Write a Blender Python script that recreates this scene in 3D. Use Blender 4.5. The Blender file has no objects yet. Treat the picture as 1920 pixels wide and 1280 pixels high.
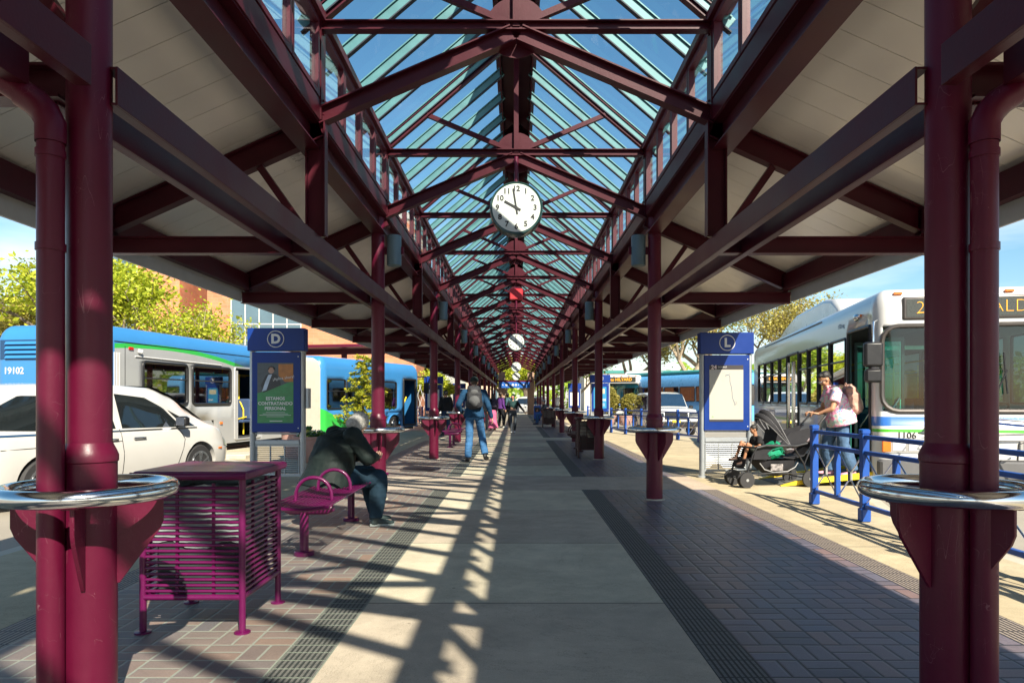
import bpy, math, random
from math import sin, cos, pi, radians, sqrt, atan2
from mathutils import Vector, Matrix, noise as mnoise
SC = bpy.context.scene
COL = SC.collection
RND = random.Random(7)

# ---------------------------------------------------------------- objects
def link(o, parent=None):
    COL.objects.link(o)
    if parent is not None: o.parent = parent
    return o
def tag(o, label=None, cat=None, group=None, kind=None):
    if label: o['label'] = label
    if cat: o['category'] = cat
    if group: o['group'] = group
    if kind: o['kind'] = kind
    return o
def thing(name, label, cat, loc=(0, 0, 0), rz=0.0, group=None):
    o = bpy.data.objects.new(name, None)
    o.empty_display_size = 0.2
    o.location = loc; o.rotation_euler = (0, 0, rz)
    link(o); tag(o, label, cat, group)
    return o
def kids(o): return [c for c in bpy.data.objects if c.parent == o]
def copy_thing(src, loc, rz=0.0, label=None, group=None):
    r = src.copy(); COL.objects.link(r)
    r.location = loc; r.rotation_euler = (0, 0, rz)
    if label: r['label'] = label
    if group: r['group'] = group
    for ch in TREE.get(src.name, None) or kids(src):
        c = ch.copy(); COL.objects.link(c); c.parent = r
        for g in kids(ch):
            d = g.copy(); COL.objects.link(d); d.parent = c
    return r
TREE = {}
def V(*a): return Vector(a)

class MB:
    """collects faces, then becomes ONE mesh object"""
    def __init__(s): s.v = []; s.f = []; s.m = []; s.cur = 0
    def add(s, vs, fs):
        b = len(s.v); s.v.extend([tuple(p) for p in vs])
        for f in fs: s.f.append(tuple(b + i for i in f)); s.m.append(s.cur)
        return s
    def box(s, x0, x1, y0, y1, z0, z1):
        if x0 > x1: x0, x1 = x1, x0
        if y0 > y1: y0, y1 = y1, y0
        if z0 > z1: z0, z1 = z1, z0
        vs = [(x0,y0,z0),(x1,y0,z0),(x1,y1,z0),(x0,y1,z0),(x0,y0,z1),(x1,y0,z1),(x1,y1,z1),(x0,y1,z1)]
        return s.add(vs, [(0,3,2,1),(4,5,6,7),(0,1,5,4),(1,2,6,5),(2,3,7,6),(3,0,4,7)])
    def rbox(s, x0, x1, y0, y1, z0, z1, b):
        """box with chamfered edges"""
        if x0 > x1: x0, x1 = x1, x0
        if y0 > y1: y0, y1 = y1, y0
        if z0 > z1: z0, z1 = z1, z0
        def ring(i, z):
            a, c, d, e = x0+i, x1-i, y0+i, y1-i
            return [(a+b,d,z),(c-b,d,z),(c,d+b,z),(c,e-b,z),(c-b,e,z),(a+b,e,z),(a,e-b,z),(a,d+b,z)]
        rs = [ring(b, z0), ring(0, z0+b), ring(0, z1-b), ring(b, z1)]
        vs = sum(rs, []); fs = [tuple(range(7, -1, -1)), tuple(range(24, 32))]
        for k in range(3):
            for i in range(8): j = (i+1) % 8; fs.append((k*8+i, k*8+j, k*8+8+j, k*8+8+i))
        return s.add(vs, fs)
    def beam(s, a, b, w, h, up=(0, 0, 1)):
        a = Vector(a); b = Vector(b); d = (b-a).normalized(); up = Vector(up)
        side = d.cross(up)
        if side.length < 1e-4: side = d.cross(Vector((1, 0, 0)))
        side.normalize(); u = side.cross(d)
        vs = [p + side*(sx*w/2) + u*(sz*h/2) for p in (a, b) for sx, sz in ((-1,-1),(1,-1),(1,1),(-1,1))]
        return s.add(vs, [(0,1,2,3),(7,6,5,4),(0,4,5,1),(1,5,6,2),(2,6,7,3),(3,7,4,0)])
    def ibeam(s, a, b, w, h, t=0.012, up=(0, 0, 1)):
        """rolled I section between two points"""
        a = Vector(a); b = Vector(b); d = (b-a).normalized(); up = Vector(up)
        side = d.cross(up)
        if side.length < 1e-4: side = d.cross(Vector((1, 0, 0)))
        side.normalize(); u = side.cross(d)
        s.beam(a+u*(h/2-t/2), b+u*(h/2-t/2), w, t, u)
        s.beam(a-u*(h/2-t/2), b-u*(h/2-t/2), w, t, u)
        s.beam(a, b, t*0.8, h-2*t-0.001, u)
        return s
    def loft(s, pts, rad, seg=12, side=None, cap=True, closed=False):
        """tube through pts; rad = number, list of numbers or list of (rx, ry)"""
        P = [Vector(p) for p in pts]; n = len(P)
        if not isinstance(rad, (list, tuple)): rad = [rad]*n
        rings = []; prev = Vector(side) if side is not None else None
        for i in range(n):
            if closed: t = P[(i+1) % n] - P[i-1]
            else: t = P[min(i+1, n-1)] - P[max(i-1, 0)]
            if t.length < 1e-9: t = Vector((0, 0, 1))
            t.normalize()
            if prev is None:
                prev = t.cross(Vector((0, 0, 1)))
                if prev.length < 1e-3: prev = t.cross(Vector((0, 1, 0)))
            sd = prev - t*prev.dot(t)
            if sd.length < 1e-6: sd = t.orthogonal()
            sd.normalize()
            if side is None: prev = sd
            dp = t.cross(sd)
            r = rad[i]; rx, ry = r if isinstance(r, (tuple, list)) else (r, r)
            rings.append([P[i] + sd*(rx*cos(2*pi*k/seg)) + dp*(ry*sin(2*pi*k/seg)) for k in range(seg)])
        vs = sum(rings, []); fs = []
        m = n if closed else n-1
        for i in range(m):
            i2 = (i+1) % n
            for k in range(seg):
                k2 = (k+1) % seg
                fs.append((i*seg+k, i*seg+k2, i2*seg+k2, i2*seg+k))
        if cap and not closed:
            fs.append(tuple(range(seg-1, -1, -1))); fs.append(tuple((n-1)*seg+k for k in range(seg)))
        return s.add(vs, fs)
    def cyl(s, a, b, r0, r1=None, seg=16): return s.loft([a, b], [r0, r0 if r1 is None else r1], seg)
    def cap(s, a, b, r0, r1=None, seg=12):
        """capsule with round ends"""
        a = Vector(a); b = Vector(b); r1 = r0 if r1 is None else r1
        d = b-a; L = max(d.length, 1e-5); d = d/L
        pts = []; rd = []
        for t in (-0.98, -0.8, -0.45): pts.append(a + d*(t*r0)); rd.append(r0*sqrt(1-t*t))
        pts += [a, (a+b)/2, b]; rd += [r0, (r0+r1)/2, r1]
        for t in (0.45, 0.8, 0.98): pts.append(b + d*(t*r1)); rd.append(r1*sqrt(1-t*t))
        return s.loft(pts, rd, seg)
    def ell(s, c, r, rot=None, seg=16, rings=10):
        c = Vector(c); vs = []; fs = []
        R = rot if rot is not None else Matrix.Identity(3)
        for i in range(1, rings):
            a = pi*i/rings
            for k in range(seg):
                b = 2*pi*k/seg
                vs.append(c + R @ Vector((r[0]*sin(a)*cos(b), r[1]*sin(a)*sin(b), r[2]*cos(a))))
        vs.append(c + R @ Vector((0, 0, r[2]))); vs.append(c - R @ Vector((0, 0, r[2])))
        T = len(vs)-2; B = T+1
        for i in range(rings-2):
            for k in range(seg):
                k2 = (k+1) % seg; fs.append((i*seg+k, (i+1)*seg+k, (i+1)*seg+k2, i*seg+k2))
        for k in range(seg):
            k2 = (k+1) % seg
            fs.append((k, k2, T)); fs.append(((rings-2)*seg+k2, (rings-2)*seg+k, B))
        return s.add(vs, fs)
    def lathe(s, prof, c=(0, 0, 0), seg=24, axis='z'):
        """prof: list of (r, h) from bottom to top, closed off by tiny radii or caps"""
        c = Vector(c); vs = []; fs = []
        for r, h in prof:
            for k in range(seg):
                a = 2*pi*k/seg
                p = Vector((r*cos(a), r*sin(a), h))
                if axis == 'y': p = Vector((p.x, p.z, -p.y))
                if axis == 'x': p = Vector((p.z, p.y, -p.x))
                vs.append(c+p)
        n = len(prof)
        for i in range(n-1):
            for k in range(seg):
                k2 = (k+1) % seg; fs.append((i*seg+k, i*seg+k2, (i+1)*seg+k2, (i+1)*seg+k))
        fs.append(tuple(range(seg-1, -1, -1))); fs.append(tuple((n-1)*seg+k for k in range(seg)))
        return s.add(vs, fs)
    def prism(s, poly, fn, d0, d1):
        """poly of (a,b); fn(a,b,d) -> point"""
        n = len(poly)
        vs = [fn(a, b, d0) for a, b in poly] + [fn(a, b, d1) for a, b in poly]
        fs = [tuple(range(n-1, -1, -1)), tuple(range(n, 2*n))]
        for i in range(n): j = (i+1) % n; fs.append((i, j, n+j, n+i))
        return s.add(vs, fs)
    def torus(s, c, R, r, seg=48, sub=12, axis='z', a0=0, a1=2*pi):
        c = Vector(c); full = abs(a1-a0-2*pi) < 1e-6
        n = seg if full else seg+1; pts = []
        for i in range(n):
            a = a0 + (a1-a0)*i/seg
            p = Vector((R*cos(a), R*sin(a), 0))
            if axis == 'y': p = Vector((p.x, 0, p.y))
            if axis == 'x': p = Vector((0, p.x, p.y))
            pts.append(c+p)
        return s.loft(pts, r, sub, closed=full)
    def build(s, name, mat, parent=None, smooth=35, bevel=0, loc=None, fix=False):
        me = bpy.data.meshes.new(name)
        me.from_pydata([tuple(p) for p in s.v], [], s.f)
        mats = mat if isinstance(mat, (list, tuple)) else [mat]
        for m in mats: me.materials.append(m)
        if len(mats) > 1:
            for p, i in zip(me.polygons, s.m): p.material_index = i
        if fix:
            import bmesh
            bm = bmesh.new(); bm.from_mesh(me); bmesh.ops.remove_doubles(bm, verts=bm.verts, dist=1e-5)
            bmesh.ops.recalc_face_normals(bm, faces=bm.faces); bm.to_mesh(me); bm.free()
        if smooth: shade(me, smooth)
        o = bpy.data.objects.new(name, me)
        if loc is not None: o.location = loc
        link(o, parent)
        if bevel:
            b = o.modifiers.new('bevel', 'BEVEL'); b.width = bevel; b.segments = 2; b.limit_method = 'ANGLE'; b.angle_limit = radians(40)
        return o

def shade(me, ang=35):
    for p in me.polygons: p.use_smooth = True
    try: me.set_sharp_from_angle(angle=radians(ang))
    except Exception: pass

def evaluated(o):
    dg = bpy.context.evaluated_depsgraph_get(); dg.update()
    me = bpy.data.meshes.new_from_object(o.evaluated_get(dg), depsgraph=dg)
    return me
def remeshed(mb, voxel, smooth=3, amp=0.0, freq=8.0, fac=0.6):
    """voxel-fuse the overlapping shapes of mb into one skin"""
    me = bpy.data.meshes.new('t'); me.from_pydata([tuple(p) for p in mb.v], [], mb.f)
    o = bpy.data.objects.new('t', me); COL.objects.link(o)
    r = o.modifiers.new('r', 'REMESH'); r.mode = 'VOXEL'; r.voxel_size = voxel
    if smooth:
        s = o.modifiers.new('s', 'SMOOTH'); s.factor = fac; s.iterations = smooth
    out = evaluated(o)
    bpy.data.objects.remove(o); bpy.data.meshes.remove(me)
    if amp:
        out.update(); ns = [v.normal.copy() for v in out.vertices]
        for v, n in zip(out.vertices, ns):
            p = v.co*freq
            k = mnoise.noise(p) + 0.5*mnoise.noise(p*2.3+Vector((5, 1, 2)))
            k2 = 1-abs(mnoise.noise(Vector((p.x*.6, p.y*.6, p.z*1.6))+Vector((9, 9, 9))))*2
            v.co += n*(amp*(0.6*k+0.5*k2))
    return out
def mesh_obj(name, me, mat, parent=None, ang=60):
    me.name = name
    me.materials.clear(); me.materials.append(mat)
    shade(me, ang)
    return link(bpy.data.objects.new(name, me), parent)

def text(name, body, mat, parent, loc, size, rot=(pi/2, 0, 0), depth=0.002, align='CENTER', bold=0.0, xs=1.0, mirror=False):
    cu = bpy.data.curves.new(name, 'FONT'); cu.body = body; cu.size = size; cu.extrude = depth
    cu.align_x = align; cu.align_y = 'CENTER'; cu.offset = bold; cu.resolution_u = 3
    o = bpy.data.objects.new(name, cu); COL.objects.link(o)
    me = evaluated(o); bpy.data.objects.remove(o); bpy.data.curves.remove(cu)
    me.materials.clear(); me.materials.append(mat)
    if xs != 1.0:
        for v in me.vertices: v.co.x *= xs
    o = bpy.data.objects.new(name, me); o.location = loc; o.rotation_euler = rot
    return link(o, parent)

# ---------------------------------------------------------------- materials
def new_mat(name):
    m = bpy.data.materials.new(name); m.use_nodes = True
    nt = m.node_tree; nt.nodes.clear()
    return m, nt
def N(nt, t, **k):
    n = nt.nodes.new(t)
    for a, b in k.items():
        if a.startswith('i_'):
            key = a[2:]; key = int(key) if key.isdigit() else key.replace('_', ' ')
            n.inputs[key].default_value = b
        else: setattr(n, a, b)
    return n
def L(nt, a, b): nt.links.new(a, b)
def c4(c): return (c[0], c[1], c[2], 1.0)
def math_n(nt, op, a, b=None, c=None):
    n = nt.nodes.new('ShaderNodeMath'); n.operation = op
    for i, x in enumerate((a, b, c)):
        if x is None: continue
        if isinstance(x, (int, float)): n.inputs[i].default_value = x
        else: nt.links.new(x, n.inputs[i])
    return n.outputs[0]
def mixc(nt, f, a, b):
    n = nt.nodes.new('ShaderNodeMix'); n.data_type = 'RGBA'
    for i, x in ((0, f), (6, a), (7, b)):
        if isinstance(x, (int, float)): n.inputs[i].default_value = x
        elif isinstance(x, tuple): n.inputs[i].default_value = c4(x)
        else: nt.links.new(x, n.inputs[i])
    return n.outputs[2]
def surf(name, col, rough=0.5, metal=0.0, var=0.12, scale=6.0, bump=0.0, bscale=60.0, spec=0.5, coat=0.0,
         dirt=None, dirt_amt=0.0, sheen=0.0, emit=None, estr=0.0, stretch=(1, 1, 1)):
    m, nt = new_mat(name)
    out = N(nt, 'ShaderNodeOutputMaterial'); b = N(nt, 'ShaderNodeBsdfPrincipled'); L(nt, b.outputs[0], out.inputs[0])
    tc = N(nt, 'ShaderNodeTexCoord'); mp = N(nt, 'ShaderNodeMapping'); L(nt, tc.outputs['Object'], mp.inputs[0])
    mp.inputs['Scale'].default_value = stretch
    n1 = N(nt, 'ShaderNodeTexNoise', i_Scale=scale, i_Detail=6.0, i_Roughness=0.6); L(nt, mp.outputs[0], n1.inputs[0])
    lo = tuple(max(0, c*(1-var)) for c in col); hi = tuple(min(1, c*(1+var)) for c in col)
    cr = math_n(nt, 'MULTIPLY_ADD', n1.outputs[0], 2.2, -0.6); cl = N(nt, 'ShaderNodeClamp'); L(nt, cr, cl.inputs[0])
    colr = mixc(nt, cl.outputs[0], lo, hi)
    if dirt is not None:
        n2 = N(nt, 'ShaderNodeTexNoise', i_Scale=scale*2.7, i_Detail=8.0, i_Roughness=0.75); L(nt, mp.outputs[0], n2.inputs[0])
        f = math_n(nt, 'SUBTRACT', n2.outputs[0], 0.60-0.1*dirt_amt); f = math_n(nt, 'MULTIPLY', f, 9.0*dirt_amt)
        cl2 = N(nt, 'ShaderNodeClamp'); L(nt, f, cl2.inputs[0]); f2 = math_n(nt, 'MULTIPLY', cl2.outputs[0], min(1, dirt_amt))
        colr = mixc(nt, f2, colr, dirt)
    L(nt, colr, b.inputs['Base Color'])
    rr = math_n(nt, 'MULTIPLY_ADD', n1.outputs[0], 0.25, rough-0.125); L(nt, rr, b.inputs['Roughness'])
    b.inputs['Metallic'].default_value = metal; b.inputs['Specular IOR Level'].default_value = spec
    b.inputs['Coat Weight'].default_value = coat; b.inputs['Sheen Weight'].default_value = sheen
    if bump:
        n3 = N(nt, 'ShaderNodeTexNoise', i_Scale=bscale, i_Detail=4.0); L(nt, mp.outputs[0], n3.inputs[0])
        bp = N(nt, 'ShaderNodeBump', i_Strength=bump, i_Distance=0.01); L(nt, n3.outputs[0], bp.inputs['Height']); L(nt, bp.outputs[0], b.inputs['Normal'])
    if emit: b.inputs['Emission Color'].default_value = c4(emit); b.inputs['Emission Strength'].default_value = estr
    return m
def glass(name, tint, refl=1.0, rough=0.02, ior=1.5, opacity=0.0, ocol=(0.01, 0.012, 0.015)):
    """thin pane: tinted see-through plus mirror reflection by angle"""
    m, nt = new_mat(name)
    out = N(nt, 'ShaderNodeOutputMaterial')
    tr = N(nt, 'ShaderNodeBsdfTransparent', i_Color=c4(tint)); base = tr.outputs[0]
    if opacity > 0:
        df = N(nt, 'ShaderNodeBsdfDiffuse', i_Color=c4(ocol)); mx0 = N(nt, 'ShaderNodeMixShader', i_0=opacity)
        L(nt, tr.outputs[0], mx0.inputs[1]); L(nt, df.outputs[0], mx0.inputs[2]); base = mx0.outputs[0]
    gl = N(nt, 'ShaderNodeBsdfGlossy', i_Roughness=rough, i_Color=(1, 1, 1, 1))
    lw = N(nt, 'ShaderNodeLayerWeight', i_Blend=0.5)
    f5 = math_n(nt, 'POWER', lw.outputs['Facing'], 4.5)
    f = math_n(nt, 'MULTIPLY', math_n(nt, 'MULTIPLY_ADD', f5, 0.95, 0.05), refl); cl = N(nt, 'ShaderNodeClamp'); L(nt, f, cl.inputs[0])
    mx = N(nt, 'ShaderNodeMixShader'); L(nt, cl.outputs[0], mx.inputs[0]); L(nt, base, mx.inputs[1]); L(nt, gl.outputs[0], mx.inputs[2])
    L(nt, mx.outputs[0], out.inputs[0])
    return m
def leafmat(name, c1, c2, c3=None):
    m, nt = new_mat(name)
    out = N(nt, 'ShaderNodeOutputMaterial')
    g = N(nt, 'ShaderNodeNewGeometry')
    r = N(nt, 'ShaderNodeValToRGB'); L(nt, g.outputs['Random Per Island'], r.inputs[0])
    r.color_ramp.elements[0].color = c4(c1); r.color_ramp.elements[1].color = c4(c3 or c2)
    e = r.color_ramp.elements.new(0.5); e.color = c4(c2)
    d = N(nt, 'ShaderNodeBsdfPrincipled', i_Roughness=0.55); L(nt, r.outputs[0], d.inputs['Base Color'])
    t = N(nt, 'ShaderNodeBsdfTranslucent'); L(nt, r.outputs[0], t.inputs[0])
    mx = N(nt, 'ShaderNodeMixShader', i_0=0.4); L(nt, d.outputs[0], mx.inputs[1]); L(nt, t.outputs[0], mx.inputs[2]); L(nt, mx.outputs[0], out.inputs[0])
    return m

def brick_paver(name, cell, cols, grout, x0, rough=0.55):
    """basket-weave of 2:1 pavers, from object coordinates"""
    m, nt = new_mat(name)
    out = N(nt, 'ShaderNodeOutputMaterial'); b = N(nt, 'ShaderNodeBsdfPrincipled'); L(nt, b.outputs[0], out.inputs[0])
    tc = N(nt, 'ShaderNodeTexCoord'); sp = N(nt, 'ShaderNodeSeparateXYZ'); L(nt, tc.outputs['Object'], sp.inputs[0])
    wob = N(nt, 'ShaderNodeTexNoise', i_Scale=5.0, i_Detail=2.0); L(nt, tc.outputs['Object'], wob.inputs[0])
    w = math_n(nt, 'MULTIPLY_ADD', wob.outputs[0], 0.05, -0.025)
    u = math_n(nt, 'ADD', math_n(nt, 'DIVIDE', math_n(nt, 'SUBTRACT', sp.outputs[0], x0), cell), w)
    v = math_n(nt, 'ADD', math_n(nt, 'DIVIDE', sp.outputs[1], cell), w)
    cu = math_n(nt, 'FLOOR', u); cv = math_n(nt, 'FLOOR', v)
    fu = math_n(nt, 'SUBTRACT', u, cu); fv = math_n(nt, 'SUBTRACT', v, cv)
    par = math_n(nt, 'FLOORED_MODULO', math_n(nt, 'ADD', cu, cv), 2.0)
    par = math_n(nt, 'GREATER_THAN', par, 0.5)
    # coordinate across the pair
    a = math_n(nt, 'ADD', math_n(nt, 'MULTIPLY', fu, par), math_n(nt, 'MULTIPLY', fv, math_n(nt, 'SUBTRACT', 1.0, par)))
    half = math_n(nt, 'GREATER_THAN', a, 0.5)
    def edge(t):  # distance to nearest cell border
        return math_n(nt, 'MINIMUM', t, math_n(nt, 'SUBTRACT', 1.0, t))
    e = math_n(nt, 'MINIMUM', edge(fu), edge(fv))
    e = math_n(nt, 'MINIMUM', e, math_n(nt, 'ABSOLUTE', math_n(nt, 'SUBTRACT', a, 0.5)))
    idv = N(nt, 'ShaderNodeCombineXYZ'); L(nt, cu, idv.inputs[0]); L(nt, cv, idv.inputs[1]); L(nt, half, idv.inputs[2])
    wn = N(nt, 'ShaderNodeTexWhiteNoise'); wn.noise_dimensions = '3D'; L(nt, idv.outputs[0], wn.inputs['Vector'])
    rp = N(nt, 'ShaderNodeValToRGB'); L(nt, wn.outputs[0], rp.inputs[0]); rp.color_ramp.interpolation = 'LINEAR'
    rp.color_ramp.elements[0].color = c4(cols[0]); rp.color_ramp.elements[1].color = c4(cols[-1])
    for i, c in enumerate(cols[1:-1]):
        el = rp.color_ramp.elements.new((i+1)/(len(cols)-1)); el.color = c4(c)
    fn = N(nt, 'ShaderNodeTexNoise', i_Scale=90.0, i_Detail=5.0, i_Roughness=0.8); L(nt, tc.outputs['Object'], fn.inputs[0])
    bn = N(nt, 'ShaderNodeTexNoise', i_Scale=1.3, i_Detail=5.0, i_Roughness=0.7); L(nt, tc.outputs['Object'], bn.inputs[0])
    k = math_n(nt, 'MULTIPLY', math_n(nt, 'MULTIPLY_ADD', fn.outputs[0], 0.9, 0.55), math_n(nt, 'MULTIPLY_ADD', bn.outputs[0], 0.9, 0.55))
    sc = N(nt, 'ShaderNodeVectorMath', operation='SCALE'); L(nt, rp.outputs[0], sc.inputs[0]); L(nt, k, sc.inputs['Scale'])
    jw = math_n(nt, 'MULTIPLY_ADD', fn.outputs[0], 0.012, 0.017)
    ms = math_n(nt, 'SUBTRACT', e, jw); ms = math_n(nt, 'MULTIPLY', ms, 70.0); cl = N(nt, 'ShaderNodeClamp'); L(nt, ms, cl.inputs[0])
    colr = mixc(nt, cl.outputs[0], grout, sc.outputs[0]); L(nt, colr, b.inputs['Base Color'])
    b.inputs['Roughness'].default_value = rough
    h = math_n(nt, 'ADD', math_n(nt, 'MINIMUM', math_n(nt, 'MULTIPLY', e, 14.0), 1.0), math_n(nt, 'MULTIPLY', fn.outputs[0], 0.25))
    h = math_n(nt, 'ADD', h, math_n(nt, 'MULTIPLY', wn.outputs[0], 0.25))
    bp = N(nt, 'ShaderNodeBump', i_Strength=0.6, i_Distance=0.004); L(nt, h, bp.inputs['Height']); L(nt, bp.outputs[0], b.inputs['Normal'])
    return m
def grooved(name, base, groove, x0, pitch, blen, jcol=None, width=0.245):
    """ribbed drain-like pavers: grooves run along Y, a joint every blen"""
    m, nt = new_mat(name)
    out = N(nt, 'ShaderNodeOutputMaterial'); b = N(nt, 'ShaderNodeBsdfPrincipled', i_Roughness=0.6); L(nt, b.outputs[0], out.inputs[0])
    tc = N(nt, 'ShaderNodeTexCoord'); sp = N(nt, 'ShaderNodeSeparateXYZ'); L(nt, tc.outputs['Object'], sp.inputs[0])
    fu = math_n(nt, 'FRACT', math_n(nt, 'DIVIDE', math_n(nt, 'SUBTRACT', sp.outputs[0], x0), pitch))
    fv = math_n(nt, 'FRACT', math_n(nt, 'DIVIDE', sp.outputs[1], blen))
    fs = math_n(nt, 'FRACT', math_n(nt, 'DIVIDE', sp.outputs[1], blen/4))
    e = math_n(nt, 'SUBTRACT', 0.5, math_n(nt, 'ABSOLUTE', math_n(nt, 'SUBTRACT', fu, 0.5)))
    g1 = N(nt, 'ShaderNodeClamp'); L(nt, math_n(nt, 'MULTIPLY', math_n(nt, 'SUBTRACT', e, 0.17), 12.0), g1.inputs[0])
    g2 = math_n(nt, 'GREATER_THAN', fv, 0.05); g3 = math_n(nt, 'GREATER_THAN', fs, 0.09)
    g3 = math_n(nt, 'MULTIPLY_ADD', g3, 0.5, 0.5)
    f = math_n(nt, 'MULTIPLY', math_n(nt, 'MULTIPLY', g1.outputs[0], g2), g3)
    fn = N(nt, 'ShaderNodeTexNoise', i_Scale=40.0, i_Detail=5.0, i_Roughness=0.8); L(nt, tc.outputs['Object'], fn.inputs[0])
    ff = math_n(nt, 'MULTIPLY', f, math_n(nt, 'MULTIPLY_ADD', fn.outputs[0], 1.0, 0.5)); cl = N(nt, 'ShaderNodeClamp'); L(nt, ff, cl.inputs[0])
    colr = mixc(nt, cl.outputs[0], groove, base)
    if jcol:
        ej = math_n(nt, 'ABSOLUTE', math_n(nt, 'SUBTRACT', math_n(nt, 'FRACT', math_n(nt, 'DIVIDE', sp.outputs[1], blen/2)), 0.5))
        j1 = math_n(nt, 'GREATER_THAN', ej, 0.445)
        ed = math_n(nt, 'ABSOLUTE', math_n(nt, 'SUBTRACT', math_n(nt, 'DIVIDE', math_n(nt, 'SUBTRACT', sp.outputs[0], x0), width), 0.5)); j2 = math_n(nt, 'GREATER_THAN', ed, 0.465)
        colr = mixc(nt, math_n(nt, 'MULTIPLY', math_n(nt, 'MAXIMUM', j1, j2), math_n(nt, 'MULTIPLY_ADD', fn.outputs[0], 1.2, 0.1)), colr, jcol)
    L(nt, colr, b.inputs['Base Color'])
    bp = N(nt, 'ShaderNodeBump', i_Strength=1.0, i_Distance=0.006); L(nt, f, bp.inputs['Height']); L(nt, bp.outputs[0], b.inputs['Normal'])
    return m
def slabs(name, a, c, y0, pitch, joint, rough=0.8):
    """broom-finished concrete squares that differ a little in tone"""
    m, nt = new_mat(name)
    out = N(nt, 'ShaderNodeOutputMaterial'); b = N(nt, 'ShaderNodeBsdfPrincipled', i_Roughness=rough); L(nt, b.outputs[0], out.inputs[0])
    b.inputs['Specular IOR Level'].default_value = 0.35
    tc = N(nt, 'ShaderNodeTexCoord'); sp = N(nt, 'ShaderNodeSeparateXYZ'); L(nt, tc.outputs['Object'], sp.inputs[0])
    v = math_n(nt, 'DIVIDE', math_n(nt, 'SUBTRACT', sp.outputs[1], y0), pitch); cv = math_n(nt, 'FLOOR', v); fv = math_n(nt, 'SUBTRACT', v, cv)
    par = math_n(nt, 'FLOORED_MODULO', cv, 2.0)
    wn = N(nt, 'ShaderNodeTexWhiteNoise'); wn.noise_dimensions = '1D'; L(nt, cv, wn.inputs['W'])
    n1 = N(nt, 'ShaderNodeTexNoise', i_Scale=2.2, i_Detail=8.0, i_Roughness=0.7); L(nt, tc.outputs['Object'], n1.inputs[0])
    n2 = N(nt, 'ShaderNodeTexNoise', i_Scale=120.0, i_Detail=3.0, i_Roughness=0.8); L(nt, tc.outputs['Object'], n2.inputs[0])
    f = math_n(nt, 'ADD', math_n(nt, 'MULTIPLY', par, 0.55), math_n(nt, 'MULTIPLY', wn.outputs[0], 0.35)); fc = N(nt, 'ShaderNodeClamp'); L(nt, f, fc.inputs[0])
    col = mixc(nt, fc.outputs[0], a, c)
    k = math_n(nt, 'MULTIPLY', math_n(nt, 'MULTIPLY_ADD', n1.outputs[0], 0.9, 0.55), math_n(nt, 'MULTIPLY_ADD', n2.outputs[0], 0.7, 0.65))
    # gum spots and small stains
    vo = N(nt, 'ShaderNodeTexVoronoi', i_Scale=3.1); L(nt, tc.outputs['Object'], vo.inputs['Vector'])
    spot = math_n(nt, 'LESS_THAN', vo.outputs['Distance'], math_n(nt, 'MULTIPLY_ADD', n1.outputs[0], 0.16, -0.045))
    k = math_n(nt, 'MULTIPLY', k, math_n(nt, 'MULTIPLY_ADD', spot, -0.4, 1.0))
    n4 = N(nt, 'ShaderNodeTexNoise', i_Scale=0.8, i_Detail=9.0, i_Roughness=0.75, i_Distortion=0.6); L(nt, tc.outputs['Object'], n4.inputs[0])
    k = math_n(nt, 'MULTIPLY', k, math_n(nt, 'MULTIPLY_ADD', n4.outputs[0], 0.8, 0.6))
    cr_ = math_n(nt, 'ABSOLUTE', math_n(nt, 'SUBTRACT', n4.outputs[0], 0.5)); cr_ = math_n(nt, 'LESS_THAN', cr_, 0.0018); k = math_n(nt, 'MULTIPLY', k, math_n(nt, 'MULTIPLY_ADD', cr_, -0.35, 1.0))
    sc = N(nt, 'ShaderNodeVectorMath', operation='SCALE'); L(nt, col, sc.inputs[0]); L(nt, k, sc.inputs['Scale'])
    e = math_n(nt, 'MINIMUM', fv, math_n(nt, 'SUBTRACT', 1.0, fv)); j = math_n(nt, 'GREATER_THAN', e, 0.0035)
    L(nt, mixc(nt, j, joint, sc.outputs[0]), b.inputs['Base Color'])
    br = N(nt, 'ShaderNodeMapping'); L(nt, tc.outputs['Object'], br.inputs[0]); br.inputs['Scale'].default_value = (140, 5, 1)
    n3 = N(nt, 'ShaderNodeTexNoise', i_Scale=1.0, i_Detail=2.0); L(nt, br.outputs[0], n3.inputs[0])
    h = math_n(nt, 'ADD', math_n(nt, 'MULTIPLY', n3.outputs[0], 0.5), math_n(nt, 'MULTIPLY', j, 2.0))
    bp = N(nt, 'ShaderNodeBump', i_Strength=0.5, i_Distance=0.004); L(nt, h, bp.inputs['Height']); L(nt, bp.outputs[0], b.inputs['Normal'])
    return m

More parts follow.
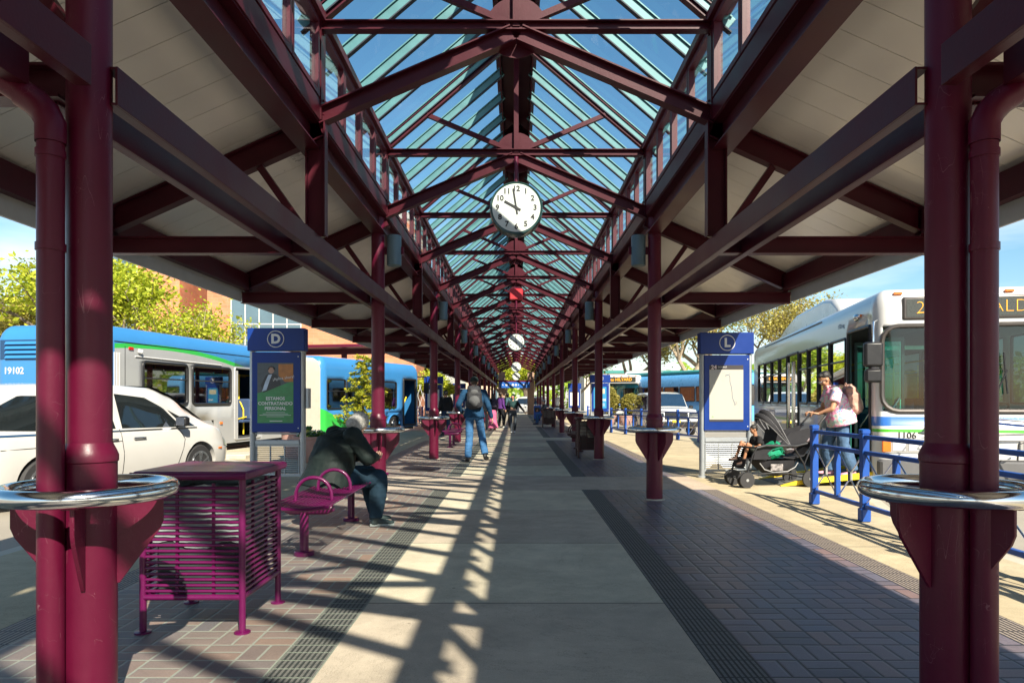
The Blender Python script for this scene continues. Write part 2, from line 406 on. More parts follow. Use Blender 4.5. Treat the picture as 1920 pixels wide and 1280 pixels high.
def scuffed(name, col):
    '''old gloss paint: cloudy, with fine pale scratches, chips and grime'''
    m, nt = new_mat(name)
    out = N(nt, 'ShaderNodeOutputMaterial'); b = N(nt, 'ShaderNodeBsdfPrincipled'); L(nt, b.outputs[0], out.inputs[0]); b.inputs['Specular IOR Level'].default_value = 0.35
    tc = N(nt, 'ShaderNodeTexCoord')
    n1 = N(nt, 'ShaderNodeTexNoise', i_Scale=3.0, i_Detail=7.0, i_Roughness=0.65); L(nt, tc.outputs['Object'], n1.inputs[0])
    base = mixc(nt, n1.outputs[0], tuple(c*0.72 for c in col), tuple(c*1.28 for c in col))
    msk = None
    for rot, sc, th in (((0.3, 0.2, 0.4), (9, 9, 1.2), 0.020), ((1.1, -0.4, 0.9), (12, 2.0, 7), 0.016)):
        mp = N(nt, 'ShaderNodeMapping'); mp.inputs['Rotation'].default_value = rot; mp.inputs['Scale'].default_value = sc; L(nt, tc.outputs['Object'], mp.inputs[0])
        ns = N(nt, 'ShaderNodeTexNoise', i_Scale=1.6, i_Detail=1.0); L(nt, mp.outputs[0], ns.inputs[0])
        d = math_n(nt, 'ABSOLUTE', math_n(nt, 'SUBTRACT', ns.outputs[0], 0.5)); k = math_n(nt, 'LESS_THAN', d, th*0.10)
        brk = N(nt, 'ShaderNodeTexNoise', i_Scale=7.0, i_Detail=2.0); L(nt, tc.outputs['Object'], brk.inputs[0]); k = math_n(nt, 'MULTIPLY', k, math_n(nt, 'GREATER_THAN', brk.outputs[0], 0.56))
        msk = k if msk is None else math_n(nt, 'MAXIMUM', msk, k)
    chips = N(nt, 'ShaderNodeTexNoise', i_Scale=34.0, i_Detail=4.0, i_Roughness=0.7); L(nt, tc.outputs['Object'], chips.inputs[0]); msk = math_n(nt, 'MAXIMUM', msk, math_n(nt, 'GREATER_THAN', chips.outputs[0], 0.735))
    base = mixc(nt, math_n(nt, 'MULTIPLY', msk, 0.38), base, (0.30, 0.15, 0.17))
    gr = N(nt, 'ShaderNodeTexNoise', i_Scale=6.0, i_Detail=8.0, i_Roughness=0.8); L(nt, tc.outputs['Object'], gr.inputs[0])
    gm = N(nt, 'ShaderNodeClamp'); L(nt, math_n(nt, 'MULTIPLY', math_n(nt, 'SUBTRACT', gr.outputs[0], 0.56), 5.0), gm.inputs[0])
    base = mixc(nt, math_n(nt, 'MULTIPLY', gm.outputs[0], 0.35), base, (0.04, 0.012, 0.016))
    L(nt, base, b.inputs['Base Color'])
    L(nt, math_n(nt, 'MULTIPLY_ADD', gr.outputs[0], 0.35, 0.22), b.inputs['Roughness'])
    bp = N(nt, 'ShaderNodeBump', i_Strength=0.07, i_Distance=0.01); n3 = N(nt, 'ShaderNodeTexNoise', i_Scale=70.0, i_Detail=4.0); L(nt, tc.outputs['Object'], n3.inputs[0]); L(nt, n3.outputs[0], bp.inputs['Height']); L(nt, bp.outputs[0], b.inputs['Normal'])
    return m
M = {}

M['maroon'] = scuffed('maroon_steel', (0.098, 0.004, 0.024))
M['canopysteel_shade'] = surf('canopy_steel_shaded', (0.062, 0.005, 0.013), 0.40, 0, 0.22, 2, 0.05, 70, 0.25, 0, (0.20, 0.07, 0.07), 0.2)  # same paint as the columns, darkened to put roof shade into the colour
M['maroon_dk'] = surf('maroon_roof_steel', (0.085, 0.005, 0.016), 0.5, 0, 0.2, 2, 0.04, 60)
M['purple'] = surf('purple_metal', (0.110, 0.004, 0.058), 0.33, 0, 0.15, 8, 0.04, 120, 0.4, 0.1, (0.4, 0.15, 0.25), 0.2)
M['bar'] = surf('weathered_aluminium', (0.08, 0.22, 0.235), 0.45, 0.1, 0.15, 5)
M['soffit'] = surf('soffit_panel', (0.88, 0.84, 0.78), 0.32, 0.25, 0.06, 1.2, 0.03, 8, 0.5)
M['roofmetal'] = surf('roof_metal', (0.35, 0.36, 0.36), 0.5, 0.5, 0.1, 2)
M['greyboard'] = surf('grey_fascia', (0.42, 0.44, 0.45), 0.5, 0.0, 0.1, 3)
M['gutter'] = surf('gutter', (0.36, 0.33, 0.27), 0.35, 0.6, 0.5, 14, 0.15, 40, 0.5, 0, (0.6, 0.6, 0.55), 0.5)
M['chrome'] = surf('polished_steel', (0.72, 0.73, 0.74), 0.13, 1.0, 0.05, 3, 0.02, 40)
M['black'] = surf('black_plastic', (0.012, 0.012, 0.014), 0.42, 0, 0.2, 10)
M['rubber'] = surf('tyre_rubber', (0.025, 0.025, 0.027), 0.75, 0, 0.2, 30, 0.1, 100)
M['alloy'] = surf('alloy_wheel', (0.45, 0.46, 0.48), 0.3, 0.9, 0.08, 10)
M['darkgap'] = surf('dark_gap', (0.006, 0.006, 0.007), 0.8, 0, 0.1, 5)
M['white'] = surf('white_paint', (0.56, 0.56, 0.55), 0.3, 0, 0.03, 3, coat=0.4)
M['dial'] = surf('clock_dial', (0.62, 0.65, 0.60), 0.5, 0, 0.02, 5)
M['ink'] = surf('black_ink', (0.01, 0.01, 0.012), 0.5)
M['navy'] = surf('navy_panel', (0.003, 0.030, 0.20), 0.4, 0, 0.08, 4, spec=0.3)
M['bluemetal'] = surf('blue_rail_paint', (0.014, 0.075, 0.34), 0.38, 0, 0.15, 6, 0.04, 80, 0.4, 0.0)
M['signgrey'] = surf('sign_frame_grey', (0.38, 0.41, 0.44), 0.4, 0.4, 0.08, 5)
M['sconce'] = surf('blue_grey_metal', (0.12, 0.19, 0.23), 0.45, 0.2, 0.1, 4)
M['redbox'] = surf('red_box', (0.45, 0.02, 0.03), 0.45, 0, 0.1, 4)
M['letter'] = surf('white_letter', (0.62, 0.62, 0.62), 0.5, 0, 0.02)
M['silver'] = surf('silver_panel', (0.48, 0.49, 0.50), 0.35, 0.5, 0.06, 2)
M['orange'] = surf('orange_lens', (0.75, 0.16, 0.01), 0.25, coat=0.5)
M['redlens'] = surf('red_lens', (0.55, 0.01, 0.01), 0.2, coat=0.6)
M['yellow'] = surf('yellow_paint', (0.75, 0.55, 0.02), 0.5, 0, 0.1, 8)
M['brickwall'] = None
M['roofglass'] = glass('roof_glass', (0.86, 0.905, 0.93), 0.3, 0.03)
M['clearglass'] = glass('window_glass', (0.95, 0.97, 0.98), 0.6, 0.02)
M['busglass'] = glass('bus_glass', (0.16, 0.19, 0.20), 3.4, 0.02)
M['windscreen'] = glass('windscreen_glass', (0.52, 0.88, 0.82), 1.2, 0.02)
M['carglass'] = glass('car_glass', (0.10, 0.14, 0.15), 2.6, 0.02, opacity=0.35)
M['litled'] = surf('amber_led', (0.9, 0.4, 0.02), 0.4, emit=(1.0, 0.42, 0.03), estr=0.3)
M['concrete'] = slabs('tan_concrete', (0.41, 0.345, 0.23), (0.46, 0.385, 0.255), 0, 3.08, (0.20, 0.17, 0.13))
M['kerb'] = surf('kerb_concrete', (0.45, 0.41, 0.33), 0.8, 0, 0.12, 4, 0.2, 60)
M['road'] = surf('road_concrete', (0.29, 0.26, 0.215), 0.85, 0, 0.16, 0.6, 0.2, 50, dirt=(0.12, 0.11, 0.10), dirt_amt=0.5)
M['walk'] = slabs('walkway_concrete', (0.44, 0.355, 0.28), (0.60, 0.53, 0.385), 4.45-1.87*9, 1.87, (0.07, 0.065, 0.055))
# ---------------------------------------------------------------- world, sun, camera
EYE = 1.31
cam = bpy.data.cameras.new('camera'); co = bpy.data.objects.new('camera', cam); link(co)
co.location = (0, 0, EYE); co.rotation_euler = (pi/2, 0, 0)
cam.sensor_width = 36.0; cam.lens = 36*1290/1920; cam.shift_x = -8/1920; cam.shift_y = 110/1920
cam.clip_end = 3000; cam.clip_start = 0.05
SC.camera = co
EL = math.atan2(1.0, 1.20); AZ = atan2(0.48, -1.10)
w = bpy.data.worlds.new("World"); SC.world = w; w.use_nodes = True
nt = w.node_tree; nt.nodes.clear()
wo = N(nt, 'ShaderNodeOutputWorld'); bg = N(nt, 'ShaderNodeBackground', i_Strength=0.085); L(nt, bg.outputs[0], wo.inputs[0])
sky = N(nt, 'ShaderNodeTexSky'); sky.sky_type = 'NISHITA'; sky.sun_disc = False
sky.sun_elevation = EL; sky.sun_rotation = AZ; sky.altitude = 100; sky.air_density = 1.0; sky.dust_density = 0.8; sky.ozone_density = 1.6
tc = N(nt, 'ShaderNodeTexCoord'); mp = N(nt, 'ShaderNodeMapping'); mp.inputs['Scale'].default_value = (1.2, 1.2, 6.0); L(nt, tc.outputs['Generated'], mp.inputs[0])
cn = N(nt, 'ShaderNodeTexNoise', i_Scale=2.2, i_Detail=7.0, i_Roughness=0.55); L(nt, mp.outputs[0], cn.inputs[0])
sz = N(nt, 'ShaderNodeSeparateXYZ'); L(nt, tc.outputs['Generated'], sz.inputs[0])
band = math_n(nt, 'SUBTRACT', 1.0, math_n(nt, 'MULTIPLY', math_n(nt, 'ABSOLUTE', math_n(nt, 'SUBTRACT', sz.outputs[2], 0.10)), 3.2)); bc = N(nt, 'ShaderNodeClamp'); L(nt, band, bc.inputs[0])
cf = math_n(nt, 'MULTIPLY', math_n(nt, 'SUBTRACT', cn.outputs[0], 0.42), 3.2); cc = N(nt, 'ShaderNodeClamp'); L(nt, cf, cc.inputs[0])
cm = math_n(nt, 'MULTIPLY', math_n(nt, 'MULTIPLY', cc.outputs[0], bc.outputs[0]), 0.75)
hs = N(nt, 'ShaderNodeHueSaturation', i_Saturation=1.2, i_Hue=0.485); L(nt, sky.outputs[0], hs.inputs['Color'])
L(nt, mixc(nt, cm, hs.outputs[0], (8.0, 8.2, 8.6)), bg.inputs[0])
sl = bpy.data.lights.new('sun', 'SUN'); sl.energy = 5.0; sl.angle = radians(0.55); sl.color = (1.0, 0.91, 0.74)
so = bpy.data.objects.new('sun', sl); link(so); so.location = (12, -25, 25)
so.rotation_euler = Vector((0.48, -1.10, 1.0)).to_track_quat('Z', 'Y').to_euler()
SC.view_settings.view_transform = 'Standard'; SC.view_settings.look = 'None'; SC.view_settings.exposure = 1.1
SC.view_settings.gamma = 1.0
SC.render.film_transparent = False
try:
    SC.cycles.use_denoising = True
    SC.cycles.max_bounces = 8; SC.cycles.transparent_max_bounces = 24
    SC.cycles.sample_clamp_indirect = 6.0
    SC.cycles.caustics_reflective = False; SC.cycles.caustics_refractive = False
except Exception: pass

# ---------------------------------------------------------------- ground
YB, YE = -12.0, 64.0
mb = MB(); mb.add([(-600, -200, -.15), (600, -200, -.15), (600, 900, -.15), (-600, 900, -.15)], [(0, 1, 2, 3)])
tag(mb.build('road', M['road']), kind='structure')
right_edge = [(4.2, YB), (4.2, 7.3), (5.12, 10.0), (7.25, 21.4), (4.35, 28.6), (4.2, 40.0), (6.4, 44.2), (4.2, 52.0), (4.2, YE)]
left_edge = [(-4.5, YB), (-4.5, 13.4), (-7.9, 16.6), (-6.75, 23.6), (-4.3, 30.4), (-4.3, 34.0), (-6.2, 38.0), (-4.3, 54.0), (-4.3, YE)]
def edge_x(ed, y):
    for (xa, ya), (xb, yb) in zip(ed[:-1], ed[1:]):
        if ya <= y <= yb: return xa + (xb-xa)*(y-ya)/(yb-ya)
    return ed[-1][0]
# platform slab body with its kerb face
poly = right_edge + left_edge[::-1]
mb = MB(); mb.prism(poly, lambda a, b, d: (a, b, d), -0.149, -0.004)
tag(mb.build('kerb', M['kerb'], smooth=0, bevel=0.012), kind='structure')
def inset(ed, d): return [(x-d if x > 0 else x+d, y) for x, y in ed]
def strip(name, xl, xr, y0, y1, z, mat):
    mb = MB(); mb.add([(xl, y0, z), (xr, y0, z), (xr, y1, z), (xl, y1, z)], [(0, 1, 2, 3)])
    return tag(mb.build(name, mat, smooth=0), kind='structure')
# outer concrete aprons follow the saw-tooth kerb
for sg, ed in ((1, right_edge), (-1, left_edge)):
    e2 = inset(ed, 0.16); mb = MB()
    pts = [(sg*2.95, y) for x, y in e2]
    fs = []; vs = [(a, b, 0.0) for a, b in e2] + [(a, b, 0.0) for a, b in pts]; n = len(e2)
    for i in range(n-1): fs.append((i, i+1, n+i+1, n+i) if sg < 0 else (n+i, n+i+1, i+1, i)[::-1])
    mb.add(vs, fs)
    o = mb.build('pavement', M['concrete'], smooth=0, fix=True)
    for p in o.data.polygons:
        if p.normal.z < 0: p.flip()
    tag(o, kind='structure')
strip('walkway', -0.955, 0.955, YB, YE, 0.0, M['walk'])
CELL = 0.2168
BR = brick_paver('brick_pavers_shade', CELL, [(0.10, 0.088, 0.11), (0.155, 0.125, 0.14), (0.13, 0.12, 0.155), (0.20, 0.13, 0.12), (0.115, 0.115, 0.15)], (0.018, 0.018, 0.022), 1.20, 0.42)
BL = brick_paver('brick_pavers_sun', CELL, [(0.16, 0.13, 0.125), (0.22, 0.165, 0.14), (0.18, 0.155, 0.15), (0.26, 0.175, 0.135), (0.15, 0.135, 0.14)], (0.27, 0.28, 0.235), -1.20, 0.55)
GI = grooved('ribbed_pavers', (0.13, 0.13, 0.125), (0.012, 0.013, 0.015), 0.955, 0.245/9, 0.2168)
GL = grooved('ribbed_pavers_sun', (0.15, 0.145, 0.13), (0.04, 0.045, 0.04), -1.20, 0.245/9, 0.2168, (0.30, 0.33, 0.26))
GO = grooved('ribbed_outer_pavers', (0.30, 0.25, 0.21), (0.035, 0.03, 0.03), 2.72, 0.23/8, 0.2168)
bands = [(10.10, 11.80), (22.42, 24.1), (34.7, 36.4), (47.0, 48.7), (59.3, 61.0), (-2.2, -0.55)]
bands.sort(); ys = []; y = YB
for a, b in bands: ys.append((y, a)); y = b
ys.append((y, YE))
PIPE_LINE = surf('pavement_border', (0.42, 0.40, 0.30), 0.7, 0, 0.2, 10)
for y0, y1 in ys:
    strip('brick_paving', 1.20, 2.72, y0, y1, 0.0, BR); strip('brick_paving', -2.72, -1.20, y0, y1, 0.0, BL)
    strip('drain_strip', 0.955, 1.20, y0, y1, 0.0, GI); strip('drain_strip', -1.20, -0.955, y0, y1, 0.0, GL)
    strip('drain_strip', 2.72, 2.95, y0, y1, 0.0, GO); strip('drain_strip', -2.95, -2.72, y0, y1, 0.0, GO)
for y0, y1 in bands:
    for sg in (-1, 1): strip('pavement', min(sg*0.955, sg*2.95), max(sg*0.955, sg*2.95), y0, y1, 0.0, M['walk'])
# yellow painted kerb line, road lines
mb = MB()
for (xa, ya), (xb, yb) in zip(right_edge[2:4], right_edge[3:5]): mb.beam((xa+0.0, ya, -0.006), (xb, yb, -0.006), 0.10, 0.006)
manh = MB(); manh.lathe([(0.33, 0.0), (0.33, 0.006), (0.30, 0.008), (0.0005, 0.008)], (-1.85, 12.9, 0.001), 40)
tag(manh.build('manhole_cover', surf('manhole_iron', (0.07, 0.06, 0.06), 0.6, 0.3, 0.2, 20, 0.5, 60)), 'dark round manhole cover flush in the brick paving left of the walkway', 'manhole cover')
# ---------------------------------------------------------------- canopy
Y1 = 2.95; BAY = 6.16; HB = BAY/2
C0 = -2; NB = 10                                # column index range
colY = [Y1 + BAY*i for i in range(C0, NB)]
hY = []; y = colY[0]
while y < colY[-1]+HB+0.1: hY.append(y); y += HB
YS, YF = colY[0]-0.9, colY[-1]+HB+0.3
E = EYE
canopy = thing('platform_canopy', 'long maroon steel canopy with glass gable roof and two pale-lined wings over the walkway', 'canopy', (0, 0, 0))
mr = M['canopysteel_shade']
# stringers: two channels each side
def channel(mb, xw, xo, ya, yb, z0, z1, t=0.011):
    """web at xw, flanges towards xo"""
    s = 1 if xo > xw else -1
    mb.box(xw, xw+s*t, ya, yb, z0, z1)
    mb.box(xw+s*(t+.0005), xo, ya, yb, z1-t, z1-0.0005); mb.box(xw+s*(t+.0005), xo, ya, yb, z0+0.0005, z0+t)
ZS0, ZS1 = E+1.265, E+1.43
segs = [(YS, 2.77)] + [(2.95, colY[3]-0.004)] + [(colY[i]+0.004, (colY[i+1]-0.004) if i+1 < len(colY) else YF) for i in range(3, len(colY))]
for sg in (-1, 1):
    for ya, yb in segs:
        mb = MB(); channel(mb, sg*1.71, sg*1.775, ya, yb, ZS0, ZS1); mb.build('stringer', mr, canopy, bevel=0.002)
        mb = MB(); channel(mb, sg*1.96, sg*2.025, ya, yb, ZS0-0.0, ZS1); mb.build('stringer', mr, canopy, bevel=0.002)
    # longitudinal beams
    for ya, yb in segs:
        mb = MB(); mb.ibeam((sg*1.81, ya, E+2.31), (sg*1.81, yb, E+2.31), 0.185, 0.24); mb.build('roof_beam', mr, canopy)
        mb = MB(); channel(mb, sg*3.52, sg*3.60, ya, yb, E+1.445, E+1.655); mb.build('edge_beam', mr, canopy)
# truss
zt = E+3.27
RS = 0.858
def rz_(x): return zt+0.10+RS*(1.71-abs(x))
def make_truss():
    t = MB()
    for s in (-1, 1):
        t.ibeam((s*1.76, 0, rz_(1.76)), (s*0.02, 0, rz_(0.02)), 0.075, 0.13, 0.011, (0, 0, 1))
    root = t.build('truss', mr, canopy)
    m = MB(); m.ibeam((-1.70, 0, zt), (1.70, 0, zt), 0.09, 0.085, 0.010); m.build('tie', mr, root)
    for s in (-1, 1):
        m = MB(); m.ibeam((s*1.74, 0.0, E+2.47), (s*0.03, 0.0, E+3.20), 0.11, 0.14, 0.012); m.build('bottom_chord', mr, root)
        m = MB(); m.beam((s*0.06, 0.012, zt+0.03), (s*1.18, 0.012, rz_(1.18)-0.05), 0.055, 0.055); m.build('strut', mr, root)
    m = MB(); m.lathe([(0.27, 0), (0.27, 0.012), (0.0005, 0.012)], (0, 0.050, zt+0.02), 32, 'y'); m.build('gusset', mr, root)
    m = MB(); m.beam((0, 0.03, zt), (0, 0.03, E+4.66), 0.06, 0.09, (0, 1, 0)); m.build('king_post', mr, root)
    for s in (-1, 1):
        m = MB()
        m.beam((s*1.745, 0, E+2.44), (s*1.745, 0, E+3.42), 0.10, 0.10, (0, 1, 0))
        # bolts on the post face
        for zz in (2.5, 2.62, 3.2, 3.34): m.cyl((s*1.693, -0.0, E+zz), (s*1.680, -0.0, E+zz), 0.011, seg=8)
        m.build('clerestory_post', mr, root)
    return root
tr0 = make_truss(); tr0.location.y = hY[0]
tk = kids(tr0)
for y in hY[1:]:
    c = tr0.copy(); COL.objects.link(c); c.location.y = y
    for k in tk: d = k.copy(); COL.objects.link(d); d.parent = c
# wing trusses and mid posts
def soff(x): return E+3.275-0.447*abs(x)
def make_wing(s, mid):
    r = MB()
    r.ibeam((s*1.72, 0, soff(1.72)-0.12), (s*3.60, 0, soff(3.60)-0.12), 0.10, 0.20, 0.012)
    root = r.build('wing_truss', mr, canopy)
    m = MB(); m.ibeam((s*(1.79 if mid else 1.93), 0, E+1.350), (s*3.63, 0, E+1.350), 0.11, 0.145, 0.012); m.build('bottom_chord', mr, root)
    m = MB(); m.beam((s*1.90, 0.0, E+1.55), (s*2.24, 0.0, soff(2.24)-0.24), 0.06, 0.07, (0, 1, 0)); m.build('strut', mr, root)
    m = MB(); m.beam((s*2.30, 0.0, soff(2.3)-0.24), (s*3.0, 0.0, E+1.43), 0.05, 0.05, (0, 1, 0)) if False else m.beam((s*3.55, 0, E+1.43), (s*3.55, 0, soff(3.55)-0.02), 0.06, 0.10, (0, 1, 0)); m.build('end_post', mr, root)
    if mid:
        m = MB()
        m.ibeam((s*1.75, 0, E+1.435), (s*1.75, 0, E+2.43), 0.10, 0.17, 0.012, (1, 0, 0)); m.build('mid_post', mr, root)
    return root
for s in (-1, 1):
    pro = {}
    for i, y in enumerate(hY):
        mid = i % 2 == 1
        if mid not in pro:
            o = make_wing(s, mid); o.location.y = y; pro[mid] = (o, kids(o))
        else:
            o, ks = pro[mid]; c = o.copy(); COL.objects.link(c); c.location.y = y
            for k in ks: d = k.copy(); COL.objects.link(d); d.parent = c
# wing roofs: soffit boards 0.305 m wide with a real gap, metal above
for s in (-1, 1):
    XO = 3.80
    m = MB(); y = YS
    while y < YF:
        y2 = min(y+0.305, YF)
        a, b = y+0.003, y2-0.003
        p = [(s*1.90, a, soff(1.90)), (s*XO, a, soff(XO)), (s*XO, b, soff(XO)), (s*1.90, b, soff(1.90))]
        q = [(x, yy, z+0.02) for x, yy, z in p]
        m.add(p+q, [(0, 1, 2, 3), (7, 6, 5, 4), (0, 4, 5, 1), (1, 5, 6, 2), (2, 6, 7, 3), (3, 7, 4, 0)])
        y = y2
    m.build('soffit', M['soffit'], canopy, smooth=0, fix=True)
    m = MB()
    p = [(s*1.86, YS, soff(1.86)+0.03), (s*3.9, YS, soff(3.9)+0.03), (s*3.9, YF, soff(3.9)+0.03), (s*1.86, YF, soff(1.86)+0.03)]
    q = [(x, yy, z+0.07) for x, yy, z in p]
    m.add(p+q, [(0, 1, 2, 3), (7, 6, 5, 4), (0, 4, 5, 1), (1, 5, 6, 2), (2, 6, 7, 3), (3, 7, 4, 0)])
    m.build('wing_roof', M['roofmetal'], canopy, smooth=0, fix=True)
    m = MB()
    for ya, yb in zip(hY[:-1], hY[1:]):
        m.box(s*3.615, s*3.64, ya+0.06, yb-0.06, E+1.295, E+1.50)
    m.build('fascia_board', M['greyboard'], canopy, smooth=0)
    m = MB(); prof = [(3.70, 1.53), (3.72, 1.42), (3.76, 1.395), (3.84, 1.395), (3.89, 1.43), (3.91, 1.53), (3.925, 1.53), (3.90, 1.425), (3.845, 1.383), (3.755, 1.383), (3.71, 1.412), (3.69, 1.53)]
    m.prism([(s*a, E+b) for a, b in prof], lambda a, b, d: (a, d, b), YS, YF)
    m.build('gutter', M['gutter'], canopy, fix=True)
    # clerestory: sill and header rails, windows, dark liner
    m = MB(); m.box(s*1.705, s*1.80, YS, YF, E+2.43, E+2.61); m.build('sill_rail', mr, canopy, bevel=0.004)
    m = MB(); m.box(s*1.66, s*1.79, YS, YF, E+3.30, E+3.38); m.box(s*1.7905, s*1.87, YS, YF, E+3.355, E+3.395); m.build('header_rail', M['maroon_dk'], canopy, bevel=0.004)
# clerestory windows
wcount = 0; rest = MB(); restp = MB(); proto = None
def win_shapes(f, p, s, y0, y1):
    z0, z1 = E+2.625, E+3.295; x0, x1 = s*1.70, s*1.76; t = 0.045
    f.box(x0, x1, y0, y0+t, z0, z1); f.box(x0, x1, y1-t, y1, z0, z1)
    f.box(x0, x1, y0+t, y1-t, z0, z0+t); f.box(x0, x1, y0+t, y1-t, z1-t, z1)
    p.box(s*1.728, s*1.733, y0+t, y1-t, z0+t, z1-t)
cells = []
for i in range(len(hY)-1):
    for k in range(4):
        ya = hY[i]+0.06+(HB-0.12)*k/4; yb = hY[i]+0.06+(HB-0.12)*(k+1)/4
        for s in (-1, 1): cells.append((ya, yb, s))
cells.sort(key=lambda c: (c[0] < 4.0, c[0]))
protos = {}
for ya, yb, s in cells:
    if wcount < 96 and ya > 4.0:
        if s not in protos:
            f = MB(); p = MB(); win_shapes(f, p, s, 0, yb-ya-0.012)
            fo = f.build('clerestory_window', M['maroon_dk'], canopy, smooth=0); po = p.build('pane', M['clearglass'], fo, smooth=0)
            protos[s] = (fo, po); fo.location.y = ya
        else:
            fo, po = protos[s]; c = fo.copy(); COL.objects.link(c); c.location.y = ya; d = po.copy(); COL.objects.link(d); d.parent = c
        wcount += 1
    else: win_shapes(rest, restp, s, ya, yb-0.012)
tag(rest.build('clerestory_frames', M['maroon_dk'], canopy, smooth=0), kind='stuff')
tag(restp.build('clerestory_panes', M['clearglass'], canopy, smooth=0), kind='stuff')
# gable glass
ridge_z = rz_(0.24)
for s in (-1, 1):
    for i in range(len(hY)-1):
        m = MB(); a, b = hY[i]+0.002, hY[i+1]-0.002
        z_e, z_r = rz_(1.86)+0.125, rz_(0.20)+0.125
        p = [(s*1.86, a, z_e), (s*0.20, a, z_r), (s*0.20, b, z_r), (s*1.86, b, z_e)]
        m.add(p, [(0, 1, 2, 3)])
        m.build('roof_glass', M['roofglass'], canopy, smooth=0, fix=True)
bars = []
for i in range(len(hY)-1):
    for k in range(4):
        for s in (-1, 1): bars.append((hY[i]+HB*(k+0.0)/4+ (0.0 if k else 0.0), s))
bars.sort(key=lambda c: (c[0] < 4.5, c[0]))
protos = {}; n = 0; rest = MB()
def bar_shape(m, s, y):
    up = Vector((s*RS, 0, 1)).normalized(); m.cur = 0
    m.beam((s*1.88, y, rz_(1.88)+0.055), (s*0.21, y, rz_(0.21)+0.055), 0.045, 0.115, up)
    m.beam((s*1.88, y, rz_(1.88)+0.112), (s*0.21, y, rz_(0.21)+0.112), 0.085, 0.012, up)
    m.cur = 1
    m.beam((s*1.88, y, rz_(1.88)-0.017), (s*0.21, y, rz_(0.21)-0.017), 0.062, 0.012, up)
BARM = [M['bar'], surf('bar_shade_strip', (0.012, 0.018, 0.035), 0.6)]  # second colour is a dark strip painting the shade under each bar
for y, s in bars:
    if n < 98 and y > 4.5:
        if s not in protos:
            m = MB(); bar_shape(m, s, 0); o = m.build('glazing_bar', BARM, canopy, smooth=0); protos[s] = o; o.location.y = y
        else: c = protos[s].copy(); COL.objects.link(c); c.location.y = y
        n += 1
    else: bar_shape(rest, s, y)
tag(rest.build('glazing_bars', BARM, canopy, smooth=0), kind='stuff')
m = MB(); m.box(-0.235, -0.215, YS, YF, E+4.65, E+5.02); m.box(0.215, 0.235, YS, YF, E+4.65, E+5.02); m.box(-0.214, 0.214, YS, YF, E+4.90, E+4.93)
m.box(-0.30, 0.30, YS, YF, E+5.03, E+5.06)
m.build('ridge_beam', mr, canopy, smooth=0)
m = MB(); m.ibeam((0, YS, E+4.72), (0, YF, E+4.72), 0.09, 0.16); m.build('ridge_rail', mr, canopy)
# ---------------------------------------------------------------- columns with leaning rails
mr = M['maroon']

def make_column():
    root = thing('canopy_column', 'x', 'column', (0, 0, 0))
    ht = E+2.42
    m = MB(); m.loft([(0, 0, 1.10), (0, 0, ht)], 0.087, 32); m.build('shaft', mr, root)
    m = MB(); m.lathe([(0.106, 0.0), (0.106, 1.045), (0.111, 1.05), (0.111, 1.075), (0.103, 1.095), (0.0890, 1.125), (0.0880, 1.13)], (0, 0, 0), 32)
    m.build('base_sleeve', mr, root)
    m = MB(); m.torus((0, 0, 0.925), 0.315, 0.036, 64, 16); m.build('leaning_rail', M['chrome'], root)
    for a in (20, 110, 200, 290):
        m = MB(); ca, sa = cos(radians(a)), sin(radians(a))
        pl = [(0.09, 0.52), (0.115, 0.52), (0.27, 0.74), (0.285, 0.78), (0.285, 0.885), (0.09, 0.885)]
        m.prism(pl, lambda r, z, d: (r*ca-d*sa, r*sa+d*ca, z), -0.008, 0.008)
        m.beam((0.10*ca, 0.10*sa, 0.893), (0.32*ca, 0.32*sa, 0.893), 0.06, 0.014)
        m.build('bracket', mr, root, bevel=0.002, fix=True)
    m = MB(); m.lathe([(0.135, 0), (0.13, 0.012), (0.11, 0.014)], (0, 0, 0.0), 28); m.build('grout_ring', M['kerb'], root)
    return root
ordl = ['nearest', 'second', 'third', 'fourth', 'fifth', 'sixth', 'seventh', 'eighth', 'ninth', 'tenth']
col0 = None
TREE = {}
for i in range(0, 10):
    for s in (-1, 1):
        side = 'left' if s < 0 else 'right'; sun_ = 'sun-dappled' if s < 0 else 'shaded'
        lab = f'{sun_} maroon round column with polished leaning ring, {ordl[i]} in the {side} row'
        if i == 9: lab = f'{sun_} maroon round column, farthest in the {side} row by the brick end wall'
        yy = Y1+BAY*i
        if col0 is None:
            col0 = make_column(); col0.location = (s*1.83, yy, 0); col0['label'] = lab; col0['group'] = 'round canopy columns'; TREE[col0.name] = kids(col0)
        else: copy_thing(col0, (s*1.83+(0.02 if i == 0 else 0), yy, 0), 0, lab, 'round canopy columns')
TREE = {}
# columns behind the viewer still carry the roof (plain part of the canopy)
m = MB()
for i in (-2, -1):
    for s in (-1, 1): m.loft([(s*1.83, Y1+BAY*i, 0), (s*1.83, Y1+BAY*i, E+2.42)], 0.095, 20)
m.build('rear_column', mr, canopy)
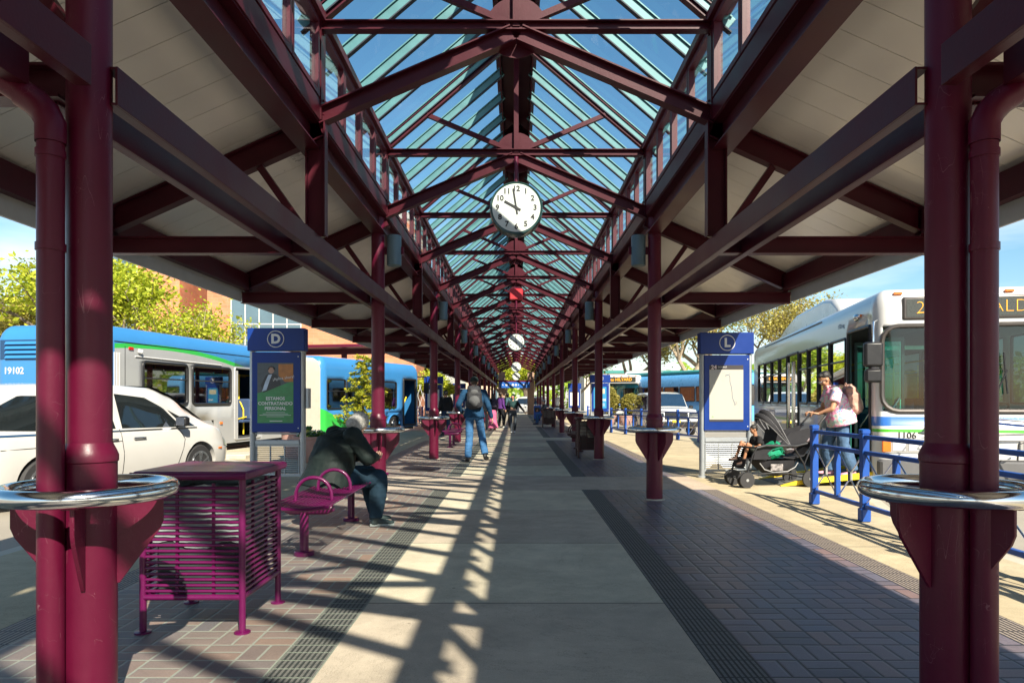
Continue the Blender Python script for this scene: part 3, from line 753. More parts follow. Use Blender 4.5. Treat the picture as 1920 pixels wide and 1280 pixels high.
# downpipes
for s in (-1, 1):
    px, py = s*1.905+(0.01 if s > 0 else 0), 2.815
    dp = thing('downpipe', f"round maroon rain downpipe strapped to the {'sunlit left' if s<0 else 'dark right'} foreground column", 'downpipe', (px, py, 0), 0, 'rain downpipes on the foreground columns')
    pts = [(0, 0, 0.02), (0, 0, 2.36), (-0*s, 0, 2.42), (s*0.02, -0.005, 2.475), (s*0.06, -0.015, 2.52), (s*0.11, -0.03, 2.56), (s*1.45, -0.45, 2.98)]
    m = MB(); m.loft(pts[:2], 0.050, 24); m.build('pipe', mr, dp)
    m = MB(); m.loft([(0, 0, 2.36), (0, 0, 2.44), (s*0.02, -0.004, 2.485), (s*0.055, -0.012, 2.525), (s*0.10, -0.025, 2.555)], [0.056, 0.057, 0.057, 0.057, 0.056], 24, cap=True); m.build('elbow', mr, dp)
    m = MB(); m.loft([(s*0.09, -0.02, 2.55), (s*0.75, -0.22, 2.98)], 0.050, 20); m.build('branch_pipe', mr, dp)
    for zz in (2.30, 2.36, 1.92):
        m = MB(); m.loft([(0, 0, zz), (0, 0, zz+0.03)], 0.055, 24); m.build('strap', mr, dp)
# ---------------------------------------------------------------- wall lamps beside the columns
sc0 = None
for i in range(1, 10):
    for s in (-1, 1):
        yy = Y1+BAY*i+0.02; side = 'left' if s < 0 else 'right'
        lab = f'blue-grey half-round wall lamp on the {side} row, at the {ordl[i]} column'
        if sc0 is None:
            r = thing('wall_lamp', lab, 'lamp', (s*1.62, yy, E+1.98), 0, 'half-round wall lamps along the columns')
            m = MB(); m.loft([(0, 0, -0.20), (0, 0, -0.195), (0, 0, 0.195), (0, 0, 0.20)], [(0.088,)*2, (0.095,)*2, (0.095,)*2, (0.088,)*2], 28); m.build('shade', M['sconce'], r)
            m = MB(); m.box(-0.13, 0.13, -0.012, 0.012, -0.05, 0.05); m.build('bracket', mr, r)
            sc0 = r; TREE[r.name] = kids(r)
        else: copy_thing(sc0, (s*1.62, yy, E+1.98), 0, lab)
TREE = {}
# ---------------------------------------------------------------- clocks
def clock(y, z, label, ztop, redbox=False):
    r = thing('hanging_clock', label, 'clock', (0, y, z), 0, 'round hanging clocks')
    R = 0.345
    m = MB(); m.lathe([(R-0.03, -0.11), (R-0.005, -0.115), (R, -0.10), (R, 0.10), (R-0.005, 0.115), (R-0.03, 0.11)], (0, 0, 0), 64, 'y'); m.build('case', surf('clock_case', (0.015, 0.05, 0.045), 0.3, 0.2, coat=0.3), r)
    for sd in (-1, 1):
        m = MB(); m.lathe([(R-0.032, 0), (R-0.032, 0.006), (0.0005, 0.006)], (0, sd*0.111-0.003, 0), 64, 'y'); f = m.build('dial', M['dial'], r)
        rot = (pi/2, 0, 0) if sd < 0 else (pi/2, 0, pi); yo = sd*0.116
        for h in range(1, 13):
            a = radians(90-30*h)
            text('numeral', str(h), M['ink'], f, (-sd*0.245*cos(a), yo, 0.245*sin(a)), 0.098, rot, 0.001, bold=0.0034)
        m = MB()
        def hand(ang, ln, wd, back):
            ang = radians(ang); d = V(-sd*sin(ang), 0, cos(ang)); m.beam(d*-back+V(0, yo+sd*0.006, 0), d*ln+V(0, yo+sd*0.006, 0), wd, 0.003, (0, 1, 0))
        hand(299, 0.175, 0.028, 0.065); hand(351, 0.25, 0.021, 0.085)
        m.cyl((0, yo, 0), (0, yo+sd*0.009, 0), 0.02)
        m.build('hands', M['ink'], f)
    m = MB(); m.cyl((0, 0, R-0.01), (0, 0, ztop-z), 0.028, seg=12); m.build('hanger', mr, r)
    if redbox:
        m = MB(); m.rbox(-0.26, 0.26, -0.15, 0.15, ztop-z-0.22, ztop-z+0.22, 0.02); m.build('junction_box', M['redbox'], r)
    return r
clock(9.06, E+2.50, 'large round clock with black numerals hanging nearest under the glass roof', E+3.2)
clock(Y1+4*BAY-0.2, E+2.30, 'second round clock, hanging in line below the bright red box', E+3.9)
rb = thing('junction_box', 'bright red box fixed under a truss peak above the second clock', 'electrical box', (0, 21.25, E+3.26))
m = MB(); m.rbox(-.20, .20, -.10, .10, -.17, .17, .02); m.build('case', M['redbox'], rb); m = MB(); m.rbox(-.06, .06, -.04, .04, .171, .30, .01); m.cyl((0, -.02, -.17), (0, -.02, -.42), .03); m.build('bracket', mr, rb)
clock(Y1+7*BAY, E+2.22, 'third round clock, small in the distance above the blue end sign', E+3.2)
clock(Y1+9*BAY, E+2.02, 'farthest and smallest round clock, just over the blue end sign', E+3.2)
# ---------------------------------------------------------------- brick end portal and its sign
def brickmat(name, c1, c2, mortar, scale=1.0, bw=0.22, rh=0.075):
    m, nt = new_mat(name)
    out = N(nt, 'ShaderNodeOutputMaterial'); b = N(nt, 'ShaderNodeBsdfPrincipled', i_Roughness=0.85); L(nt, b.outputs[0], out.inputs[0])
    tc = N(nt, 'ShaderNodeTexCoord'); sp = N(nt, 'ShaderNodeSeparateXYZ'); L(nt, tc.outputs['Object'], sp.inputs[0])
    cb = N(nt, 'ShaderNodeCombineXYZ'); L(nt, math_n(nt, 'ADD', sp.outputs[0], sp.outputs[1]), cb.inputs[0]); L(nt, sp.outputs[2], cb.inputs[1])
    br = N(nt, 'ShaderNodeTexBrick', i_Scale=scale, i_Color1=c4(c1), i_Color2=c4(c2), i_Mortar=c4(mortar)); br.inputs['Mortar Size'].default_value = 0.008
    br.inputs['Brick Width'].default_value = bw; br.inputs['Row Height'].default_value = rh; L(nt, cb.outputs[0], br.inputs[0])
    n1 = N(nt, 'ShaderNodeTexNoise', i_Scale=1.5, i_Detail=6.0); L(nt, tc.outputs['Object'], n1.inputs[0])
    sc = N(nt, 'ShaderNodeVectorMath', operation='SCALE'); L(nt, br.outputs[0], sc.inputs[0]); L(nt, math_n(nt, 'MULTIPLY_ADD', n1.outputs[0], 0.7, 0.65), sc.inputs['Scale'])
    L(nt, sc.outputs[0], b.inputs['Base Color'])
    bp = N(nt, 'ShaderNodeBump', i_Strength=0.4, i_Distance=0.01); L(nt, br.outputs['Fac'], bp.inputs['Height']); bp.invert = True; L(nt, bp.outputs[0], b.inputs['Normal'])
    return m
M['portalbrick'] = brickmat('tan_brick', (0.30, 0.17, 0.11), (0.38, 0.22, 0.14), (0.4, 0.36, 0.3))
pb = thing('brick_portal', 'tan brick end wall with a tall opening at the far end of the walkway', 'wall', (0, 62.6, 0))
for s in (-1, 1):
    m = MB(); m.box(s*1.02, s*1.62, -0.3, 0.3, -0.1, 3.9); m.build('pier', M['portalbrick'], pb, smooth=0)
sg = thing('direction_sign', 'long blue overhead sign with small white marks spanning the far end', 'sign', (-0.15, 61.6, 2.70))
m = MB(); m.rbox(-1.38, 1.38, -0.05, 0.05, -0.30, 0.24, 0.02); m.build('panel', surf('sign_blue', (0.02, 0.12, 0.45), 0.4), sg)
m = MB(); m.box(-1.6, 1.6, -0.04, 0.04, 0.245, 0.38); m.build('beam', mr, sg)
m = MB()
for x, r in ((-1.05, .05), (-.72, .10), (-.45, .07), (-.15, .11), (.12, .10), (.34, .05), (.8, .09), (1.02, .05)): m.lathe([(r, 0), (r, 0.006), (.001, .006)], (x, -0.058, -0.02), 16, 'y')
m.build('marks', M['letter'], sg)
for s in (-1, 1): pass
# ---------------------------------------------------------------- buses
def bus_paint(name, kind, Lb):
    """painted livery: colour regions that belong to the paint itself"""
    m, nt = new_mat(name)
    out = N(nt, 'ShaderNodeOutputMaterial'); b = N(nt, 'ShaderNodeBsdfPrincipled', i_Roughness=0.28); L(nt, b.outputs[0], out.inputs[0]); b.inputs['Coat Weight'].default_value = 0.4
    tc = N(nt, 'ShaderNodeTexCoord'); sp = N(nt, 'ShaderNodeSeparateXYZ'); L(nt, tc.outputs['Object'], sp.inputs[0])
    x, y, z = sp.outputs
    def above(v, t): return math_n(nt, 'GREATER_THAN', v, t)
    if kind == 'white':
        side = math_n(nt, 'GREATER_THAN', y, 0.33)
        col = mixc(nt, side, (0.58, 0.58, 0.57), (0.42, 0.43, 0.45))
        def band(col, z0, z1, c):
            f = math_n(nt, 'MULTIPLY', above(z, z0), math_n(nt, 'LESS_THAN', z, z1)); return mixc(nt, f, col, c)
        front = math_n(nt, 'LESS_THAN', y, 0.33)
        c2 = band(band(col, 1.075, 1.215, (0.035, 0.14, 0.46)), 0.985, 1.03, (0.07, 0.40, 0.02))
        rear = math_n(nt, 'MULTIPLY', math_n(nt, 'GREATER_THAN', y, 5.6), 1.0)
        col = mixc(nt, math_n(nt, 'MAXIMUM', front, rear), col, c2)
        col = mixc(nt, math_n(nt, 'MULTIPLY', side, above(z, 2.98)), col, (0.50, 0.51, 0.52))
    elif kind == 'rearsec':
        # grey side, blue above a green arc
        t = math_n(nt, 'DIVIDE', math_n(nt, 'SUBTRACT', y, 1.9), 3.6)
        arc = math_n(nt, 'SUBTRACT', 2.70, math_n(nt, 'MULTIPLY', math_n(nt, 'MULTIPLY', t, t), 0.36))
        blue = math_n(nt, 'GREATER_THAN', z, math_n(nt, 'ADD', arc, 0.0))
        green = math_n(nt, 'MULTIPLY', math_n(nt, 'LESS_THAN', z, arc), math_n(nt, 'GREATER_THAN', z, math_n(nt, 'SUBTRACT', arc, 0.10)))
        col = mixc(nt, blue, (0.34, 0.35, 0.36), (0.038, 0.20, 0.47))
        col = mixc(nt, green, col, (0.03, 0.40, 0.06))
        rearface = math_n(nt, 'LESS_THAN', y, 0.35)
        col = mixc(nt, math_n(nt, 'MULTIPLY', rearface, above(z, 0.2)), col, (0.038, 0.20, 0.47))
    else:
        col = mixc(nt, math_n(nt, 'MULTIPLY', math_n(nt, 'LESS_THAN', z, math_n(nt, 'MULTIPLY_ADD', y, -0.35, 1.2)), 1.0), (0.038, 0.20, 0.47), (0.03, 0.40, 0.06))
    n1 = N(nt, 'ShaderNodeTexNoise', i_Scale=1.5, i_Detail=8.0, i_Roughness=0.7); L(nt, tc.outputs['Object'], n1.inputs[0])
    sc = N(nt, 'ShaderNodeVectorMath', operation='SCALE'); L(nt, col, sc.inputs[0]); L(nt, math_n(nt, 'MULTIPLY_ADD', n1.outputs[0], 0.22, 0.89), sc.inputs['Scale'])
    L(nt, sc.outputs[0], b.inputs['Base Color'])
    bp = N(nt, 'ShaderNodeBump', i_Strength=0.04, i_Distance=0.02); L(nt, n1.outputs[0], bp.inputs['Height']); L(nt, bp.outputs[0], b.inputs['Normal'])
    return m

class Shell:
    """rounded-rectangle plan (y = 0 is the near end), walls z0..zs, rounded roof to zt"""
    def __init__(s, W, Lb, r, z0, zs, zt, rr=0.26):
        s.W, s.L, s.r, s.z0, s.zs, s.zt, s.rr = W, Lb, r, z0, zs, zt, rr
        h = W/2
        # (start point, direction, normal, length) or arcs; begin at far centre going to -x
        s.sg = []
        q = pi*r/2
        s.sg.append(('l', (0, Lb), (-1, 0), (0, 1), h-r)); s.sg.append(('a', (-h+r, Lb-r), 90, q))
        s.sg.append(('l', (-h, Lb-r), (0, -1), (-1, 0), Lb-2*r)); s.sg.append(('a', (-h+r, r), 180, q))
        s.sg.append(('l', (-h+r, 0), (1, 0), (0, -1), W-2*r)); s.sg.append(('a', (h-r, r), 270, q))
        s.sg.append(('l', (h, r), (0, 1), (1, 0), Lb-2*r)); s.sg.append(('a', (h-r, Lb-r), 0, q))
        s.sg.append(('l', (h-r, Lb), (-1, 0), (0, 1), h-r))
        s.off = [0]
        for g in s.sg: s.off.append(s.off[-1]+g[-1])
        s.U = s.off[-1]
    def left(s, y): return s.off[2] + (s.L-s.r-y)
    def near(s, x): return s.off[4] + (x+s.W/2-s.r)
    def right(s, y): return s.off[6] + (y-s.r)
    def far(s, x): return (s.off[0] - x) if x <= 0 else s.U - x
    def at(s, u, z, o=0.0):
        u = u % s.U
        for g, a in zip(s.sg, s.off):
            if u <= a+g[-1]+1e-9:
                t = u-a
                if g[0] == 'l': px, py = g[1][0]+g[2][0]*t, g[1][1]+g[2][1]*t; nx, ny = g[3]
                else:
                    th = radians(g[2])+t/s.r; nx, ny = cos(th), sin(th); px, py = g[1][0]+s.r*nx, g[1][1]+s.r*ny
                break
        ins = 0
        if z > s.zs:
            k = min(1, (z-s.zs)/(s.zt-s.zs)); ins = s.rr*(1-sqrt(max(0, 1-k*k)))
        return Vector((px+nx*(o-ins), py+ny*(o-ins), z))
    def body(s, name, mat, parent, holes):
        us = set([0.0])
        for g, a in zip(s.sg, s.off):
            n = 6 if g[0] == 'a' else max(1, int(g[-1]/0.7))
            for i in range(n): us.add(a+g[-1]*i/n)
        zs = {s.z0, s.zs}
        for (a, b, c, d) in holes: us |= {a % s.U, b % s.U}; zs |= {c, d}
        us = sorted(us); us = [u for i, u in enumerate(us) if i == 0 or u-us[i-1] > 1e-4]
        zl = sorted(z for z in zs if z <= s.zs); zl += [s.zs+(s.zt-s.zs)*sin(radians(a)) for a in (18, 36, 54, 70, 82)]
        mb = MB(); nu = len(us); vs = [s.at(u, z) for z in zl for u in us]; fs = []
        def inh(u, z):
            for (a, b, c, d) in holes:
                if a-1e-5 < u < b+1e-5 and c < z < d: return True
            return False
        for j in range(len(zl)-1):
            for i in range(nu):
                i2 = (i+1) % nu; um = (us[i]+(us[i2] if i2 else s.U))/2; zm = (zl[j]+zl[j+1])/2
                if inh(um, zm): continue
                fs.append((j*nu+i, j*nu+i2, (j+1)*nu+i2, (j+1)*nu+i))
        t = (len(zl)-1)*nu
        # crowned roof
        b2 = len(vs)
        for u in us:
            p = s.at(u, zl[-1]); vs.append(Vector((p.x*0.55, s.L/2+(p.y-s.L/2)*0.95, s.zt+0.03)))
        for i in range(nu): i2 = (i+1) % nu; fs.append((t+i, t+i2, b2+i2, b2+i))
        fs.append(tuple(range(b2, b2+nu)))
        fs.append(tuple(range(nu-1, -1, -1)))
        mb.add(vs, fs)
        o = mb.build(name, mat, parent, smooth=30)
        m = o.modifiers.new('s', 'SOLIDIFY'); m.thickness = 0.04; m.offset = -1
        return o
    def patch(s, mb, a, b, c, d, o=0.0, nz=1):
        n = max(1, int(abs(b-a)/0.12)) if s.L < 99 else 1
        vs = [s.at(a+(b-a)*i/n, c+(d-c)*j/nz, o) for j in range(nz+1) for i in range(n+1)]
        fs = [(j*(n+1)+i, j*(n+1)+i+1, (j+1)*(n+1)+i+1, (j+1)*(n+1)+i) for j in range(nz) for i in range(n)]
        mb.add(vs, fs)
    def frame(s, mb, a, b, c, d, w=0.022, o=0.0, rc=0.07):
        pts = []
        def arc(cu, cz, a0):
            for k in range(5):
                t = radians(a0+22.5*k); pts.append(s.at(cu+rc*cos(t), cz+rc*sin(t), o))
        arc(b-rc, d-rc, 0)
        n = max(1, int((b-a)/0.3))
        for i in range(1, n): pts.append(s.at(b-rc+(a-b+2*rc)*i/n, d, o))
        arc(a+rc, d-rc, 90); arc(a+rc, c+rc, 180)
        for i in range(1, n): pts.append(s.at(a+rc+(b-a-2*rc)*i/n, c, o))
        arc(b-rc, c+rc, 270)
        mb.loft(pts, w, 8, closed=True)
def wheel(parent, loc, R=0.49, w=0.28, rimr=0.30, side=1, rim=None, lugs=8, spokes=0):
    """wheel on an axle along local x; side = which way the outer face looks"""
    m = MB(); m.lathe([(rimr, -w/2), (R-0.03, -w/2), (R, -w/2+0.04), (R, w/2-0.04), (R-0.03, w/2), (rimr, w/2)], (0, 0, 0), 36, 'x')
    t = m.build('wheel', M['rubber'], parent, loc=loc)
    m = MB(); o = side*(w/2)
    if spokes:
        m.lathe([(rimr+.005, -0.01), (rimr+.005, 0.01), (rimr-.03, 0.012), (rimr-.035, -0.01)], (o, 0, 0), 36, 'x')
        for k in range(spokes):
            a = 2*pi*k/spokes+0.3
            for da in (-0.14, 0.14):
                m.beam((o+side*0.004, 0.03*cos(a), 0.03*sin(a)), (o+side*0.004, (rimr-.01)*cos(a+da), (rimr-.01)*sin(a+da)), 0.025, 0.028, (1, 0, 0))
        m.cyl((o-side*0.01, 0, 0), (o+side*0.03, 0, 0), 0.05, 0.04, 16)
        m.build('rim', rim or M['alloy'], t)
        m = MB(); m.lathe([(rimr-.03, -0.02), (rimr-.03, -0.015), (.001, -0.015)], (o-side*0.03, 0, 0), 30, 'x'); m.build('hub_back', M['darkgap'], t)
    else:
        m.lathe([(rimr, 0), (rimr-.03, side*-0.02), (rimr*.6, side*-0.04), (0.10, side*0.02), (0.09, side*0.05), (.001, side*0.05)], (o, 0, 0), 32, 'x')
        for k in range(lugs):
            a = 2*pi*k/lugs; m.cyl((o-side*.03, .15*cos(a), .15*sin(a)), (o+side*.01, .15*cos(a), .15*sin(a)), .012, seg=6)
        m.build('rim', rim or M['alloy'], t)
    return t
def arch_fill(sh, mb, u0, u1, z0, z1, R):
    uc = (u0+u1)/2
    n = 14
    for k in range(n):
        a0 = pi*k/n; a1 = pi*(k+1)/n
        def inner(a): return (uc+R*cos(a), z0+min(z1-z0-.001, R*sin(a)))
        def outer(a):
            c_, s_ = cos(a), sin(a); hw = (u1-u0)/2; hh = z1-z0
            t = min(hw/max(abs(c_), 1e-6), hh/max(s_, 1e-6)); return (uc+t*c_, z0+t*s_)
        q = [inner(a0), outer(a0), outer(a1), inner(a1)]
        mb.add([sh.at(u, z, 0.0) for u, z in q], [(0, 1, 2, 3)])
    mb.loft([sh.at(uc+R*cos(pi*k/n), z0+R*sin(pi*k/n), 0.012) for k in range(n+1)], 0.025, 6)
SEATF = surf('seat_fabric', (0.03, 0.06, 0.14), 0.8)
def bus_inside(root, W, L0, L1, y0floor=0.45, side_only=None):
    m = MB(); m.box(-W/2+.06, W/2-.06, L0+.2, L1-.2, y0floor-.04, y0floor); m.build('floor', surf('bus_floor', (0.05, .05, .055), 0.7), root, smooth=0)
    m = MB(); y = L0+1.4
    while y < L1-1.0:
        for x in (-W/2+.32, -W/2+.78, W/2-.78, W/2-.32):
            m.rbox(x-.2, x+.2, y, y+.42, y0floor+.38, y0floor+.46, .02); m.rbox(x-.2, x+.2, y+.36, y+.46, y0floor+.46, y0floor+1.05, .03)
        y += .85
    m.build('seats', SEATF, root)
    m = MB(); y = L0+1.6
    while y < L1-.5:
        for x in (-.42, .42): m.cyl((x, y, y0floor), (x, y, 2.35), .016, seg=8)
        y += 1.7
    for x in (-.42, .42): m.cyl((x, L0+.8, 2.2), (x, L1-.6, 2.2), .016, seg=8)
    m.build('grab_poles', M['yellow'], root)
def add_windows(sh, root, wins, gmat, fmat, name='window', split=None, w=0.026, rc=0.06):
    for (a, b, c, d) in wins:
        m = MB(); sh.frame(m, a, b, c, d, w, 0.0, rc)
        if split:
            zz = c+(d-c)*split; m.loft([sh.at(a, zz, 0.0), sh.at((a+b)/2, zz, 0.0), sh.at(b, zz, 0.0)], 0.018, 6)
        f = m.build(name, fmat, root)
        g = MB(); sh.patch(g, a, b, c, d, -0.012); g.build('pane', gmat, f)
WM = M['black']
GM = surf('gasket_bronze', (0.10, 0.09, 0.085), 0.35, 0.6)
# ---- L bay bus: white low-floor bus facing the viewer
def white_bus(name, label, loc, rz, number, dest, full=True):
    root = thing(name, label, 'bus', loc, rz)
    W, Lb = 2.55, 12.0
    sh = Shell(W, Lb, 0.20, 0.32, 2.84, 3.12, 0.17)
    h = []
    ws = (sh.near(-1.20), sh.near(1.20), 1.30, 2.56); h.append(ws)
    door = (sh.left(1.45), sh.left(0.30), 0.36, 2.60); h.append(door)
    door2 = (sh.left(6.55), sh.left(5.35), 0.36, 2.54); h.append(door2)
    wins = []
    for y0, y1 in ((1.62, 2.62), (2.70, 3.50), (3.58, 4.38), (4.46, 5.26), (6.65, 7.6), (7.7, 8.7), (8.8, 9.8), (9.9, 10.9)):
        wins.append((sh.left(y1), sh.left(y0), 1.40, 2.52))
    rw = [(sh.right(y0), sh.right(y0+1.1), 1.40, 2.52) for y0 in (0.5, 1.8, 3.0, 4.2, 5.4, 6.6, 7.8, 9.0)]
    h += wins+rw
    arches = [(sh.left(3.35), sh.left(2.15), 0.32, 0.92), (sh.left(9.45), sh.left(8.25), 0.32, 0.92), (sh.right(2.15), sh.right(3.35), 0.32, 0.92), (sh.right(8.25), sh.right(9.45), 0.32, 0.92)]
    h += arches
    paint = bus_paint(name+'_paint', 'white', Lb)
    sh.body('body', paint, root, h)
    m = MB()
    for a in arches: arch_fill(sh, m, a[0], a[1], a[2], a[3], 0.57)
    m.build('wheel_arches', paint, root)
    add_windows(sh, root, wins, M['busglass'], WM, split=0.66)
    add_windows(sh, root, rw, M['busglass'], WM)
    m = MB(); sh.frame(m, *ws, 0.035, 0.005, 0.22); wo_ = m.build('windscreen', GM, root)
    # white corner fillers keep the glass corners round
    g = MB(); sh.patch(g, *ws, -0.02, 3); g.build('pane', M['windscreen'], wo_)
    m = MB(); pass
    # inside cab: dash, pillar, partition
    d = MB(); d.rbox(-1.15, 1.15, 0.30, 0.75, 0.9, 1.28, 0.05); d.rbox(0.35, 0.85, 1.3, 1.8, 0.9, 1.1, 0.04); d.rbox(0.35, 0.85, 1.7, 1.85, 1.1, 1.85, 0.05); d.build('dashboard', surf('dash_grey', (0.04, 0.10, 0.10), 0.7), root)
    m = MB(); m.torus((0, 0, 0), 0.23, 0.016, 28, 8); o = m.build('steering_wheel', M['black'], root); o.location = (0.6, 0.78, 1.34); o.rotation_euler = (radians(-25), 0, 0)
    m = MB(); m.box(-0.62, -0.58, 1.0, 1.04, 0.45, 2.4); m.box(0.05, 0.11, 0.95, 1.0, 0.45, 2.4); m.box(-1.1, 0.4, 1.05, 1.10, 2.28, 2.34); m.build('cab_frame', surf('cab_pale_green', (0.45, 0.62, 0.55), 0.5), root)
    m = MB(); m.box(0.15, 1.2, 2.1, 2.13, 0.5, 1.9); m.build('partition', surf('partition', (0.03, 0.26, 0.23), 0.6), root, smooth=0)
    bus_inside(root, W, 1.2, Lb)
    # open front door: leaves folded inward, dark stepwell
    for y0 in (0.34, 1.30):
        m = MB(); m.box(-1.22, -0.78, y0, y0+0.04, 0.42, 0.46); m.box(-1.22, -0.78, y0, y0+0.04, 2.36, 2.42); m.box(-1.22, -1.18, y0, y0+0.04, 0.46, 2.36); m.box(-0.82, -0.78, y0, y0+0.04, 0.46, 2.36)
        o = m.build('door', M['black'], root, smooth=0)
        g = MB(); g.box(-1.18, -0.82, y0+.015, y0+.022, 0.46, 2.36); g.build('pane', M['windscreen'], o, smooth=0)
        g = MB(); g.cyl((-1.15, y0-.03, 1.0), (-0.85, y0-.03, 1.5), 0.014, seg=8); g.build('handle', M['chrome'], o)
    m = MB(); sh.frame(m, *door, 0.03, 0.0, 0.05); m.build('door_frame', M['black'], root)
    m = MB(); sh.frame(m, *door2, 0.03, 0.0, 0.05); r_ = m.build('rear_door', M['black'], root)
    m = MB()
    for yy in (5.37, 5.90, 6.00, 6.50): m.loft([sh.at(sh.left(yy), 0.40, 0), sh.at(sh.left(yy), 2.36, 0)], 0.022, 6)
    m.build('leaf_frame', M['chrome'], r_)
    g = MB(); sh.patch(g, *door2, -0.012); g.build('pane', M['busglass'], r_)
    # skirt, bumper, lights, destination sign
    m = MB()
    sk = [sh.at(u, 0.33, 0.012) for u in [sh.left(8.0-0.4*i) for i in range(0)]]
    m.rbox(-1.255, 1.255, -0.10, 0.10, 0.30, 0.58, 0.03); m.build('bumper', surf('bumper_grey', (0.10, 0.10, 0.105), 0.6), root)
    for s in (-1, 1):
        m = MB(); m.rbox(s*0.62, s*1.20, -0.022, 0.03, 0.68, 0.90, 0.01); hl = m.build('headlight', M['chrome'], root)
        for xx in (0.76, 0.98):
            m = MB(); m.rbox(s*(xx-.09), s*(xx+.09), -0.030, -0.02, 0.71, 0.87, 0.004); m.build('lens', surf('lamp_lens', (0.75, 0.76, 0.78), 0.08, 0.3, 0.1, 40, coat=0.8), hl)
        m = MB(); m.rbox(s*1.09, s*1.21, -0.034, 0.0, 0.69, 0.89, 0.01); m.build('indicator', M['orange'], root)
    for x in (-1.0, -0.52, 0, 0.52, 1.0):
        m = MB(); p = sh.at(sh.near(x*0.98), 3.0); m.rbox(p.x-.06, p.x+.06, p.y-.022, p.y+.03, 3.025, 3.065, 0.008); m.build('marker_lamp', M['orange'], root)
    m = MB(); m.rbox(-0.93, 0.98, -0.030, 0.05, 2.645, 2.985, 0.02); db = m.build('destination_sign', GM, root, bevel=0.02)
    m = MB(); m.box(-0.88, 0.93, -0.034, -0.0305, 2.685, 2.945); m.build('screen', surf('led_screen', (0.045, 0.05, 0.045), 0.3, 0, 0.3, 80), db, smooth=0)
    if full: text('led_text', dest, M['litled'], db, (-0.76, -0.037, 2.815), 0.26, align='LEFT', bold=-0.008, depth=0.001, xs=1.05)
    else: text('led_text', dest, M['litled'], db, (0.0, -0.037, 2.815), 0.28, align='CENTER', depth=0.001, bold=0.003)
    text('fleet_number', number, M['ink'], root, (-0.87, -0.004, 0.935), 0.135, bold=0.002)
    # wipers
    m = MB()
    for a, b in (((-0.15, -0.06, 1.22), (-0.55, -0.045, 1.16)), ((-0.55, -0.045, 1.16), (-0.62, -0.05, 1.05)), ((0.15, -0.06, 1.20), (0.45, -0.045, 1.9)), ((0.45, -0.045, 1.55), (0.40, -0.045, 2.15)), ((0.2, -0.06, 1.2), (0.95, -0.05, 1.12))): m.cyl(a, b, 0.012, seg=8)
    m.build('wiper', M['black'], root)
    # bike rack
    m = MB()
    R_ = 0.014
    for pts in ([(-0.75, -0.35, 0.98), (-0.75, -0.12, 0.98), (-0.55, -0.12, 1.02), (-0.3, -0.12, 0.96), (0.3, -0.12, 0.96), (0.75, -0.12, 0.98)], [(-0.75, -0.35, 0.98), (-0.6, -0.42, 0.90), (0.6, -0.42, 0.90), (0.75, -0.35, 0.98)], [(-0.55, -0.12, 1.02), (-0.55, -0.3, 1.02), (-0.35, -0.3, 0.94)],
                [(0.2, -0.12, 0.55), (0.2, -0.42, 0.62), (0.95, -0.42, 0.62), (0.95, -0.12, 0.55)], [(0.4, -0.42, 0.62), (0.4, -0.45, 0.85), (0.55, -0.45, 0.9), (0.65, -0.42, 0.62)]): m.loft(pts, R_, 8)
    m.build('bike_rack', surf('rack_steel', (0.08, 0.08, 0.085), 0.4, 0.6), root)
    # mirrors
    for s in (-1, 1):
        m = MB(); x0 = s*1.36
        m.rbox(x0-.13, x0+.13, -0.16, -0.03, 1.95, 2.32, 0.03)
        mr_ = m.build('mirror', M['black'], root, bevel=0.01)
        m = MB(); m.rbox(x0-.115, x0+.115, -0.15, -0.04, 1.72, 1.925, 0.03); m.build('lower_mirror', M['black'], mr_, bevel=0.01)
        m = MB(); m.loft([(s*1.26, 0.06, 2.66), (s*1.34, -0.05, 2.62), (x0, -0.09, 2.40), (x0, -0.09, 2.31)], 0.022, 10); m.build('arm', M['chrome'], mr_)
    # side details: camera, small text, skirt, hybrid pod
    m = MB(); p = sh.at(sh.left(0.95), 2.80); m.ell((p.x-.02, p.y, p.z), (0.045, 0.09, 0.06)); m.build('side_camera', M['chrome'], root)
    m = MB(); m.rbox(p.x-.03, p.x+.01, p.y-.22, p.y-.12, 2.79, 2.83, 0.006); m.build('marker_lamp', M['orange'], root)
    text('web_text', 'LTD.org', surf('faint_blue', (0.12, 0.22, 0.38), 0.5), root, (p.x-.004+.0, 1.9, 2.76), 0.11, rot=(pi/2, 0, -pi/2), depth=0.001)
    m = MB(); pr = [(3.2, 3.08), (3.5, 3.34), (3.9, 3.52), (4.5, 3.60), (7.2, 3.60), (8.6, 3.42), (10.1, 3.08)]
    m.prism(pr, lambda a, b, d: (d, a, b), -0.95, 0.95); m.build('roof_pod', M['white'], root, bevel=0.08)
    m = MB(); sh_ = sh
    m.loft([sh.at(sh.left(9.9-0.5*i), 3.0, 0.005) for i in range(14)], 0.015, 6); m.build('roof_seam', M['black'], root)
    for s, yy in ((-1, 2.75), (1, 2.75), (-1, 8.85), (1, 8.85)): wheel(root, (s*1.10, yy, 0.49), side=s)
    m = MB(); m.box(-1.1, 1.1, 0.4, Lb-0.4, 0.22, 0.40); m.box(-0.95, 0.95, 2.1, 3.4, 0.3, 1.0); m.box(-0.95, 0.95, 8.2, 9.5, 0.3, 1.0); m.build('chassis', M['darkgap'], root, smooth=0)
    return root
a = atan2(-(7.64-5.38), 22.3-10.26)
LB = white_bus('city_bus', 'white city bus numbered 1106 at the right bay, front door open to a ramp', (5.38+1.275*cos(a), 10.26+1.275*sin(a), -0.15), a, '1106', '24 DONALD')
white_bus('city_bus', 'distant white bus with amber HILYARD sign behind the round bushes', (6.95, 45.5, -0.15), radians(-27), '', 'to HILYARD', False)

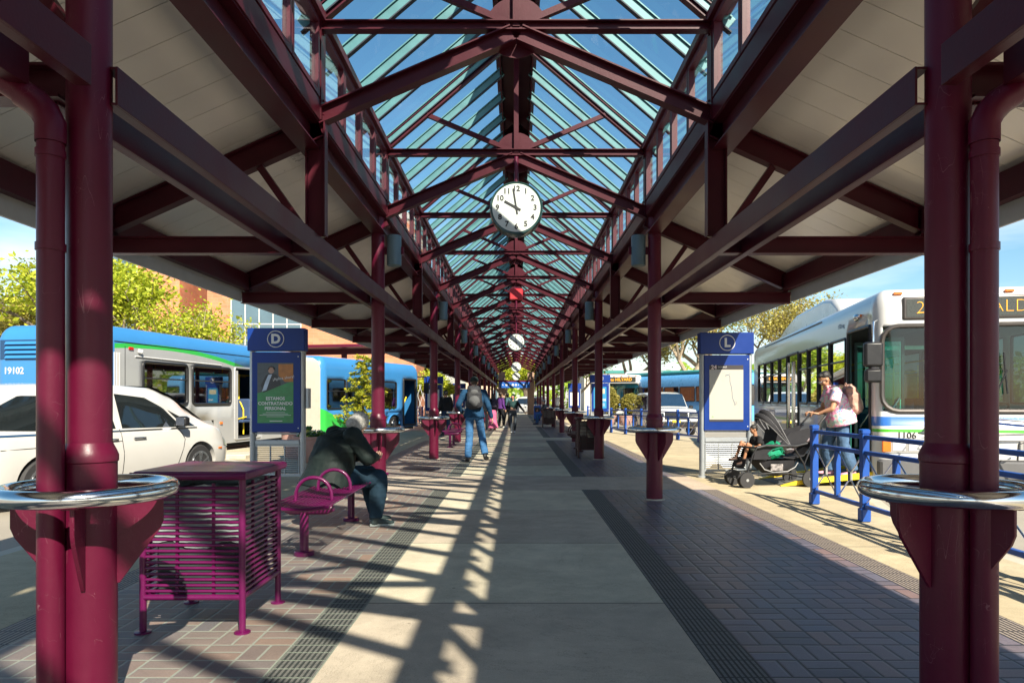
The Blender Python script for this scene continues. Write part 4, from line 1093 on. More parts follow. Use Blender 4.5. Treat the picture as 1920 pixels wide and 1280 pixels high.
# ---- left articulated bus
def artic_bus():
    p_rear = V(-8.33, 13.83); p_j1 = V(-6.99, 22.55); p_j2 = V(-6.74, 23.75); p_f = V(-4.30, 30.7)
    ar = atan2(-(p_j1.x-p_rear.x), p_j1.y-p_rear.y)
    root = thing('articulated_bus', 'long blue and grey articulated bus 19102 with green arc parked behind the white minivan', 'bus', (p_rear.x-1.275*cos(ar), p_rear.y-1.275*sin(ar), -0.15), ar)
    W = 2.55; Lr = (p_j1-p_rear).length
    sh = Shell(W, Lr, 0.30, 0.32, 2.60, 3.02, 0.30)
    wins = [(sh.right(1.2), sh.right(2.75), 1.36, 2.30), (sh.right(2.95), sh.right(4.60), 1.36, 2.30)]
    door = (sh.right(4.80), sh.right(6.10), 0.40, 2.34)
    arch = (sh.right(2.6), sh.right(3.85), 0.32, 0.95); archl = (sh.left(3.85), sh.left(2.6), 0.32, 0.95)
    lw = [(sh.left(y0+1.1), sh.left(y0), 1.36, 2.3) for y0 in (1.3, 3.0, 4.3)]
    pt = bus_paint('artic_rear_paint', 'rearsec', Lr)
    sh.body('rear_body', pt, root, wins+[door, arch, archl]+lw)
    m = MB(); arch_fill(sh, m, *arch, 0.58); arch_fill(sh, m, *archl, 0.58); m.build('wheel_arches', pt, root)
    add_windows(sh, root, wins, M['busglass'], WM, split=0.62, w=0.035, rc=0.1); add_windows(sh, root, lw, M['busglass'], WM)
    m = MB(); sh.frame(m, *door, 0.03, 0.0, 0.05)
    for yy in (4.84, 4.92, 6.0, 6.06): m.loft([sh.at(sh.right(yy), 0.42, 0.0), sh.at(sh.right(yy), 2.26, 0.0)], 0.025, 6)
    m.build('door_frame', M['silver'], root)
    m = MB()
    for yy in (5.1, 5.7): m.loft([(1.0, yy, 0.5), (1.0, yy, 1.2), (0.8, yy+.1, 1.5), (0.8, yy+.1, 2.2)], 0.02, 8)
    m.loft([(1.05, 5.0, 0.9), (1.05, 5.9, 1.0)], 0.02, 8); m.build('door_rails', M['yellow'], root)
    bus_inside(root, W, 0.6, Lr)
    # drip rail, camera, marker lamps, louvres, number
    m = MB(); m.loft([sh.at(sh.right(0.95+0.4*i), 2.40-0.004*i, 0.012) for i in range(9)], 0.015, 6); m.build('drip_rail', M['letter'], root)
    m = MB(); p = sh.at(sh.right(1.05), 2.52); m.cyl((p.x, p.y, p.z), (p.x+.07, p.y+.05, p.z-.02), .05, .045, 14); m.build('side_camera', M['letter'], root)
    m = MB(); p = sh.at(sh.right(0.75), 2.58, 0.01); m.rbox(p.x-.01, p.x+.012, p.y, p.y+.14, 2.53, 2.59, .005); m.build('marker_lamp', M['redlens'], root)
    m = MB(); p = sh.at(sh.right(4.1), 1.0, 0.01); m.rbox(p.x-.01, p.x+.02, p.y, p.y+.10, .84, .90, .005); m.build('marker_lamp', M['orange'], root)
    m = MB()
    for k in range(3): p = sh.at(sh.right(0.32+0.07*k), 1.2, 0.01); m.box(p.x-.005, p.x+.01, p.y, p.y+.03, 0.9, 2.45)
    m.build('vent_trim', M['letter'], root, smooth=0)
    m = MB(); m.loft([sh.at(sh.right(0.35+0.5*i), 2.68, 0.004) for i in range(17)], 0.008, 6); m.loft([sh.at(sh.right(0.65), 0.5+0.3*i, 0.003) for i in range(8)], 0.006, 6); m.build('panel_seam', M['black'], root)
    m = MB()
    for c0, c1 in ((-0.92, -0.16), (-0.08, 0.8)):
        for k in range(4): z0 = 2.32+k*0.095; m.prism([(0, 0), (0.05, 0.0), (0.012, 0.06), (0, .06)], lambda a_, b_, d_: (d_, -a_, z0+b_), c0, c1)
    m.build('louvre', pt, root)
    m = MB(); m.box(-1.06, 0.85, -0.004, 0.0, 2.30, 2.70); m.build('louvre_recess', surf('recess_blue', (0.01, 0.05, 0.13), 0.7), root, smooth=0)
    for x, z in ((-1.17, 2.47), (-0.16, 2.76)):
        m = MB(); m.rbox(x-.05, x+.05, -0.02, 0.02, z-.025, z+.025, .005); m.build('marker_lamp', M['redlens'], root)
    text('fleet_number', '19102', M['letter'], root, (-0.74, -0.006, 2.06), 0.19, bold=0.004, depth=0.002)
    m = MB(); m.prism([(-1.02, 1.45), (-0.70, 1.45), (-0.86, 1.17)], lambda a_, b_, d_: (a_, d_, b_), -0.012, -0.002); m.build('warning_triangle', surf('brown_orange', (0.35, 0.12, 0.05), 0.4), root, smooth=0)
    for s in (-1, 1): wheel(root, (s*1.10, 3.22, 0.49), side=s)
    m = MB(); m.box(-1.1, 1.1, 0.4, Lr-0.1, 0.22, 0.42); m.box(-0.95, 0.95, 2.5, 3.9, 0.3, 1.0); m.build('chassis', M['darkgap'], root, smooth=0)
    # folding bellows between the halves
    R1 = Matrix.Rotation(-ar, 3, 'Z')
    base = root.location.copy()
    def loc_of(v): return R1 @ (Vector((v.x, v.y, -0.15))-base)
    af = atan2(-(p_f.x-p_j2.x), p_f.y-p_j2.y)
    m = MB(); n = 15; rings = []
    for k in range(n):
        t = k/(n-1); ang = ar+(af-ar)*t; p = p_j1.lerp(p_j2, t); hw = W-0.04; o = 0.07 if k % 2 else 0.0
        ring = []
        for (x, z) in ((0, .35), (0, 1.0), (0, 2.55), (-.08, 2.8), (-.3, 2.93), (-1.25, 2.97), (-2.25, 2.93), (-2.47, 2.8), (-2.55, 2.55), (-2.55, .35)):
            xx = x-0.03+(-o if x > -1 else o); zz = z-(o if z > 2.6 else 0); q = Vector((p.x+xx*cos(ang), p.y+xx*sin(ang), 0)); l = loc_of(q); l.z = zz; ring.append(l)
        rings.append(ring)
    vs = sum(rings, []); k = 10; fs = []
    for i in range(n-1):
        for j in range(k): fs.append((i*k+j, i*k+(j+1) % k, (i+1)*k+(j+1) % k, (i+1)*k+j))
    m.add(vs, fs); m.build('bellows', surf('bellows_cloth', (0.36, 0.34, 0.29), 0.8, 0, 0.08, 5), root, smooth=20)
    # front half
    Lf = (p_f-p_j2).length; sf = Shell(W, Lf, 0.32, 0.32, 2.55, 3.02, 0.30)
    org = loc_of(V(p_j2.x-1.275*cos(af), p_j2.y-1.275*sin(af)))
    fw = [(sf.right(y0), sf.right(y0+1.15), 1.15, 2.20) for y0 in (0.35, 1.6, 2.85, 4.1)]
    fd = [(sf.right(5.85), sf.right(6.95), 0.4, 2.35)]
    fa = [(sf.right(4.45), sf.right(5.65), 0.32, 0.95)]
    pf = bus_paint('artic_front_paint', 'frontsec', Lf)
    fb = sf.body('front_body', pf, root, fw+fd+fa); dr = af-ar
    def put(o):
        if o.parent == root: o.location = org; o.rotation_euler = (0, 0, dr)
    put(fb)
    before = set(bpy.data.objects)
    m = MB()
    for a_ in fa: arch_fill(sf, m, *a_, 0.56)
    m.build('wheel_arches', pf, root)
    add_windows(sf, root, fw, M['busglass'], WM, split=0.6, w=0.03, rc=0.08)
    m = MB(); sf.frame(m, *fd[0], 0.05, 0, .05); m.build('door_frame', M['black'], root)
    m = MB(); m.cyl((0.9, 6.0, 0.6), (1.0, 6.6, 1.6), .03, seg=8); m.build('door_rails', M['yellow'], root)
    m = MB(); m.box(-1.1, 1.1, 0.2, Lf-0.3, 0.22, 0.42); m.box(-.95, .95, 4.4, 5.7, .3, 1.0); m.build('chassis', M['darkgap'], root, smooth=0)
    for s in (-1, 1): m = MB(); m.loft([(s*1.2, Lf-0.1, 2.5), (s*1.45, Lf+.25, 2.5), (s*1.45, Lf+.3, 2.2)], 0.025, 8); m.rbox(s*1.33, s*1.57, Lf+.22, Lf+.35, 1.75, 2.25, .03); m.build('mirror', M['black'], root)
    text('roof_lettering', 'LTD.org', M['letter'], root, (W/2+.004, 4.6, 2.40), 0.22, rot=(pi/2, 0, pi/2), depth=0.001)
    for o in list(set(bpy.data.objects)-before): put(o)
    for yy in (5.05,):
        for s in (-1, 1):
            before = set(bpy.data.objects); wl = wheel(root, (0, 0, 0), side=s)
            wl.location = org + Matrix.Rotation(dr, 3, 'Z') @ Vector((s*1.10, yy, 0.49)); wl.rotation_euler = (0, 0, dr)
    return root
AB = artic_bus()

# ---- cars
def lerp_keys(keys, t):
    if t <= keys[0][0]: return keys[0][1:]
    for a, b in zip(keys[:-1], keys[1:]):
        if t <= b[0]:
            f = (t-a[0])/(b[0]-a[0]); f = f*f*(3-2*f)*0.5+f*0.5
            return tuple(x+(y-x)*f for x, y in zip(a[1:], b[1:]))
    return keys[-1][1:]
class Car:
    """keys: (y, zbottom, zbelt, zroof, half width low, half width belt, half width roof); +y is the nose"""
    def __init__(s, keys): s.k = keys
    def sect(s, y):
        zb, zl, zr, w0, w1, w2 = lerp_keys(s.k, y)
        mid = (zb+zl)/2
        return [(0, zb), (w0*0.82, zb), (w0*0.97, zb+0.05), (w0, zb+0.20), (w0+0.015, mid+0.05), (w1, zl-0.06), (w1-0.03, zl), (w1-0.05, zl+0.03),
                (w2+(w1-.05-w2)*0.45, zl+(zr-zl)*0.5), (w2, zr-0.09*min(1, (zr-zl)/0.3)), (w2*0.86, zr-0.02*min(1, (zr-zl)/0.2)), (w2*0.5, zr), (0, zr+0.008)]
    def x_at(s, y, z):
        p = s.sect(y)
        for (xa, za), (xb, zb) in zip(p[1:-1], p[2:]):
            if za <= z <= zb+1e-6 and zb > za: return xa+(xb-xa)*(z-za)/(zb-za)
        return p[9][0]
    def body(s, name, mat, parent, wheels, wr):
        y0, y1 = s.k[0][0], s.k[-1][0]; n = 56; vs = []; fs = []; K = 25
        for i in range(n+1):
            y = y0+(y1-y0)*i/n; p = s.sect(y)
            for x, z in p: vs.append((x, y, z))
            for x, z in p[-2:0:-1]: vs.append((-x, y, z))
        K = len(s.sect(y0))*2-2
        for i in range(n):
            for j in range(K): j2 = (j+1) % K; fs.append((i*K+j, i*K+j2, (i+1)*K+j2, (i+1)*K+j))
        fs.append(tuple(range(K))); fs.append(tuple(n*K+j for j in range(K-1, -1, -1)))
        mb = MB(); mb.add(vs, fs); o = mb.build(name, mat, parent, smooth=45, fix=True)
        cut = MB()
        for (wy, wz) in wheels:
            for sd in (-1, 1): cut.cyl((sd*0.55, wy, wz), (sd*1.3, wy, wz), wr, seg=36)
        co_ = cut.build('cut', mat, parent, smooth=0, fix=True)
        md = o.modifiers.new('b', 'BOOLEAN'); md.object = co_; md.operation = 'DIFFERENCE'; md.solver = 'EXACT'
        me = evaluated(o); o.modifiers.clear(); o.data = me; me.materials.clear(); me.materials.append(mat); shade(me, 40)
        bpy.data.objects.remove(co_)
        return o
    def side_patch(s, mb, poly, side, off=0.006, sub=7):
        """polygon in (y,z) draped on the flank: scan columns"""
        ys = [p[0] for p in poly]; a, b = min(ys), max(ys); n = max(3, int((b-a)/0.06)); cols = []
        for i in range(n+1):
            y = a+(b-a)*i/n; y = min(max(y, a+1e-4), b-1e-4); zz = []
            for (ya, za), (yb, zb) in zip(poly, poly[1:]+poly[:1]):
                if (ya-y)*(yb-y) <= 0 and abs(yb-ya) > 1e-9: zz.append(za+(zb-za)*(y-ya)/(yb-ya))
            cols.append((y, min(zz), max(zz)))
        vs = [(side*(s.x_at(y, lo+(hi-lo)*j/sub)+off), y, lo+(hi-lo)*j/sub) for y, lo, hi in cols for j in range(sub+1)]
        fs = [(i*(sub+1)+j, (i+1)*(sub+1)+j, (i+1)*(sub+1)+j+1, i*(sub+1)+j+1) for i in range(n) for j in range(sub)]
        mb.add(vs, fs)
    def seam(s, mb, pts, side, r=0.005, off=0.001):
        P = []
        for (ya, za), (yb, zb) in zip(pts[:-1], pts[1:]):
            for k in range(6): t = k/6; P.append((ya+(yb-ya)*t, za+(zb-za)*t))
        P.append(pts[-1]); mb.loft([(side*(s.x_at(y, z)+off), y, z) for y, z in P], r, 6)
def minivan():
    wx, wy = -5.62, 12.15; ang = atan2(-0.25, 0.968)
    keys = [(-1.05, .45, .80, 1.00, .60, .66, .50), (-1.0, .36, .92, 1.35, .80, .84, .60), (-0.85, .30, .98, 1.58, .90, .92, .68), (-0.5, .24, 1.0, 1.66, .96, .95, .71), (0.6, .20, 1.0, 1.70, .985, .96, .73),
            (1.5, .20, 1.0, 1.71, .985, .96, .73), (2.2, .20, 1.0, 1.68, .985, .96, .71), (2.65, .20, .99, 1.55, .985, .95, .68), (3.05, .20, .98, 1.33, .98, .94, .66), (3.42, .20, .97, 1.09, .97, .93, .74), (3.62, .20, .93, 1.01, .95, .89, .74), (3.82, .22, .84, .92, .88, .81, .66), (3.92, .26, .70, .80, .78, .72, .58), (3.95, .32, .62, .70, .68, .64, .52)]
    root = thing('minivan', 'white minivan with dark windows seen from its right side behind the left columns', 'minivan', (0, 0, 0), ang)
    yF = 3.0
    # place so that the near front wheel stands at (wx, wy)
    R = Matrix.Rotation(ang, 3, 'Z'); off = R @ Vector((0.92, yF, 0)); root.location = (wx-off.x, wy-off.y, -0.15)
    c = Car(keys); c.body('body', surf('van_white', (0.54, 0.53, 0.51), 0.22, 0, 0.02, 2, coat=0.7), root, [(0, .34), (yF, .34)], 0.40)
    G = surf('van_glass', (0.012, 0.016, 0.018), 0.04, 0, 0.1, 4, coat=1.0)
    for sd in (1, -1):
        for poly in ([(-0.72, 1.08), (0.10, 1.04), (0.10, 1.52), (-0.20, 1.52), (-0.55, 1.36)], [(0.20, 1.04), (1.22, 1.03), (1.18, 1.55), (0.20, 1.53)], [(1.34, 1.03), (2.62, 1.01), (2.30, 1.33), (1.95, 1.50), (1.34, 1.56)], [(2.68, 1.02), (2.95, 1.01), (2.80, 1.12), (2.40, 1.30), (2.62, 1.08)][:4]):
            m = MB(); c.side_patch(m, poly, sd); m.build('side_window', G, root)
        m = MB(); c.side_patch(m, [(-0.85, 0.99), (2.98, 0.975), (2.98, 0.995), (-0.85, 1.015)], sd, 0.008, 1); m.build('belt_trim', M['chrome'], root)
        m = MB()
        c.seam(m, [(1.28, 1.02), (1.30, 0.6), (1.28, 0.25)], sd); c.seam(m, [(2.5, 1.0), (2.62, 0.8), (2.45, 0.4), (2.4, 0.25)], sd); c.seam(m, [(0.25, 1.02), (0.22, 0.8), (0.42, 0.35)], sd); c.seam(m, [(-.6, 0.82), (1.28, 0.84)], sd); c.seam(m, [(0.45, 0.27), (2.4, 0.26)], sd)
        m.build('door_seams', M['darkgap'], root)
        for yy in (1.08, 1.62):
            m = MB(); x = c.x_at(yy, .88); m.rbox(sd*(x-.01), sd*(x+.035), yy-.12, yy+.12, .855, .885, .008); m.build('door_handle', M['chrome'], root)
        m = MB(); x = c.x_at(2.45, 1.06); m.rbox(sd*(x+.06), sd*(x+.25), 2.42, 2.56, 1.02, 1.19, .03); m.beam((sd*(x-.02), 2.5, 1.04), (sd*(x+.1), 2.5, 1.06), .06, .05); mo = m.build('wing_mirror', M['black'], root, bevel=.01)
        m = MB(); m.box(sd*(x+.075), sd*(x+.235), 2.412, 2.418, 1.04, 1.17); m.build('mirror_glass', M['chrome'], mo, smooth=0)
        m = MB(); c.side_patch(m, [(-0.98, .78), (-0.62, .83), (-0.66, .90), (-0.95, .98)], sd, .008, 3); m.build('tail_lamp', M['redlens'], root)
        m = MB(); c.side_patch(m, [(3.62, .64), (3.88, .60), (3.88, .70), (3.66, .80)], sd, .008, 3); m.build('headlight', surf('lamp_glass', (.6, .62, .65), .08, .4, coat=1), root)
        m = MB(); x = c.x_at(3.52, .60); m.rbox(sd*(x-.01), sd*(x+.012), 3.46, 3.56, .58, .61, .004); m.build('side_marker', M['orange'], root)
        wheel(root, (sd*.86, 0, .34), 0.345, .22, .225, sd, spokes=5); wheel(root, (sd*.86, yF, .34), 0.345, .22, .225, sd, spokes=5)
    m = MB()
    def topz(y): return lerp_keys(keys, y)[2]
    n = 8; vs = []
    for i in range(n+1):
        y = 2.18+(3.38-2.18)*i/n; z = topz(y); w = lerp_keys(keys, y)[5]*0.93
        vs += [(-w, y+.004, z+.002), (-w/2, y+.006, z+.016), (0, y+.006, z+.020), (w/2, y+.006, z+.016), (w, y+.004, z+.002)]
    m.add(vs, [(i*5+j, i*5+j+1, (i+1)*5+j+1, (i+1)*5+j) for i in range(n) for j in range(4)]); m.build('windscreen', G, root)
    m = MB(); m.box(-.55, .55, -.4, 3.3, .24, .6); m.build('underbody', M['darkgap'], root, smooth=0)
minivan()
def suv(name, label, loc, rz, paint, front=True, cat='car'):
    keys = [(-0.98, .5, .85, 1.0, .7, .7, .6), (-.92, .36, 1.0, 1.70, .9, .9, .72), (-.5, .30, 1.03, 1.80, .95, .94, .76), (1.2, .30, 1.03, 1.82, .96, .95, .77), (1.75, .30, 1.03, 1.76, .96, .95, .76), (2.35, .30, 1.05, 1.16, .96, .94, .84), (3.35, .30, 1.0, 1.10, .96, .93, .86), (3.52, .36, .90, 1.0, .93, .90, .84), (3.56, .45, .80, .90, .88, .86, .8)]
    root = thing(name, label, cat, loc, rz)
    c = Car(keys); c.body('body', paint, root, [(0, .38), (2.7, .38)], .46)
    G = surf('suv_glass', (0.012, 0.03, 0.06), 0.04, 0, 0.1, 4, coat=1.0)
    for sd in (1, -1):
        m = MB(); c.side_patch(m, [(-.6, 1.08), (1.95, 1.08), (1.65, 1.62), (-.55, 1.66)], sd); m.build('side_window', G, root)
        wheel(root, (sd*.84, 0, .38), .39, .24, .25, sd, spokes=5); wheel(root, (sd*.84, 2.7, .38), .39, .24, .25, sd, spokes=5)
        m = MB(); m.rbox(sd*.96, sd*1.14, 1.95, 2.07, 1.08, 1.24, .03); m.build('wing_mirror', M['black'], root)
        m = MB(); m.rbox(sd*.52, sd*.90, 3.50, 3.60, .78, .94, .02); m.build('headlight', M['chrome'], root)
    n = 8; vs = []; m = MB()
    for i in range(n+1):
        y = 1.80+(2.30-1.80)*i/n; q = lerp_keys(keys, y); w = q[5]*.93
        vs += [(-w, y+.01, q[2]+.004), (0, y+.012, q[2]+.02), (w, y+.01, q[2]+.004)]
    m.add(vs, [(i*3+j, i*3+j+1, (i+1)*3+j+1, (i+1)*3+j) for i in range(n) for j in range(2)]); m.build('windscreen', G, root)
    m = MB(); m.rbox(-.48, .48, 3.53, 3.59, .68, .98, .02)
    gr = m.build('grille', M['black'], root)
    m = MB()
    for k in range(4): m.box(-.46, .46, 3.59, 3.60, .72+.06*k, .735+.06*k)
    m.build('grille_bars', M['chrome'], gr, smooth=0)
    m = MB(); m.rbox(-.17, .17, 3.58, 3.615, .50, .64, .005); m.build('number_plate', M['yellow'], root)
    m = MB(); m.rbox(-.92, .92, 3.45, 3.62, .36, .58, .04); m.build('bumper', M['black'], root)
    return root
suv('sport_utility_vehicle', 'pale boxy off-road car with blue-tinted windscreen behind the blue fence', (6.45, 31.8, -.15), pi+radians(2), surf('suv_white', (.52, .52, .50), .25, 0, .03, 3, coat=.6))
suv('parked_car', 'white car glimpsed in the street beyond the end opening', (2.0, 66.5, -.15), radians(75), surf('car_white2', (.5, .51, .52), .25, coat=.6))
# far blue bus, side on
def plain_bus(label, loc, rz, col, topcol):
    root = thing('coach', label, 'bus', loc, rz)
    sh = Shell(2.55, 11.5, .25, .32, 2.45, 3.0, .3); wins = [(sh.left(y0+1.3), sh.left(y0), 1.4, 2.25) for y0 in (.6, 2.0, 3.4, 4.8, 6.2, 7.6, 9.0)]; nw = [(sh.near(-1.1), sh.near(1.1), 1.2, 2.3)]
    sh.body('body', col, root, wins+nw); add_windows(sh, root, wins+nw, M['busglass'], WM)
    m = MB(); m.rbox(-1.0, 1.0, 1, 10.5, 3.02, 3.25, .08); m.build('roof_pod', topcol, root)
    for s in (-1, 1):
        for y in (2.6, 8.6): wheel(root, (s*1.16, y, .49), side=s)
    bus_inside(root, 2.55, .6, 11.0)
plain_bus('light blue bus with a teal roof unit far behind the pale off-road car', (13.2, 38.0, -.15), radians(28), surf('lightblue', (.10, .33, .62), .3, coat=.4), surf('teal_roof', (.03, .22, .22), .5))
# wheelchair ramp from the open door
rp = thing('boarding_ramp', 'yellow-edged boarding ramp folded out from the bus door to the pavement', 'ramp', (4.05, 10.95, 0.0), 0)
m = MB(); m.add([(0, -.42, .012), (1.62, -.42, .21), (1.62, .42, .21), (0, .42, .012), (0, -.42, .002), (1.62, -.42, .17), (1.62, .42, .17), (0, .42, .002)], [(0, 1, 2, 3), (7, 6, 5, 4), (0, 4, 5, 1), (1, 5, 6, 2), (2, 6, 7, 3), (3, 7, 4, 0)])
m.build('plate', surf('ramp_plate', (.10, .10, .10), .7, 0, .2, 30, .4, 120), rp, smooth=0, fix=True)
for yy in (-.46, .46):
    m = MB(); m.prism([(-.02, 0), (1.62, .15), (1.62, .25), (.25, .09), (-.02, .012)], lambda a_, b_, d_: (a_, yy+d_, b_), -.03, .03); m.build('edge', M['yellow'], rp, smooth=0, fix=True)
# ---------------------------------------------------------------- information pylons
def pylon(label, loc, letter, poster, lit=False, detail=True):
    r = thing('bay_sign', label, 'sign', loc, 0, 'blue bay letter signs on both sides')
    W = .885; zt = 2.45
    m = MB()
    for s in (-1, 1): 
        q = MB(); q.loft([(s*(W/2-.045), 0, 0), (s*(W/2-.045), 0, 2.08)], [(0.045, .07)]*2, 16, side=(1, 0, 0)); q.lathe([(.075, 0), (.075, .03), (.05, .035)], (s*(W/2-.045), 0, 0), 18); q.build('post', M['signgrey'], r)
    m = MB(); m.rbox(-W/2-.01, W/2+.01, -.10, .10, 2.09, zt, .008); hd = m.build('header', M['navy'], r)
    m = MB(); m.torus((0, -.104, 2.275), .128, .0075, 40, 6, 'y'); m.build('ring', M['letter'], hd)
    text('bay_letter', letter, M['letter'], hd, (0, -.102, 2.272), .20, bold=.009, depth=.003)
    pw = .385
    m = MB(); m.rbox(-pw, pw, -.085, .085, .80, 2.07, .008); pn = m.build('panel', M['navy'], r)
    m = MB()
    for z in (.87, 2.0): m.cyl((pw-.035, -.089, z), (pw-.035, -.083, z), .010, seg=10)
    m.build('bolt', M['letter'], pn)
    x0, x1, z0, z1 = -.295, .275, .95, 1.90
    if poster == 'map':
        m = MB(); m.box(x0, x1, -.0885, -.086, z0, z1); ps = m.build('poster', surf('map_paper', (.40, .395, .35), .5, 0, .02, 3), pn, smooth=0)
        bb_ = surf('band_black', (.03, .025, .028), .5); m = MB(); m.box(x0, x1, -.090, -.0888, z1-.075, z1); m.build('poster_band', bb_, ps, smooth=0); m = MB(); m.box(x0, x1, -.090, -.0888, z0, z0+.035); m.build('poster_band', bb_, ps, smooth=0)
        text('route_number', '24', surf('pale_pink', (.75, .6, .58), .5), ps, (x0+.075, -.091, z1-.037), .095, depth=.0008, bold=.002)
        text('route_name', 'DONALD', M['letter'], ps, (x0+.22, -.091, z1-.033), .035, depth=.0008)
        m = MB(); pts = [(-.02, 1.74), (.03, 1.74), (.05, 1.70), (.05, 1.62), (.075, 1.53), (.085, 1.45), (.09, 1.36), (.12, 1.28), (.135, 1.22), (.15, 1.26)]
        m.loft([(a, -.0895, b) for a, b in pts], .0035, 5); m.loft([(-.02, -.0895, 1.74), (-.03, -.0895, 1.71), (.06, -.0895, 1.76)], .0025, 5); m.loft([(.12, -.0895, 1.28), (.16, -.0895, 1.29), (.17, -.0895, 1.24)], .002, 5)
        m.build('route_line', surf('route_blue', (.08, .12, .25), .5), ps)
        m = MB()
        for k in range(9): m.box(x0+.02+.028*k, x0+.036+.028*k, -.0898, -.0888, z1-.135, z1-.085); m.box(x0+.02+.028*k, x0+.024+.028*k, -.0898, -.0888, z1-.22-.05*(k % 3), z1-.14)
        m.build('timetable', surf('grey_print', (.35, .35, .36), .6), ps, smooth=0)
        m = MB(); m.torus((-.24, -.0895, 1.03), .012, .003, 16, 4, 'y'); m.build('green_mark', surf('green_mark', (.1, .4, .1), .5), ps)
    elif poster == 'job':
        def photo(c, nm): return surf(nm, c, .35, 0, .2, 14)
        m = MB(); m.box(x0, x1, -.0885, -.086, z0, z1); ps = m.build('poster', photo((.03, .22, .07), 'poster_green'), pn, smooth=0)
        m = MB(); m.prism([(x0, 1.42), (x0, z1), (x1, z1), (x1, 1.62), (.12, 1.56), (-.08, 1.48)], lambda a, b, d: (a, d, b), -.0895, -.0887); m.build('photo_background', photo((.05, .065, .08), 'photo_dark'), ps, smooth=0)
        m = MB(); m.prism([(.04, 1.70), (.04, 1.88), (x1-.004, 1.88), (x1-.004, 1.60), (.14, 1.60)], lambda a, b, d: (a, d, b), -.0905, -.0897); m.build('autumn_tree', photo((.40, .14, .02), 'photo_orange'), ps, smooth=0)
        m = MB(); m.prism([(-.20, 1.43), (-.24, 1.55), (-.16, 1.70), (-.09, 1.74), (.0, 1.72), (.06, 1.64), (.08, 1.55), (-.03, 1.50), (-.12, 1.46)], lambda a, b, d: (a, d, b), -.0912, -.0906); m.build('dark_jacket', photo((.012, .014, .022), 'photo_jacket'), ps, smooth=0)
        m = MB(); m.prism([(-.22, 1.45), (-.17, 1.60), (-.12, 1.71), (-.06, 1.72), (-.10, 1.62), (-.15, 1.47)], lambda a, b, d: (a, d, b), -.0918, -.0913); m.build('pale_shirt', photo((.42, .50, .62), 'photo_shirt'), ps, smooth=0)
        m = MB(); m.lathe([(.048, 0), (.048, .0006), (.001, .0006)], (-.075, -.0920, 1.78), 24, 'y'); m.build('face', photo((.38, .22, .16), 'photo_face'), ps)
        m = MB(); m.torus((-.075, -.0925, 1.79), .047, .012, 20, 5, 'y', 0, pi); m.build('hair', photo((.04, .025, .02), 'photo_hair'), ps)
        o = text('script', '\u00a1Aplica ahora!', M['letter'], ps, (.12, -.0925, 1.66), .062, depth=.0008); o.rotation_euler = (pi/2, radians(-8), 0)
        for k, t in enumerate(('ESTAMOS', 'CONTRATANDO', 'PERSONAL')): text('headline', t, M['letter'], ps, (-.01, -.0905, 1.335-.078*k), .070, depth=.0008, bold=.0022)
        m = MB()
        for k, w in enumerate((.15, .20, .25, .14)): m.box(-.01-w, -.01+w, -.0897, -.0888, 1.115-.022*k, 1.121-.022*k)
        m.box(-.10, .10, -.0897, -.0888, .975, .987); m.build('small_print', M['letter'], ps, smooth=0)
    else:
        m = MB(); m.box(x0, x1, -.0885, -.086, z0, z1); ps = m.build('poster', surf('poster_blue', (.02, .22, .42) if poster == 'blue' else (.75, .75, .70), .45, 0, .05, 6), pn, smooth=0)
        if poster == 'blue':
            text('headline', 'NGE', M['letter'], ps, (.12, -.0905, 1.32), .13, depth=.0008, bold=.003)
            m = MB(); m.box(-.2, .2, -.0897, -.0888, 1.60, 1.82); m.build('poster_picture', surf('pic', (.45, .42, .3), .5, 0, .5, 25), ps, smooth=0)
            m = MB()
            for k in range(4): m.box(-.15, .2, -.0897, -.0888, 1.16-.035*k, 1.17-.035*k)
            m.build('small_print', M['letter'], ps, smooth=0)
        else:
            m = MB(); m.box(x0, x1, -.0897, -.0888, z1-.07, z1); m.build('poster_band', M['ink'], ps, smooth=0)
    # lower frame and louvre
    m = MB(); m.rbox(-.355, .355, -.04, .04, .60, .68, .01); m.rbox(-.355, .355, -.05, .05, .77, .79, .004); m.build('cross_rail', M['signgrey'], r)
    if detail:
        m = MB()
        for k in range(13): z = .17+.032*k; m.beam((-.33, .0, z), (.33, .0, z), .030, .006, (0, .5, 1))
        for x in (-.34, -.12, .11, .34): m.box(x-.006, x+.006, -.022, .022, .14, .58)
        m.box(-.355, .355, -.022, .022, .575, .60); m.box(-.355, .355, -.022, .022, .10, .14); m.build('louvre', M['signgrey'], r, smooth=0)
    else:
        m = MB(); m.box(-.35, .35, -.02, .02, .12, .56); m.build('louvre', M['signgrey'], r, smooth=0)
    return r
dsign = pylon('blue bay sign with letter D and a green hiring poster', (-3.80, 10.97, 0), 'D', 'job')
m = MB(); m.rbox(.46, .50, -.05, .09, 1.18, 1.50, .004); m.build('side_box', M['signgrey'], dsign)
pylon('blue bay sign with letter L and a white route map headed 24', (3.55, 11.68, 0), 'L', 'map')
pylon('blue bay sign with letter K and a blue poster ending NGE', (3.75, 30.8, 0), 'K', 'blue')
pylon('blue bay sign with letter J and a pale poster, smallest on the right', (3.95, 46.7, 0), 'J', 'pale', detail=False)
pylon('blue bay sign between the second and third left columns, facing with two pale sheets', (-3.98, 33.2, 0), 'C', 'pale')
pylon('small dark blue bay sign behind the fourth left column', (-3.9, 47.0, 0), 'B', 'pale', detail=False)

